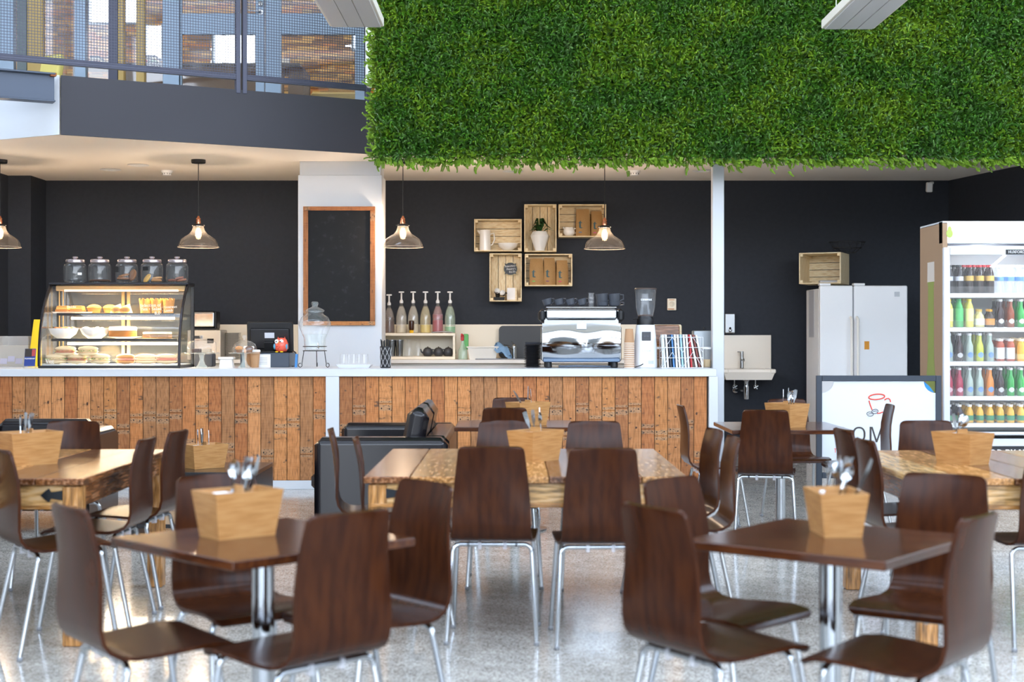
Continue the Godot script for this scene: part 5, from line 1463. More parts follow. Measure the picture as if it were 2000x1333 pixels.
# ------------------------------------------------------------------ cake display case
func build_display_case() -> void:
	var d := 12.42            # depth of the lower front edge
	var cy := Y(721, 12.2)
	var x0 := X(74, d)
	var x1 := X(352, d)
	var w := x1 - x0
	var h := Y(552, d + 0.3) - cy
	var dp := 0.56
	var o := thing("display_case", "curved glass cake display case lit from inside on the counter", "display case", Vector3((x0 + x1) / 2, cy, -d))
	var hw := w / 2
	var blk := mat(hx("1c1c1f"), 0.3)
	put("base", o, MB.new().rbox(Vector3(0, 0.011, -dp / 2), Vector3(w, 0.022, dp), 0.004), blk)
	put("inner_floor", o, MB.new().rbox(Vector3(0, 0.027, -dp / 2), Vector3(w - 0.05, 0.008, dp - 0.06), 0.0), mat(hx("d8dcdc"), 0.3))
	# side profile of the curved front, in (z, y)
	var prof := []
	for k in 15:
		var t := k / 14.0
		prof.append(Vector2(-0.31 * pow(t, 2.4) - 0.02 * t, 0.022 + (h - 0.045) * sin(t * PI / 2 * 0.97) * 0.28 + (h - 0.045) * 0.72 * t))
	prof[14] = Vector2(-0.33, h - 0.018)
	var rows := []
	for p in prof: rows.append(PackedVector3Array([Vector3(-hw + 0.02, p.y, p.x), Vector3(hw - 0.02, p.y, p.x)]))
	var cg := put("curved_glass", o, MB.new().grid(rows), glass(Color(1, 1, 1), 0.05))
	var side := PackedVector2Array()
	for p in prof: side.append(p)
	side.append(Vector2(-dp, h - 0.018)); side.append(Vector2(-dp, 0.022))
	var turned := Basis(Vector3(0, 0, 1), Vector3(0, 1, 0), Vector3(-1, 0, 0))
	for s in [-1.0, 1.0]:
		put("side_glass", o, MB.new().prism(side, 0.004, Transform3D(turned, Vector3(s * (hw - 0.012), 0, 0))), glass(Color(0.9, 1, 0.95), 0.06))
		var fr := []
		for p in prof: fr.append(Vector3(s * (hw - 0.01), p.y, p.x))
		fr.append(Vector3(s * (hw - 0.01), h - 0.018, -dp))
		var ed := MB.new()
		for k in fr.size() - 1:
			var a: Vector3 = fr[k]
			var b: Vector3 = fr[k + 1]
			var dirn := (b - a).normalized()
			ed.rbox((a + b) / 2, Vector3(0.022, 0.026, a.distance_to(b) + 0.012), 0.004, Basis(Vector3.RIGHT, Vector3.RIGHT.cross(-dirn) * -1.0, dirn))
		put("edge_trim", o, ed, mat(hx("3a3638"), 0.25, 0.6))
		put("rear_post", o, MB.new().rbox(Vector3(s * (hw - 0.015), h / 2, -dp + 0.012), Vector3(0.03, h - 0.04, 0.03), 0.004), blk)
	put("roof", o, MB.new().rbox(Vector3(0, h - 0.01, -(0.3 + dp) / 2), Vector3(w, 0.02, dp - 0.28), 0.004), mat(hx("20222a"), 0.12))
	put("light_hood", o, MB.new().rbox(Vector3(0, h - 0.05, -0.38), Vector3(w - 0.08, 0.05, 0.05), 0.008), mat(hx("c2a878"), 0.4))
	for k in 2:
		var dr := put("rear_door", o, MB.new().rbox(Vector3((k - 0.5) * (w / 2 - 0.02), h / 2, -dp + 0.01 + 0.008 * k), Vector3(w / 2 - 0.03, h - 0.08, 0.006), 0.0), glass(Color(0.92, 0.95, 0.9), 0.12))
		put("door_stile", dr, MB.new().rbox(Vector3((k - 0.5) * 0.05, h / 2, -dp + 0.016), Vector3(0.03, h - 0.08, 0.02), 0.003), mat(hx("8a7a5a"), 0.4))
	var levels := [Y(613, d + 0.2) - cy, Y(663, d + 0.15) - cy]
	var sw := [w - 0.2, w - 0.13]
	for k in 2:
		var sh := put("shelf", o, MB.new().rbox(Vector3(0.0, levels[k], -0.35 + 0.03 * k), Vector3(sw[k], 0.008, 0.3), 0.002), glass(Color(0.85, 0.95, 0.9), 0.2))
		put("shelf_rail", sh, MB.new().rbox(Vector3(0, levels[k] - 0.006, -0.2 + 0.04 * k), Vector3(sw[k], 0.024, 0.016), 0.003), blk)
		put("light_tube", sh, MB.new().tube([Vector3(-sw[k] / 2 + 0.1, levels[k] - 0.04, -0.3), Vector3(0, levels[k] - 0.04, -0.3), Vector3(sw[k] / 2 - 0.02, levels[k] - 0.04, -0.3)], 0.012, 8), glow(hx("fff0d2") if k == 0 else hx("fff6e6"), 0.9))
		put("post", sh, MB.new().rbox(Vector3(-sw[k] / 2 - 0.02, h / 2, -0.45), Vector3(0.008, h - 0.08, 0.008), 0.0), mat(hx("c9a868"), 0.3, 0.7))
	put("light_tube", o, MB.new().tube([Vector3(-hw + 0.12, h - 0.07, -0.36), Vector3(0, h - 0.07, -0.36), Vector3(hw - 0.1, h - 0.07, -0.36)], 0.01, 8), glow(hx("ffe2b0"), 0.6))
	for q in [[h - 0.09, 0.3, "ffcf88"], [levels[0] - 0.06, 0.45, "ffe0ac"], [levels[1] - 0.06, 0.6, "fff2dc"]]:
		var al := AreaLight3D.new()
		al.name = "case_light"
		al.area_size = Vector2(w - 0.3, 0.03)
		al.area_range = 12.0
		al.area_attenuation = 2.0
		al.light_energy = q[1]
		al.light_color = hx(q[2])
		al.shadow_enabled = true
		o.add_child(al, true)
		al.transform = Transform3D(Basis.looking_at(Vector3.DOWN, Vector3.BACK), Vector3(0, q[0], -0.31))
	# white marker writing on the curved glass
	var mk := mat(hx("f6f4ee"), 0.7)
	var on := func(px: float, py: float) -> Vector3:
		var yy: float = Y(py, d + 0.1) - cy
		var zz := 0.0
		for k in 14:
			if prof[k].y <= yy and yy <= prof[k + 1].y: zz = lerpf(prof[k].x, prof[k + 1].x, (yy - prof[k].y) / (prof[k + 1].y - prof[k].y))
		return Vector3(X(px, d + 0.1) - (x0 + x1) / 2, yy, zz + 0.008)
	for q in [["Selection of", 292, 597, 0.024], ["Pies + Salad", 294, 604, 0.024], ["8.0", 308, 612, 0.026], ["- Gourmet", 330, 600, 0.02], ["- Lamb", 327, 607, 0.02], ["Veg", 105, 706, 0.03], ["Quiche", 138, 600, 0.018]]:
		put("marker_writing", cg, text_mesh(q[0], q[3], true, false, true), mk, on.call(q[1], q[2]), Vector3(-0.15, 0, 0.03))
	# food: each piece a thing of its own
	var base := Vector3((x0 + x1) / 2, cy, -d)
	var pastry := grained("pastry", noise_tex(0.05, [[0.0, hx("8a5424")], [0.5, hx("c98c48")], [1.0, hx("e6bd7c")]], 71), Vector3(6, 6, 6), 0.6)
	var crust := mat(hx("b97838"), 0.7)
	var at := func(px: float, lev: float, z: float) -> Vector3: return Vector3(X(px, d - z), cy + lev, -d + z)
	var l1: float = levels[0] + 0.005
	var l2: float = levels[1] + 0.005
	var l0 := 0.032
	var pt := thing("slice_tray", "flat white tray under the savoury slices on the upper case shelf", "tray", at.call(145, l1, -0.3))
	put("tray", pt, MB.new().taper(Vector3.ZERO, Vector2(0.32, 0.16), Vector2(0.35, 0.19), 0.012), CERAMIC)
	for q in [[124, "quiche_slice", "golden quiche slice at the tray's end on the upper case shelf"], [152, "quiche_slice", "browned quiche slice in the tray's middle on the upper case shelf"]]:
		var e := thing(q[1], q[2], "quiche", at.call(q[0], l1 + 0.013, -0.3))
		put("filling", e, MB.new().rbox(Vector3(0, 0.025, 0), Vector3(0.11, 0.04, 0.09), 0.008), mat(hx("e2b25a"), 0.6))
		put("crust", e, MB.new().rbox(Vector3(0, 0.01, 0.002), Vector3(0.122, 0.022, 0.1), 0.006), crust)
		put("topping", e, MB.new().rbox(Vector3(0, 0.047, 0), Vector3(0.1, 0.01, 0.08), 0.004), pastry)
	for q in [[184, 0.0, "tall golden pie beside the quiche tray on the upper case shelf"], [215, -0.06, "golden pie with a paper tag on the upper case shelf"]]:
		var e := thing("pie", q[2], "pie", at.call(q[0], l1, -0.32 + q[1]), 0, "pies in the display case")
		put("crust", e, MB.new().lathe([[0.0, 0.0], [0.048, 0.0], [0.06, 0.045], [0.062, 0.05], [0.062, 0.05]], Vector3.ZERO, 18), crust)
		put("lid", e, MB.new().lathe([[0.064, 0.046], [0.062, 0.056], [0.045, 0.07], [0.02, 0.078], [0.0, 0.08]], Vector3.ZERO, 18), pastry)
	for q in [[227, "folded paper-wrapped roll on the upper case shelf"], [245, "white paper parcel leaning beside the wraps on the upper case shelf"]]:
		var e := thing("paper_parcel", q[1], "parcel", at.call(q[0], l1, -0.28), 20)
		put("paper", e, MB.new().hexa([Vector3(-0.04, 0, -0.04), Vector3(0.05, 0, -0.04), Vector3(0.05, 0, 0.04), Vector3(-0.04, 0, 0.04), Vector3(-0.015, 0.07, -0.02), Vector3(0.035, 0.085, -0.015), Vector3(0.03, 0.07, 0.015), Vector3(-0.02, 0.06, 0.015)]), mat(hx("f0e6d2"), 0.8))
		put("roll", e, MB.new().ball(Vector3(0.02, 0.03, 0.035), Vector3(0.05, 0.03, 0.03)), pastry)
	for k in 3:
		var px: float = [284, 306, 329][k]
		var e := thing("filo_basket", "tall crimped pastry basket behind the menu writing on the upper case shelf", "pastry", at.call(px, l1, -0.36), 25 * k, "pastry baskets in the display case")
		var rws := []
		for i in 5:
			var ring := PackedVector3Array()
			for j in 25: ring.append(Vector3(cos(TAU * j / 24), 0, sin(TAU * j / 24)) * (0.042 + 0.012 * i / 4.0 + (0.006 if j % 3 == 0 else 0.0) * i / 4.0) + Vector3(0, 0.032 * i + (0.012 * sin(j * 2.1) if i == 4 else 0.0), 0))
			rws.append(ring)
		put("shell", e, MB.new().grid(rws, true), pastry)
		put("filling", e, MB.new().lathe([[0.048, 0.105], [0.03, 0.12], [0.0, 0.126]], Vector3.ZERO, 16), mat(hx("d08a3c"), 0.6))
	for q in [[124, "ae6a3a", "white salad bowl with a reddish roast salad on the middle case shelf"], [185, "f0ecd8", "white salad bowl with a pale creamy salad on the middle case shelf"]]:
		var e := thing("salad_bowl", q[2], "bowl", at.call(q[0], l2, -0.27))
		put("bowl", e, MB.new().lathe([[0.0, 0.0], [0.06, 0.0], [0.065, 0.006], [0.11, 0.04], [0.132, 0.092], [0.127, 0.092], [0.1, 0.045], [0.0, 0.02]], Vector3.ZERO, 28), CERAMIC)
		var sal := MB.new()
		for i in 46:
			var a := rng.randf() * TAU
			var rr := sqrt(rng.randf()) * 0.105
			sal.ball(Vector3(cos(a) * rr, 0.075 + rng.randf_range(0.0, 0.02), sin(a) * rr), Vector3(1, 0.7, 1) * rng.randf_range(0.012, 0.02), 6)
		stuff(put("salad", e, sal, mat(hx(q[1]), 0.6)))
	var cp := thing("cake_plate", "round white plate under the iced cake on the middle case shelf", "plate", at.call(243, l2, -0.27))
	put("plate", cp, MB.new().lathe([[0.0, 0.0], [0.07, 0.0], [0.15, 0.014], [0.15, 0.018], [0.08, 0.008], [0.0, 0.008]], Vector3.ZERO, 28), CERAMIC)
	var ck := thing("iced_cake", "tall round cake with white icing dripping on the middle case shelf", "cake", at.call(240, l2 + 0.009, -0.27))
	put("sponge", ck, MB.new().lathe([[0.0, 0.0], [0.118, 0.0], [0.122, 0.01], [0.12, 0.075], [0.0, 0.076]], Vector3.ZERO, 28), mat(hx("b2702c"), 0.8))
	put("icing", ck, MB.new().lathe([[0.1225, 0.062], [0.123, 0.085], [0.112, 0.098], [0.0, 0.101]], Vector3.ZERO, 28), mat(hx("f4ecdc"), 0.5))
	for k in 3:
		var e := thing("cake_slice", "wrapped layered slice with a paper tag beside the iced cake", "cake", at.call([290, 306, 322][k], l2, -0.28 + 0.03 * k), 15 * k - 15, "wrapped slices on the middle case shelf")
		put("layer", e, MB.new().rbox(Vector3(0, 0.02, 0), Vector3(0.1, 0.036, 0.09), 0.006), mat(hx("a87a48"), 0.7))
		put("cream", e, MB.new().rbox(Vector3(0, 0.048, 0), Vector3(0.1, 0.022, 0.09), 0.006), mat(hx("f2ead6"), 0.6))
	for k in 8:
		var px: float = [110, 150, 196, 128, 172, 245, 285, 325][k]
		var lev := l0 + (0.07 if k in [3, 4] else 0.0)
		var wrapped := k > 4
		var e := thing("sandwich", ["filled salad roll at the case's corner under the stacked rolls", "filled salad roll in the middle of the lower case row", "filled salad roll beside the croissants in the case", "salad roll with green leaves stacked on top of two rolls", "pale bun stacked on top of the middle rolls", "golden filled croissant on the case floor", "paper-wrapped sandwich on the case floor", "cream-filled roll at the end of the case floor"][k], "sandwich", at.call(px, lev, -0.2 - 0.02 * (k % 2)), 12 * (k % 3) - 10)
		var bun: Material = pastry if k == 5 else mat(hx("e8cfa4"), 0.7)
		put("lower_bun", e, MB.new().ball(Vector3(0, 0.022, 0), Vector3(0.095, 0.022, 0.055)), bun)
		put("filling", e, MB.new().ball(Vector3(0, 0.042, 0.004), Vector3(0.098, 0.014, 0.06)), mat(hx("d2806a") if k % 2 else hx("e8c8a0"), 0.6))
		if not wrapped:
			var lv := []
			for i in 3:
				var line := PackedVector3Array()
				for j in 13: line.append(Vector3((j / 6.0 - 1.0) * 0.095, 0.046 + 0.007 * sin(j * 2.4 + i), 0.02 + 0.026 * i - 0.02 * pow(j / 6.0 - 1.0, 2)))
				lv.append(line)
			put("lettuce", e, MB.new().grid(lv), mat(hx("6fa23c"), 0.6))
		put("upper_bun", e, MB.new().ball(Vector3(0, 0.066, -0.004), Vector3(0.092, 0.026, 0.052)), bun)
	# cookie jars on the roof
	var ty := cy + h
	for k in 5:
		var px: float = [147, 195, 248, 297, 346][k]
		var z := -d - 0.45
		var names := ["empty glass jar with a small white price tag", "glass jar with a thin layer of dark crumbs", "glass jar with big brown cookies and a chalk tag", "glass jar with yellow cookies and black tag", "glass jar with small reddish biscuits"]
		var jr := thing("cookie_jar", names[k] + " on top of the display case", "jar", Vector3(X(px, d + 0.45), ty, z), 0, "cookie jars on the display case")
		put("jar", jr, MB.new().lathe([[0.0, 0.003], [0.085, 0.003], [0.1, 0.015], [0.103, 0.04], [0.103, 0.145], [0.095, 0.168], [0.078, 0.18], [0.078, 0.19]], Vector3.ZERO, 24), glass(Color(0.95, 1, 1), 0.1))
		put("base_glass", jr, MB.new().lathe([[0.0, 0.0], [0.084, 0.0], [0.09, 0.008], [0.0, 0.012]], Vector3.ZERO, 24), glass(Color(0.9, 1, 0.9), 0.3))
		var lid := put("lid", jr, MB.new().lathe([[0.083, 0.185], [0.083, 0.185], [0.084, 0.205], [0.078, 0.213], [0.02, 0.216], [0.0, 0.216]], Vector3.ZERO, 24), mat(hx("b9aeb0"), 0.3, 0.8))
		put("knob", lid, MB.new().lathe([[0.014, 0.214], [0.016, 0.222], [0.026, 0.228], [0.022, 0.238], [0.0, 0.24]], Vector3.ZERO, 14), mat(hx("b9aeb0"), 0.3, 0.8))
		if k == 0: put("price_tag", jr, MB.new().rbox(Vector3(0.065, 0.08, 0.082), Vector3(0.038, 0.022, 0.002), 0.0, Basis(Vector3.UP, 0.65)), PAPER)
		if k == 2: put("chalk_tag", jr, MB.new().rbox(Vector3(-0.07, 0.12, 0.08), Vector3(0.05, 0.05, 0.002), 0.0, Basis(Vector3.UP, -0.7)), BLACK)
		if k == 3: put("black_tag", jr, MB.new().rbox(Vector3(-0.035, 0.125, 0.1), Vector3(0.056, 0.034, 0.002), 0.0, Basis(Vector3.UP, -0.35)), BLACK)
	var jarp := func(k: int) -> Vector3: return Vector3(X([147, 195, 248, 297, 346][k], d + 0.45), ty + 0.013, -d - 0.45)
	for q in [[2, -0.035, 0.028, 0.0, "8e5e3a", 0.056, "brown cookie lying flat in the chalk-tagged jar"], [2, 0.05, 0.06, 1.25, "8e5e3a", 0.056, "brown cookie standing on edge in the chalk-tagged jar"], [2, -0.03, 0.055, 0.25, "96663e", 0.052, "brown cookie on top of the flat one in the chalk-tagged jar"], [3, -0.045, 0.03, 0.9, "d2a452", 0.048, "yellow cookie leaning in the black-tagged jar"], [3, 0.04, 0.012, 0.0, "c08a56", 0.048, "pale cookie at the bottom of the black-tagged jar"], [3, 0.045, 0.032, 0.1, "c89660", 0.046, "pale cookie on top of another in the black-tagged jar"], [4, -0.04, 0.012, 0.0, "7c4a38", 0.046, "reddish biscuit at the edge of the jar beside the case post"], [4, 0.04, 0.014, 0.15, "9a6248", 0.046, "reddish biscuit across the jar beside the case post"], [4, 0.02, 0.032, 0.2, "8c5440", 0.04, "reddish biscuit on top in the jar beside the case post"]]:
		var jp: Vector3 = jarp.call(q[0])
		var e := thing("cookie", q[6], "cookie", jp + Vector3(q[1], q[2] + 0.0, 0.0))
		put("cookie", e, MB.new().lathe([[0.0, -0.012], [q[5] * 0.9, -0.01], [q[5], 0.0], [q[5] * 0.85, 0.009], [0.0, 0.013]], Vector3.ZERO, 16, Basis(Vector3.BACK, q[3]) * Basis(Vector3.RIGHT, q[3] * 0.6)), mat(hx(q[4]), 0.8))
	var cr := thing("crumb_layer", "thin layer of dark crumbs in the second cookie jar", "crumbs", jarp.call(1))
	put("crumbs", cr, MB.new().lathe([[0.0, 0.0], [0.088, 0.0], [0.093, 0.008], [0.08, 0.017], [0.0, 0.02]], Vector3.ZERO, 20), mat(hx("4a2c18"), 0.9))
	stuff(cr)

# ------------------------------------------------------------------ things along the counter
func build_counter_items() -> void:
	var cy := Y(721, 12.2)
	var by := Y(703, 15.15)
	# left end: acrylic box, yellow cone, brochure stand
	var d := 12.55
	var ab := thing("acrylic_box", "clear acrylic box with pale papers at the case end of the counter", "box", Vector3(X(26, 12.9), cy, -12.95))
	for s in [-1.0, 1.0]:
		put("side", ab, MB.new().rbox(Vector3(s * 0.16, 0.14, 0), Vector3(0.006, 0.28, 0.24), 0.0), glass(Color(1, 0.98, 0.95), 0.25))
		put("front", ab, MB.new().rbox(Vector3(0, 0.14, s * 0.12), Vector3(0.314, 0.28, 0.006), 0.0), glass(Color(1, 0.98, 0.95), 0.25))
	put("papers", ab, MB.new().rbox(Vector3(0.0, 0.1, -0.02), Vector3(0.28, 0.19, 0.14), 0.004), mat(hx("a89f92"), 0.8))
	var cards := thing("card_holder", "clear business card holder with pale cards before the acrylic box", "card holder", Vector3(X(22, 12.5), cy, -12.5))
	put("holder", cards, MB.new().rbox(Vector3(0, 0.008, 0), Vector3(0.2, 0.016, 0.1), 0.003), glass(Color(1, 1, 1), 0.3))
	for k in 3: put("card", cards, MB.new().rbox(Vector3(-0.06 + 0.06 * k, 0.06 + 0.02 * (k % 2), 0.02 - 0.02 * k), Vector3(0.06, 0.05, 0.006), 0.0, Basis(Vector3.RIGHT, -0.3)), mat(hx("b4acb8"), 0.8))
	var yc := thing("wet_floor_sign", "folded yellow floor sign standing against the display case", "floor sign", Vector3(X(67, 12.85), cy, -12.85))
	put("panel", yc, MB.new().hexa([Vector3(-0.055, 0, -0.015), Vector3(0.055, 0, -0.015), Vector3(0.055, 0, 0.015), Vector3(-0.055, 0, 0.015), Vector3(0.0, 0.43, -0.012), Vector3(0.05, 0.43, -0.012), Vector3(0.05, 0.43, 0.012), Vector3(0.0, 0.43, 0.012)]), mat(hx("e8c81a"), 0.5))
	put("rear_panel", yc, MB.new().hexa([Vector3(-0.055, 0, -0.05), Vector3(0.055, 0, -0.05), Vector3(0.055, 0, -0.03), Vector3(-0.055, 0, -0.03), Vector3(0.0, 0.43, -0.03), Vector3(0.05, 0.43, -0.03), Vector3(0.05, 0.43, -0.014), Vector3(0.0, 0.43, -0.014)]), mat(hx("d4b414"), 0.5))
	var bc := thing("brochure_stand", "clear stand of blue brochures headed PLAYGROUP beside the display case", "brochures", Vector3(X(58, 12.36), cy, -12.36))
	var lean := Basis(Vector3.RIGHT, -0.2)
	put("stand", bc, MB.new().rbox(Vector3(0, 0.012, 0), Vector3(0.1, 0.024, 0.06), 0.003), glass(Color(1, 1, 1), 0.25))
	var lf := put("brochure", bc, MB.new().rbox(Vector3(0, 0.095, -0.01), Vector3(0.095, 0.155, 0.006), 0.0, lean), mat(hx("2c3f86"), 0.4))
	put("photo", lf, MB.new().rbox(Vector3(-0.015, 0.136, -0.0145), Vector3(0.06, 0.07, 0.003), 0.0, lean), mat(hx("3a3230"), 0.4))
	put("photo_flower", lf, MB.new().rbox(Vector3(0.03, 0.136, -0.0145), Vector3(0.03, 0.06, 0.003), 0.0, lean), mat(hx("b84a48"), 0.4))
	put("title", lf, text_mesh("PLAYGROUP", 0.011, false, true), PAPER, Vector3(0, 0.085, -0.004), Vector3(-0.2, 0, 0))
	# back bench, left: toaster on the grinder cabinet, plates
	var gd := 15.3
	var mg := thing("bread_machine", "silver commercial oven with black switches under the toaster", "oven", Vector3(X(405, gd), by, -gd))
	put("case", mg, MB.new().rbox(Vector3(0, (Y(645, gd) - by) / 2, 0), Vector3(0.36, Y(645, gd) - by, 0.34), 0.01), mat(hx("c9c4ba"), 0.35, 0.4))
	put("control_panel", mg, MB.new().rbox(Vector3(0.07, 0.2, 0.172), Vector3(0.07, 0.05, 0.006), 0.002), BLACK)
	put("vent", mg, MB.new().rbox(Vector3(-0.06, 0.24, 0.172), Vector3(0.09, 0.03, 0.006), 0.002), CHARCOAL)
	var to := thing("toaster", "polished steel toaster with black ends on the silver oven", "toaster", Vector3(X(399, gd), Y(645, gd), -gd))
	put("body", to, MB.new().rbox(Vector3(0, 0.11, 0), Vector3(0.28, 0.19, 0.2), 0.03), CHROME)
	put("end_cap", to, MB.new().rbox(Vector3(0.14, 0.105, 0), Vector3(0.025, 0.19, 0.19), 0.012), BLACK)
	put("foot_strip", to, MB.new().rbox(Vector3(0, 0.01, 0), Vector3(0.29, 0.02, 0.19), 0.004), BLACK)
	for k in 22:
		var p := thing("dinner_plate", "white dinner plate in the tall stack behind the till", "plate", Vector3(X(454, 15.4), by + k * 0.013, -15.4), 0, "stacked dinner plates")
		put("plate", p, MB.new().lathe([[0.0, 0.0], [0.055, 0.0], [0.095, 0.012], [0.0955, 0.014], [0.055, 0.004], [0.0, 0.004]], Vector3.ZERO, 20), CERAMIC)
	# cake stands
	for q in [[397, 32.0, 0, "wide glass cake stand with a flat-topped dome beside the display case"], [480, 28.0, 1, "glass cake stand with a rounded dome before the till"]]:
		var sd := 12.62
		var r: float = q[1] * sd / F * 1.02
		var st := thing("cake_stand", q[3], "cake stand", Vector3(X(q[0] - 3, sd), cy, -sd), 0, "glass cake stands")
		var py := Y(692, sd) - cy
		put("foot", st, MB.new().lathe([[0.0, 0.0], [0.055, 0.0], [0.056, 0.004], [0.03, 0.03], [0.018, 0.07], [0.024, py - 0.008], [0.03, py]], Vector3.ZERO, 22), glass(Color(0.95, 1, 0.97), 0.4))
		put("plate", st, MB.new().lathe([[0.0, py], [r, py + 0.006], [r + 0.01, py + 0.014], [r - 0.01, py + 0.012], [0.0, py + 0.008]], Vector3.ZERO, 28), glass(Color(0.95, 1, 0.97), 0.38))
		var dome := [[r * 0.86, py + 0.014], [r * 0.88, py + 0.05], [r * 0.84, py + 0.105], [r * 0.6, py + 0.122], [0.0, py + 0.127]] if q[2] == 0 else [[r * 0.86, py + 0.014], [r * 0.87, py + 0.05], [r * 0.74, py + 0.09], [r * 0.45, py + 0.115], [0.0, py + 0.125]]
		var dm := put("dome", st, MB.new().lathe(dome, Vector3.ZERO, 28), glass(Color(1, 1, 1), 0.17))
		put("knob", dm, MB.new().lathe([[0.008, py + 0.12], [0.009, py + 0.135], [0.02, py + 0.15], [0.018, py + 0.165], [0.0, py + 0.17]], Vector3.ZERO, 14), glass(Color(1, 1, 1), 0.25))
		for k in 2:
			var e := thing("brownie" if q[2] == 0 else "muffin", ["chocolate brownie piece under the flat-topped dome" if q[2] == 0 else "golden muffin under the rounded dome", "iced brownie piece under the flat-topped dome" if q[2] == 0 else "dark muffin under the rounded dome"][k], "cake", Vector3(X(q[0] - 3, sd) + (-0.045 if k == 0 else 0.045), cy + py + 0.0125, -sd))
			if q[2] == 0: put("piece", e, MB.new().rbox(Vector3(0, 0.018, 0), Vector3(0.075, 0.034, 0.07), 0.005), mat(hx("4a3022") if k == 0 else hx("b9a890"), 0.7))
			else:
				put("cup", e, MB.new().lathe([[0.0, 0.0], [0.024, 0.0], [0.032, 0.036], [0.032, 0.036], [0.0, 0.036]], Vector3.ZERO, 14), mat(hx("8a5a34"), 0.8))
				put("top", e, MB.new().ball(Vector3(0, 0.038, 0), Vector3(0.036, 0.022, 0.036)), mat(hx("c98a48") if k == 0 else hx("5a3a26"), 0.8))
	# till
	var td := 12.85
	var dw := thing("cash_drawer", "dark cash drawer with a white printed notice taped to its side", "cash drawer", Vector3(X(520, td), cy, -td - 0.12))
	put("case", dw, MB.new().rbox(Vector3(0, 0.065, 0), Vector3(0.44, 0.13, 0.4), 0.006), mat(hx("3a4350"), 0.4))
	put("notice", dw, MB.new().rbox(Vector3(-0.05, 0.058, 0.203), Vector3(0.205, 0.118, 0.002), 0.0), PAPER)
	for k in 5: put("notice_line", dw, MB.new().rbox(Vector3(-0.05, 0.085 - 0.014 * k, 0.2045), Vector3(0.15, 0.003, 0.001), 0.0), mat(hx("a6aab4"), 0.8))
	var mo := thing("till_monitor", "black till monitor seen from behind on the cash drawer", "monitor", Vector3(X(523, td), cy + 0.131, -td - 0.1))
	put("stand", mo, MB.new().rbox(Vector3(0.0, 0.05, 0.02), Vector3(0.09, 0.1, 0.03), 0.006, Basis(Vector3.RIGHT, 0.3)).rbox(Vector3(0, 0.006, 0.02), Vector3(0.13, 0.012, 0.14), 0.004), BLACK)
	put("case", mo, MB.new().rbox(Vector3(0, 0.14, -0.04), Vector3(0.42, 0.28, 0.04), 0.01, Basis(Vector3.RIGHT, 0.12)), BLACK)
	put("rear_bulge", mo, MB.new().rbox(Vector3(0, 0.125, -0.01), Vector3(0.36, 0.19, 0.03), 0.012, Basis(Vector3.RIGHT, 0.12)), mat(hx("1b1b1e"), 0.3))
	put("rating_plate", mo, MB.new().rbox(Vector3(0.0, 0.155, 0.0105), Vector3(0.088, 0.05, 0.002), 0.0, Basis(Vector3.RIGHT, 0.12)), mat(hx("c9ced6"), 0.5))
	var cab := thing("till_cable", "black cable looping down beside the cash drawer", "cable", Vector3(X(574, td), cy, -td))
	put("cable", cab, MB.new().tube([Vector3(-0.03, 0.15, -0.1), Vector3(0.01, 0.13, -0.05), Vector3(0.025, 0.06, -0.02), Vector3(0.01, 0.006, 0.0), Vector3(-0.02, 0.006, 0.0)], 0.005, 6), BLACK)
	var owl := thing("owl_figurine", "coral red ceramic owl with blue wings on the cash drawer", "figurine", Vector3(X(549, td - 0.02), cy + 0.131, -td - 0.0))
	put("body", owl, MB.new().lathe([[0.0, 0.006], [0.045, 0.008], [0.062, 0.04], [0.06, 0.08], [0.048, 0.115], [0.03, 0.13], [0.0, 0.134]], Vector3.ZERO, 22), mat(hx("e8604a"), 0.2))
	for s in [-1.0, 1.0]:
		put("wing", owl, MB.new().ball(Vector3(s * 0.052 - 0.005, 0.055, 0.02), Vector3(0.013, 0.028, 0.024)), mat(hx("5aa6c8"), 0.3))
		put("foot", owl, MB.new().ball(Vector3(-0.012 + s * 0.022, 0.007, 0.05), Vector3(0.016, 0.007, 0.012)), mat(hx("f0c818"), 0.3))
		var ey := put("eye", owl, MB.new().ball(Vector3(-0.014 + s * 0.021, 0.1, 0.046), Vector3(0.02, 0.02, 0.009)), PAPER)
		put("pupil", ey, MB.new().ball(Vector3(-0.02 + s * 0.018, 0.1, 0.055), Vector3(0.006, 0.006, 0.003)), BLACK)
		put("ear_tuft", owl, MB.new().lathe([[0.014, 0.11], [0.0, 0.145]], Vector3(s * 0.03, 0, 0), 8), mat(hx("e8604a"), 0.2))
	put("beak", owl, MB.new().lathe([[0.0, 0.0], [0.008, 0.016], [0.0, 0.02]], Vector3(-0.016, 0.078, 0.058), 8), mat(hx("e8a02c"), 0.3))
	put("chest_spots", owl, MB.new().ball(Vector3(-0.03, 0.055, 0.052), Vector3(0.006, 0.006, 0.005)).ball(Vector3(-0.01, 0.05, 0.059), Vector3(0.006, 0.006, 0.005)).ball(Vector3(-0.02, 0.035, 0.056), Vector3(0.006, 0.006, 0.005)), mat(hx("a83a2c"), 0.3))
	for q in [[491, 12.9, 0.19, "paper takeaway cup with a white lid behind the rounded cake dome, the taller one"], [503, 12.8, 0.16, "paper takeaway cup with a white lid beside the till monitor stand"]]:
		var e := thing("takeaway_cup", q[3], "cup", Vector3(X(q[0], q[1]), cy, -q[1] + 0.12), 0, "lidded takeaway cups")
		put("cup", e, MB.new().lathe([[0.0, 0.0], [0.032, 0.0], [0.045, q[2] - 0.02]], Vector3.ZERO, 18), mat(hx("b98e66"), 0.7))
		put("lid", e, MB.new().lathe([[0.048, q[2] - 0.02], [0.047, q[2] - 0.006], [0.04, q[2]], [0.0, q[2]]], Vector3.ZERO, 18), WHITE)
	var ef := thing("card_reader", "small white card reader dock between the two cake stands", "card reader", Vector3(X(443, 12.62), cy, -12.62))
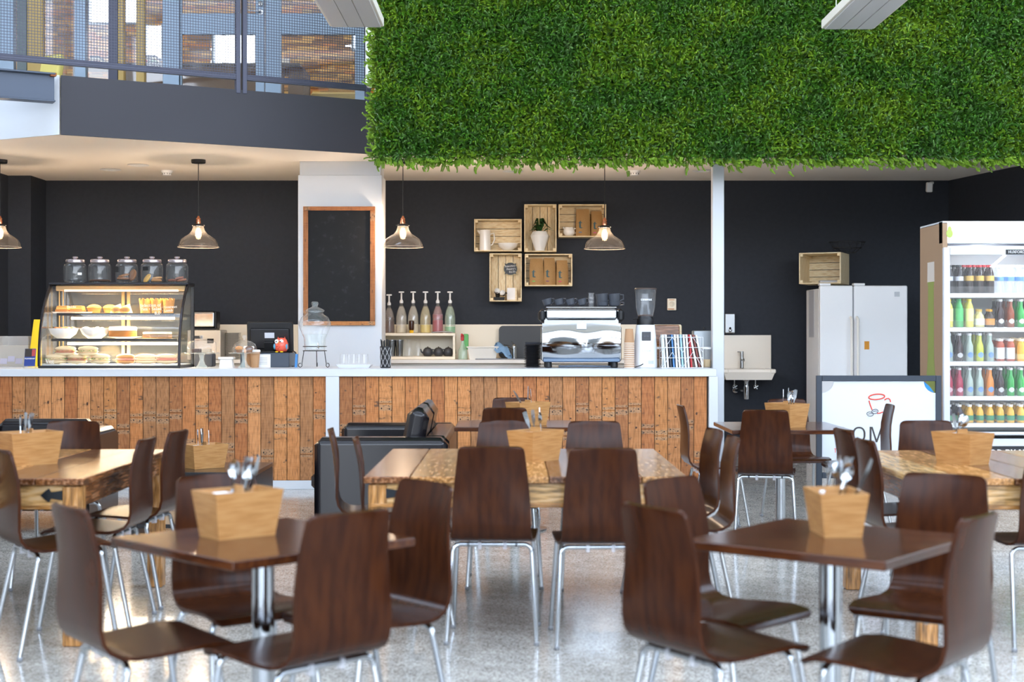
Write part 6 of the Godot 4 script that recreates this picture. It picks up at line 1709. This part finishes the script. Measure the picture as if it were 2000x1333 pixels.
	put("dock", ef, MB.new().taper(Vector3.ZERO, Vector2(0.12, 0.1), Vector2(0.1, 0.08), 0.075), mat(hx("e8e6e2"), 0.4))
	put("tray", ef, MB.new().rbox(Vector3(0, 0.085, 0), Vector3(0.135, 0.022, 0.11), 0.005), mat(hx("e8e6e2"), 0.4))
	var bx := thing("black_printer", "black receipt printer standing behind the flat-topped cake stand", "printer", Vector3(X(398, 12.95), cy, -13.0))
	put("case", bx, MB.new().rbox(Vector3(0, 0.06, 0), Vector3(0.17, 0.12, 0.15), 0.01), CHARCOAL)
	put("cover", bx, MB.new().rbox(Vector3(0, 0.124, -0.02), Vector3(0.16, 0.012, 0.1), 0.004), BLACK)
	# water dispenser on its wire stand
	var wd := 12.7
	var ds := thing("dispenser_stand", "black wire stand with curled feet under the glass drinks dispenser", "stand", Vector3(X(615, wd), cy, -wd))
	var ry := Y(682, wd) - cy
	for y in [ry - 0.016, ry + 0.022]:
		var ring := []
		for k in 25: ring.append(Vector3(cos(TAU * k / 24) * 0.105, y, sin(TAU * k / 24) * 0.105))
		put("ring", ds, MB.new().tube(ring, 0.0035, 6), BLACK)
	for a in [2.6, 0.5, -1.57]:
		var e := Vector3(cos(a), 0, sin(a))
		var pts := [e * 0.105 + Vector3(0, ry - 0.016, 0), e * 0.125 + Vector3(0, 0.03, 0)]
		for k in 9:
			var b := PI + TAU * 0.8 * k / 8.0
			pts.append(e * (0.14 + 0.018 * cos(b)) + Vector3(0, 0.022 + 0.018 * sin(b), 0))
		put("leg", ds, MB.new().tube(pts, 0.0035, 6), BLACK)
	var wj := thing("drinks_dispenser", "round glass drinks dispenser half full of water with a lid and tap", "dispenser", Vector3(X(615, wd), cy + ry - 0.012, -wd))
	var H := Y(587, wd) - cy - ry
	put("jar", wj, MB.new().lathe([[0.0, 0.0], [0.085, 0.0], [0.092, 0.01], [0.098, H * 0.25], [0.135, H * 0.45], [0.142, H * 0.55], [0.12, H * 0.68], [0.078, H * 0.74], [0.072, H * 0.78], [0.076, H * 0.8]], Vector3.ZERO, 28), glass(Color(0.93, 0.98, 0.97), 0.16))
	put("water", wj, MB.new().lathe([[0.0, 0.006], [0.084, 0.006], [0.09, 0.014], [0.096, H * 0.25], [0.112, H * 0.33], [0.112, H * 0.33], [0.0, H * 0.33]], Vector3.ZERO, 28), glass(Color(0.86, 0.94, 0.93), 0.35))
	var ld := put("lid", wj, MB.new().lathe([[0.08, H * 0.79], [0.088, H * 0.82], [0.06, H * 0.86], [0.03, H * 0.89], [0.022, H * 0.91]], Vector3.ZERO, 24), glass(Color(0.93, 0.98, 0.97), 0.22))
	put("knob", ld, MB.new().lathe([[0.02, H * 0.9], [0.03, H * 0.94], [0.034, H * 0.97], [0.024, H], [0.0, H * 1.003]], Vector3.ZERO, 16), glass(Color(0.93, 0.98, 0.97), 0.25))
	put("tap", wj, MB.new().tube([Vector3(0.04, 0.035, 0.09), Vector3(0.045, 0.035, 0.13), Vector3(0.045, 0.01, 0.135)], 0.009, 8).rbox(Vector3(0.045, 0.055, 0.125), Vector3(0.012, 0.03, 0.012), 0.003), CHROME)
	for k in 7:
		put("embossed_rose", wj, MB.new().lathe([[0.028, 0.0], [0.026, 0.005], [0.012, 0.003], [0.01, 0.007], [0.0, 0.008]], Vector3(cos(TAU * k / 7 + 0.4) * 0.137, H * 0.56, sin(TAU * k / 7 + 0.4) * 0.137), 12, Basis(Vector3.UP, -TAU * k / 7 - 0.4) * Basis(Vector3.BACK, -PI / 2)), glass(Color(1, 1, 1), 0.2))
	var bl := thing("blue_flyer", "narrow blue flyer standing at the foot of the white column", "flyer", Vector3(X(579, 12.75), cy, -12.75))
	put("flyer", bl, MB.new().rbox(Vector3(0, 0.06, 0), Vector3(0.018, 0.12, 0.05), 0.0, Basis(Vector3.BACK, -0.06)), mat(hx("3f86c4"), 0.5))
	# glasses on a white tray
	var gt := thing("glass_tray", "white plastic tray with upturned glasses below the chalkboard", "tray", Vector3(X(693, 12.65), cy, -12.65))
	put("tray", gt, MB.new().taper(Vector3.ZERO, Vector2(0.26, 0.16), Vector2(0.31, 0.21), 0.03), mat(hx("eceff4"), 0.3))
	for k in 5:
		var px: float = [672, 691, 711, 681, 701][k]
		var z: float = [-12.6, -12.6, -12.6, -12.69, -12.69][k]
		var e := thing("tumbler", "clear ribbed tumbler upside down on the white tray", "glass", Vector3(X(px, -z), cy + 0.031, z), 0, "tumblers on the white tray")
		put("wall", e, MB.new().lathe([[0.041, 0.0], [0.036, 0.085], [0.033, 0.09], [0.0, 0.09]], Vector3.ZERO, 16), glass(Color(1, 1, 1), 0.13))
	# straw holder
	var sh := thing("straw_holder", "black tumbler with white diamond lines holding black straws", "holder", Vector3(X(753, 12.55), cy, -12.55))
	put("cup", sh, MB.new().lathe([[0.0, 0.0], [0.047, 0.0], [0.05, 0.19], [0.045, 0.19], [0.043, 0.01]], Vector3.ZERO, 20), BLACK)
	for k in 8:
		for s in [-1.0, 1.0]:
			var pts := []
			for i in 9:
				var a = TAU * k / 8.0 + s * i / 8.0 * 1.57
				var rr := 0.0475 + 0.003 * i / 8.0
				pts.append(Vector3(cos(a) * rr, 0.01 + 0.17 * i / 8.0, sin(a) * rr))
			put("diamond_line", sh, MB.new().tube(pts, 0.0011, 4), PAPER)
	for k in 10:
		var a := TAU * k / 10.0
		var e := thing("straw", "black drinking straw in the diamond-patterned holder", "straw", sh.position + Vector3(cos(a) * 0.02, 0.012, sin(a) * 0.02), 0, "black straws in the holder")
		put("tube", e, MB.new().tube([Vector3.ZERO, Vector3(cos(a) * 0.022, 0.225 + 0.008 * (k % 3), sin(a) * 0.022)], 0.0045, 6), BLACK)
	# saucers
	for k in 15:
		var e := thing("black_saucer", "matt black saucer in the stack beside the coffee machine", "saucer", Vector3(X(1040, 12.7), cy + k * 0.0135, -12.7), 0, "stacked black saucers")
		put("saucer", e, MB.new().lathe([[0.0, 0.0], [0.05, 0.0], [0.075, 0.011], [0.076, 0.0133], [0.05, 0.005], [0.0, 0.004]], Vector3.ZERO, 20), mat(hx("33353b"), 0.4))
	var nap := thing("folded_napkins", "dark folded napkins lying on top of the saucer stack", "napkins", Vector3(X(1041, 12.7), cy + 15 * 0.0135 + 0.001, -12.7))
	put("fold", nap, MB.new().rbox(Vector3(0, 0.012, 0), Vector3(0.14, 0.022, 0.12), 0.006), mat(hx("26262c"), 0.9))
	# coffee machine, seen from its customer side
	var md := 12.5
	var mw := 156.0 * md / F
	var cm := thing("coffee_machine", "wide polished steel coffee machine with a mirror back panel", "coffee machine", Vector3(X(1136, md), cy, -md))
	var mh := Y(601, md) - cy
	var pt := PackedVector2Array()
	put("body", cm, MB.new().rbox(Vector3(0, (0.06 + mh) / 2, -0.27), Vector3(mw - 0.03, mh - 0.1, 0.46), 0.01), STEEL)
	var bow := []
	for i in 15:  # slightly bowed and dented mirror panel
		var line := PackedVector3Array()
		for j in 21:
			var u := j / 20.0 - 0.5
			var v := i / 14.0
			line.append(Vector3(u * (mw - 0.012), 0.085 + v * (mh - 0.225), -0.02 + 0.02 * sin(v * PI) - 0.02 * 4 * u * u + 0.0015 * sin(u * 11.0 + 1.0) * sin(v * 5.0)))
		bow.append(line)
	put("mirror_panel", cm, MB.new().grid(bow), mat(Color(0.72, 0.74, 0.76), 0.06, 1.0))
	put("top_rail", cm, MB.new().rbox(Vector3(0, mh - 0.06, -0.03), Vector3(mw - 0.06, 0.1, 0.05), 0.03), CHROME)
	for s in [-1.0, 1.0]:
		put("shoulder", cm, MB.new().rbox(Vector3(s * (mw / 2 - 0.005), mh - 0.07, -0.22), Vector3(0.06, 0.12, 0.46), 0.03), BLACK)
		put("side_panel", cm, MB.new().rbox(Vector3(s * (mw / 2 - 0.008), mh * 0.4, -0.25), Vector3(0.02, mh - 0.23, 0.44), 0.008), STEEL)
		for z in [-0.06, -0.42]: put("foot", cm, MB.new().lathe([[0.0, 0.0], [0.028, 0.0], [0.032, 0.01], [0.03, 0.06]], Vector3(s * (mw / 2 - 0.06), 0, z), 14), BLACK)
	put("lower_trim", cm, MB.new().rbox(Vector3(0, 0.068, -0.03), Vector3(mw - 0.02, 0.035, 0.05), 0.008), mat(hx("5d6f86"), 0.2, 0.8))
	put("cup_tray", cm, MB.new().rbox(Vector3(0, mh + 0.002, -0.24), Vector3(mw - 0.08, 0.01, 0.4), 0.003), STEEL)
	put("rating_plate", cm, MB.new().rbox(Vector3(0.0, mh - 0.165, 0.001), Vector3(0.085, 0.05, 0.002), 0.0), mat(hx("dfe4e8"), 0.4))
	put("hose", cm, MB.new().tube([Vector3(-0.2, 0.012, -0.05), Vector3(-0.05, 0.016, -0.02), Vector3(0.12, 0.014, -0.04), Vector3(0.3, 0.01, -0.08)], 0.01, 8), mat(hx("56606e"), 0.5))
	var ctop := cy + mh + 0.008
	var mug := func(nm: String, label: String, p: Vector3, r: float, hh: float, tip: float, group: String) -> void:
		var e := thing(nm, label, "cup", p, 0, group)
		e.rotation.z = tip
		put("outside", e, MB.new().lathe([[0.0, 0.0], [r * 0.7, 0.0], [r * 0.9, hh * 0.25], [r, hh], [r, hh], [r * 0.93, hh]], Vector3.ZERO, 18), mat(hx("45484f"), 0.35))
		put("inside", e, MB.new().lathe([[r * 0.93, hh], [r * 0.8, hh * 0.2], [0.0, hh * 0.12]], Vector3.ZERO, 18), CERAMIC)
		put("handle", e, MB.new().tube([Vector3(r * 0.95, hh * 0.85, 0), Vector3(r * 1.45, hh * 0.8, 0), Vector3(r * 1.45, hh * 0.35, 0), Vector3(r * 0.9, hh * 0.2, 0)], r * 0.11, 6), mat(hx("45484f"), 0.35))
	for k in 4:
		mug.call("grey_cup", "grey cup tipped on the coffee machine, %s" % ["at the row's open end", "second along the row", "third along the row", "beside the glass stack"][k], Vector3(X([1071, 1094, 1116, 1139][k], 12.65), ctop + 0.012, -12.7), 0.043, 0.062, 0.25, "grey cups on the coffee machine")
	for k in 4:
		var px: float = [1177, 1177, 1201, 1201][k]
		mug.call("grey_mug", "large grey mug %s on the coffee machine" % ["under another beside the glass stack", "stacked on another beside the glass stack", "under another at the machine's end", "stacked on another at the machine's end"][k], Vector3(X(px, 12.65), ctop + (0.03 if k % 2 else 0.0) + 0.003, -12.68), 0.056, 0.085 if k % 2 else 0.045, 0.08 if k % 2 else 0.0, "grey mugs on the coffee machine")
	for k in 3:
		var e := thing("shot_glass", "clear tumbler in the stack on the coffee machine", "glass", Vector3(X(1155, 12.65), ctop + 0.034 * k + 0.002, -12.68), 0, "stacked glasses on the coffee machine")
		put("wall", e, MB.new().lathe([[0.0, 0.0], [0.022, 0.0], [0.027, 0.055]], Vector3.ZERO, 14), glass(Color(1, 1, 1), 0.2))
	# paper cups, nested upside down
	for k in 14:
		var e := thing("paper_cup", "brown paper cup nested upside down in the stack beside the grinder", "cup", Vector3(X(1228, 12.55), cy + k * 0.0165, -12.5), 0, "nested paper cups")
		put("wall", e, MB.new().lathe([[0.045, 0.004], [0.034, 0.13], [0.0, 0.131]], Vector3.ZERO, 18), mat(hx("b58a64"), 0.7))
		put("rim", e, MB.new().lathe([[0.045, 0.0], [0.0475, 0.002], [0.0475, 0.006], [0.045, 0.008]], Vector3.ZERO, 18), mat(hx("ead9c8"), 0.6))
	# grinder
	var gr := thing("coffee_grinder", "white coffee grinder with a tall clear bean hopper", "grinder", Vector3(X(1261, 12.6), cy, -12.62))
	var gh := Y(635, 12.6) - cy
	put("body", gr, MB.new().lathe([[0.0, 0.0], [0.1, 0.0], [0.104, 0.006], [0.1, gh * 0.55], [0.083, gh], [0.083, gh], [0.0, gh]], Vector3.ZERO, 28), mat(hx("f2f4f6"), 0.2))
	put("collar", gr, MB.new().lathe([[0.077, gh], [0.077, gh + 0.05], [0.068, gh + 0.055], [0.066, gh + 0.075]], Vector3.ZERO, 24), BLACK)
	put("throttle_lever", gr, MB.new().tube([Vector3(-0.07, gh + 0.052, 0), Vector3(-0.11, gh + 0.052, 0.02)], 0.004, 6), BLACK)
	var hop := Y(563, 12.6) - cy
	var hp := put("hopper", gr, MB.new().lathe([[0.064, gh + 0.07], [0.085, gh + 0.15], [0.096, hop - 0.01]], Vector3.ZERO, 26), glass(Color(0.95, 0.98, 1), 0.2))
	put("hopper_lid", hp, MB.new().lathe([[0.099, hop - 0.012], [0.099, hop - 0.004], [0.09, hop], [0.0, hop]], Vector3.ZERO, 26), mat(hx("4a3c36"), 0.3))
	put("beans", hp, MB.new().lathe([[0.0, gh + 0.07], [0.062, gh + 0.072], [0.066, gh + 0.085], [0.03, gh + 0.092], [0.0, gh + 0.094]], Vector3.ZERO, 20), mat(hx("3a2218"), 0.6))
	put("hopper_lettering", hp, text_mesh("COMPAK", 0.017, false, true), PAPER, Vector3(0, hop - 0.105, 0.092))
	put("display_panel", gr, MB.new().rbox(Vector3(0, gh - 0.1, 0.091), Vector3(0.078, 0.078, 0.02), 0.003), CHARCOAL)
	put("display_digits", gr, text_mesh("8.0  8.0", 0.01), mat(hx("6a7080"), 0.5), Vector3(0, gh - 0.1, 0.102))
	put("lettering", gr, text_mesh("Compak", 0.016), mat(hx("b9bcc4"), 0.5), Vector3(0, gh * 0.4, 0.102))
	put("data_plate", gr, MB.new().rbox(Vector3(0.04, 0.05, 0.095), Vector3(0.05, 0.03, 0.004), 0.0, Basis(Vector3.UP, 0.4)), mat(hx("c4c8cc"), 0.5))
	put("power_cord", gr, MB.new().tube([Vector3(-0.03, 0.035, 0.1), Vector3(-0.06, 0.02, 0.12), Vector3(-0.11, 0.006, 0.11), Vector3(-0.2, 0.006, 0.06)], 0.004, 6), BLACK)
	# chopping boards behind, magazine rack, sugar jars
	for k in 2:
		var e := thing("chopping_board", ["striped acacia chopping board leaning behind the magazine rack", "pale wood chopping board behind the striped one"][k], "board", Vector3(X(1302 + 5 * k, 12.95), cy, -13.0 - 0.03 * k))
		put("board", e, MB.new().rbox(Vector3(0, 0.19, 0), Vector3(0.25, 0.385, 0.018), 0.01, Basis(Vector3.RIGHT, -0.05)), RUSTIC[1 + 3 * k] if k == 0 else PINE)
	var mr := thing("magazine_rack", "white wire magazine rack with zigzag sides on the counter", "rack", Vector3(X(1332, 12.5), cy, -12.55))
	var rw := 80.0 * 12.5 / F
	var rh := 0.27
	for s in [-1.0, 1.0]:
		for q in [[0.004, 1.0], [0.09, 1.0], [0.18, 1.0], [rh, 1.0]]:
			put("rail", mr, MB.new().tube([Vector3(-rw / 2, q[0], s * 0.09), Vector3(0, q[0], s * 0.09), Vector3(rw / 2, q[0], s * 0.09)], 0.0028, 5), WHITE)
			put("end_rail", mr, MB.new().tube([Vector3(s * rw / 2, q[0], -0.09), Vector3(s * rw / 2, q[0], 0.09)], 0.0028, 5), WHITE)
		for k in 8:
			var a := -rw / 2 + rw * (k % 4) / 4.0
			var y := 0.004 + (rh - 0.004) * (0.0 if k < 4 else 0.5)
			var up := k % 2 == 0
			put("zigzag", mr, MB.new().tube([Vector3(a, y if up else y + rh / 2, s * 0.09), Vector3(a + rw / 4, y + rh / 2 if up else y, s * 0.09)], 0.0022, 5), WHITE)
		for s2 in [-1.0, 1.0]: put("upright", mr, MB.new().tube([Vector3(s2 * rw / 2, 0, s * 0.09), Vector3(s2 * rw / 2, rh, s * 0.09)], 0.0028, 5), WHITE)
	var tints := ["dfe8e6", "f4f4f2", "2e3a4a", "4a7fb4", "f2f2f2", "eceae6", "9fc6dc", "f6f4f0", "e9eef2", "b4242c", "f0f0ee", "7a3a34", "e4e0dc"]
	for k in tints.size():
		var nm: String = ["grey-green", "white", "black", "blue", "white", "cream", "pale blue", "white", "white", "red", "white", "maroon", "cream"][k]
		var e := thing("magazine", "%s-spined magazine standing in the white wire rack" % nm, "magazine", Vector3(mr.position.x - rw / 2 + 0.02 + k * (rw - 0.05) / 12.0, cy + 0.005, -12.55), 0, "magazines in the wire rack")
		put("magazine", e, MB.new().rbox(Vector3(0.0, 0.145, 0), Vector3(0.016, 0.29, 0.15), 0.002, Basis(Vector3.BACK, 0.07 if k < 10 else 0.2)), mat(hx(tints[k]), 0.4))
	for q in [[1380, "glass jar of raw sugar with a white lid beside the white post", "d9bf94"], [1284, "clear jar with a white lid between grinder and magazine rack", "c8a888"]]:
		var e := thing("sugar_jar", q[1], "jar", Vector3(X(q[0], 12.75), cy, -12.78))
		put("jar", e, MB.new().lathe([[0.0, 0.002], [0.042, 0.002], [0.044, 0.008], [0.044, 0.165]], Vector3.ZERO, 18), glass(Color(1, 1, 1), 0.16))
		put("contents", e, MB.new().lathe([[0.0, 0.004], [0.041, 0.004], [0.042, 0.07], [0.042, 0.07], [0.0, 0.072]], Vector3.ZERO, 18), mat(hx(q[2]), 0.9))
		put("lid", e, MB.new().lathe([[0.047, 0.163], [0.048, 0.176], [0.04, 0.182], [0.0, 0.183]], Vector3.ZERO, 18), WHITE)
	var pb := thing("steel_bin", "grey steel canister with a black knob behind the sugar jar", "canister", Vector3(X(1372, 13.0), cy, -13.04))
	put("canister", pb, MB.new().rbox(Vector3(0, 0.165, 0), Vector3(0.17, 0.33, 0.14), 0.008), mat(hx("9aa2a8"), 0.35, 0.7))
	put("knob", pb, MB.new().lathe([[0.008, 0.33], [0.012, 0.345], [0.014, 0.355], [0.0, 0.358]], Vector3(0.02, 0, 0), 10), BLACK)

# ------------------------------------------------------------------ lamps and fittings on the ceiling
func build_ceiling_items() -> void:
	var d := 13.9
	var where := ["by the dark side wall", "over the display case end of the counter", "beside the chalkboard column", "before the coffee bag crate"]
	for k in 4:
		var px: float = [0, 387.5, 787, 1181][k]
		var py: float = [0, 0, 0, 3][k]
		var o := thing("pendant_lamp", "clear glass bell pendant lamp with copper holder %s" % where[k], "lamp", Vector3(X(px, d), 3.04, -d), 0, "glass pendant lamps over the counter")
		var yb := Y(483 + py, d) - 3.04   # rim of the glass
		put("ceiling_cup", o, MB.new().lathe([[0.0, -0.035], [0.065, -0.035], [0.07, -0.025], [0.07, 0.0]], Vector3.ZERO, 20), BLACK)
		put("cord", o, MB.new().tube([Vector3(0, -0.03, 0), Vector3(0, yb / 2, 0), Vector3(0, yb + 0.3, 0)], 0.004, 6), BLACK)
		put("holder", o, MB.new().lathe([[0.0, yb + 0.305], [0.008, yb + 0.305], [0.012, yb + 0.29], [0.024, yb + 0.275], [0.02, yb + 0.265], [0.026, yb + 0.255], [0.026, yb + 0.225]], Vector3.ZERO, 16), COPPER)
		put("gallery", o, MB.new().lathe([[0.03, yb + 0.228], [0.052, yb + 0.222], [0.052, yb + 0.206], [0.04, yb + 0.2]], Vector3.ZERO, 18).ball(Vector3(0.06, yb + 0.214, 0), Vector3(0.008, 0.008, 0.008), 8).ball(Vector3(-0.06, yb + 0.214, 0), Vector3(0.008, 0.008, 0.008), 8), BLACK)
		put("glass_shade", o, MB.new().lathe([[0.2, yb], [0.194, yb + 0.012], [0.188, yb + 0.04], [0.17, yb + 0.075], [0.135, yb + 0.102], [0.09, yb + 0.128], [0.062, yb + 0.165], [0.05, yb + 0.21]], Vector3.ZERO, 36), glass(hx("fff2e0"), 0.05))
		put("rim_bead", o, MB.new().lathe([[0.2, yb - 0.003], [0.203, yb], [0.2, yb + 0.003], [0.197, yb], [0.2, yb - 0.003]], Vector3.ZERO, 36), glass(Color(1, 0.95, 0.88), 0.3))
		put("bulb_glass", o, MB.new().lathe([[0.0, yb + 0.075], [0.02, yb + 0.08], [0.032, yb + 0.11], [0.03, yb + 0.15], [0.016, yb + 0.195]], Vector3.ZERO, 18), glass(hx("ffe6c4"), 0.05))
		put("filament_bulb", o, MB.new().lathe([[0.0, yb + 0.09], [0.016, yb + 0.095], [0.019, yb + 0.13], [0.016, yb + 0.18], [0.0, yb + 0.185]], Vector3.ZERO, 14), glow(hx("ffc98a"), 3.5))
		var l := OmniLight3D.new()
		l.name = "bulb_light"
		l.light_color = hx("ffe0c0")
		l.light_energy = 0.17
		l.light_size = 0.02
		l.omni_range = 12.0
		l.omni_attenuation = 2.0
		l.shadow_enabled = true
		o.add_child(l, true)
		l.position = Vector3(0, yb + 0.135, 0)
	for q in [[216, 331, "chrome recessed downlight near the display case"], [270, 322, "flat white ceiling disc before the recessed downlight"], [1002, 334, "white-rimmed recessed downlight before the jug crate"], [1372, 333, "white-rimmed recessed downlight beside the white post"]]:
		var dd: float = 1.69 * F / (650.0 - q[1])
		var o := thing("downlight", q[2], "light", Vector3(X(q[0], dd), 3.04, -dd))
		put("rim", o, MB.new().lathe([[0.07, -0.001], [0.105, -0.001], [0.11, -0.006], [0.075, -0.012], [0.07, -0.001]], Vector3.ZERO, 24), WHITE)
		if q[0] != 270: put("reflector", o, MB.new().lathe([[0.072, -0.004], [0.06, -0.002], [0.0, -0.002]], Vector3.ZERO, 20), CHROME)
		else: put("cover", o, MB.new().lathe([[0.072, -0.006], [0.0, -0.012]], Vector3.ZERO, 20), WHITE)
	for q in [[326, 341, "white vented smoke detector under the mezzanine ceiling beside the downlight"], [1239, 341, "white vented smoke detector before the dark wall with the crates"]]:
		var dd: float = 1.65 * F / (650.0 - q[1])
		var o := thing("smoke_detector", q[2], "smoke detector", Vector3(X(q[0], dd), 3.04, -dd))
		put("base", o, MB.new().lathe([[0.06, 0.0], [0.06, -0.02], [0.05, -0.024]], Vector3.ZERO, 20), WHITE)
		put("head", o, MB.new().lathe([[0.036, -0.05], [0.045, -0.045], [0.048, -0.024]], Vector3.ZERO, 20).lathe([[0.0, -0.052], [0.036, -0.05]], Vector3.ZERO, 20), WHITE)
		for k in 10: put("vent_slot", o, MB.new().rbox(Vector3(cos(TAU * k / 10) * 0.046, -0.034, sin(TAU * k / 10) * 0.046), Vector3(0.006, 0.014, 0.006), 0.0), CHARCOAL)
	# radiant heater panels hung on chains
	for q in [[644, 750, 54, "before the mezzanine railing"], [1604, 1708, 58, "before the green wall"]]:
		var hd := 11.3
		var y := Y(q[2], hd)
		var w: float = (q[1] - q[0]) * hd / F
		var o := thing("heater_panel", "flat grey radiant heater panel with white edge hanging %s" % q[3], "heater", Vector3(X((q[0] + q[1]) / 2.0, hd), y, -hd), 0, "hanging heater panels")
		put("housing", o, MB.new().rbox(Vector3(0, 0.042, 0.9), Vector3(w, 0.07, 1.8), 0.006), mat(hx("e9e4da"), 0.5))
		for k in 3: put("plate", o, MB.new().rbox(Vector3((k - 1) * (w - 0.04) / 3.0, 0.004, 0.9), Vector3((w - 0.04) / 3.0 - 0.006, 0.012, 1.76), 0.002), mat(hx("cfcfd1"), 0.6))
		for s in [-1.0, 1.0]:
			for z in [0.25, 1.55]:
				var ch := []
				for k in 12: ch.append(Vector3(s * w * 0.35 + (0.004 if k % 2 else -0.004), 0.075 + k * 0.33, z))
				put("chain", o, MB.new().tube(ch, 0.004, 5), STEEL)
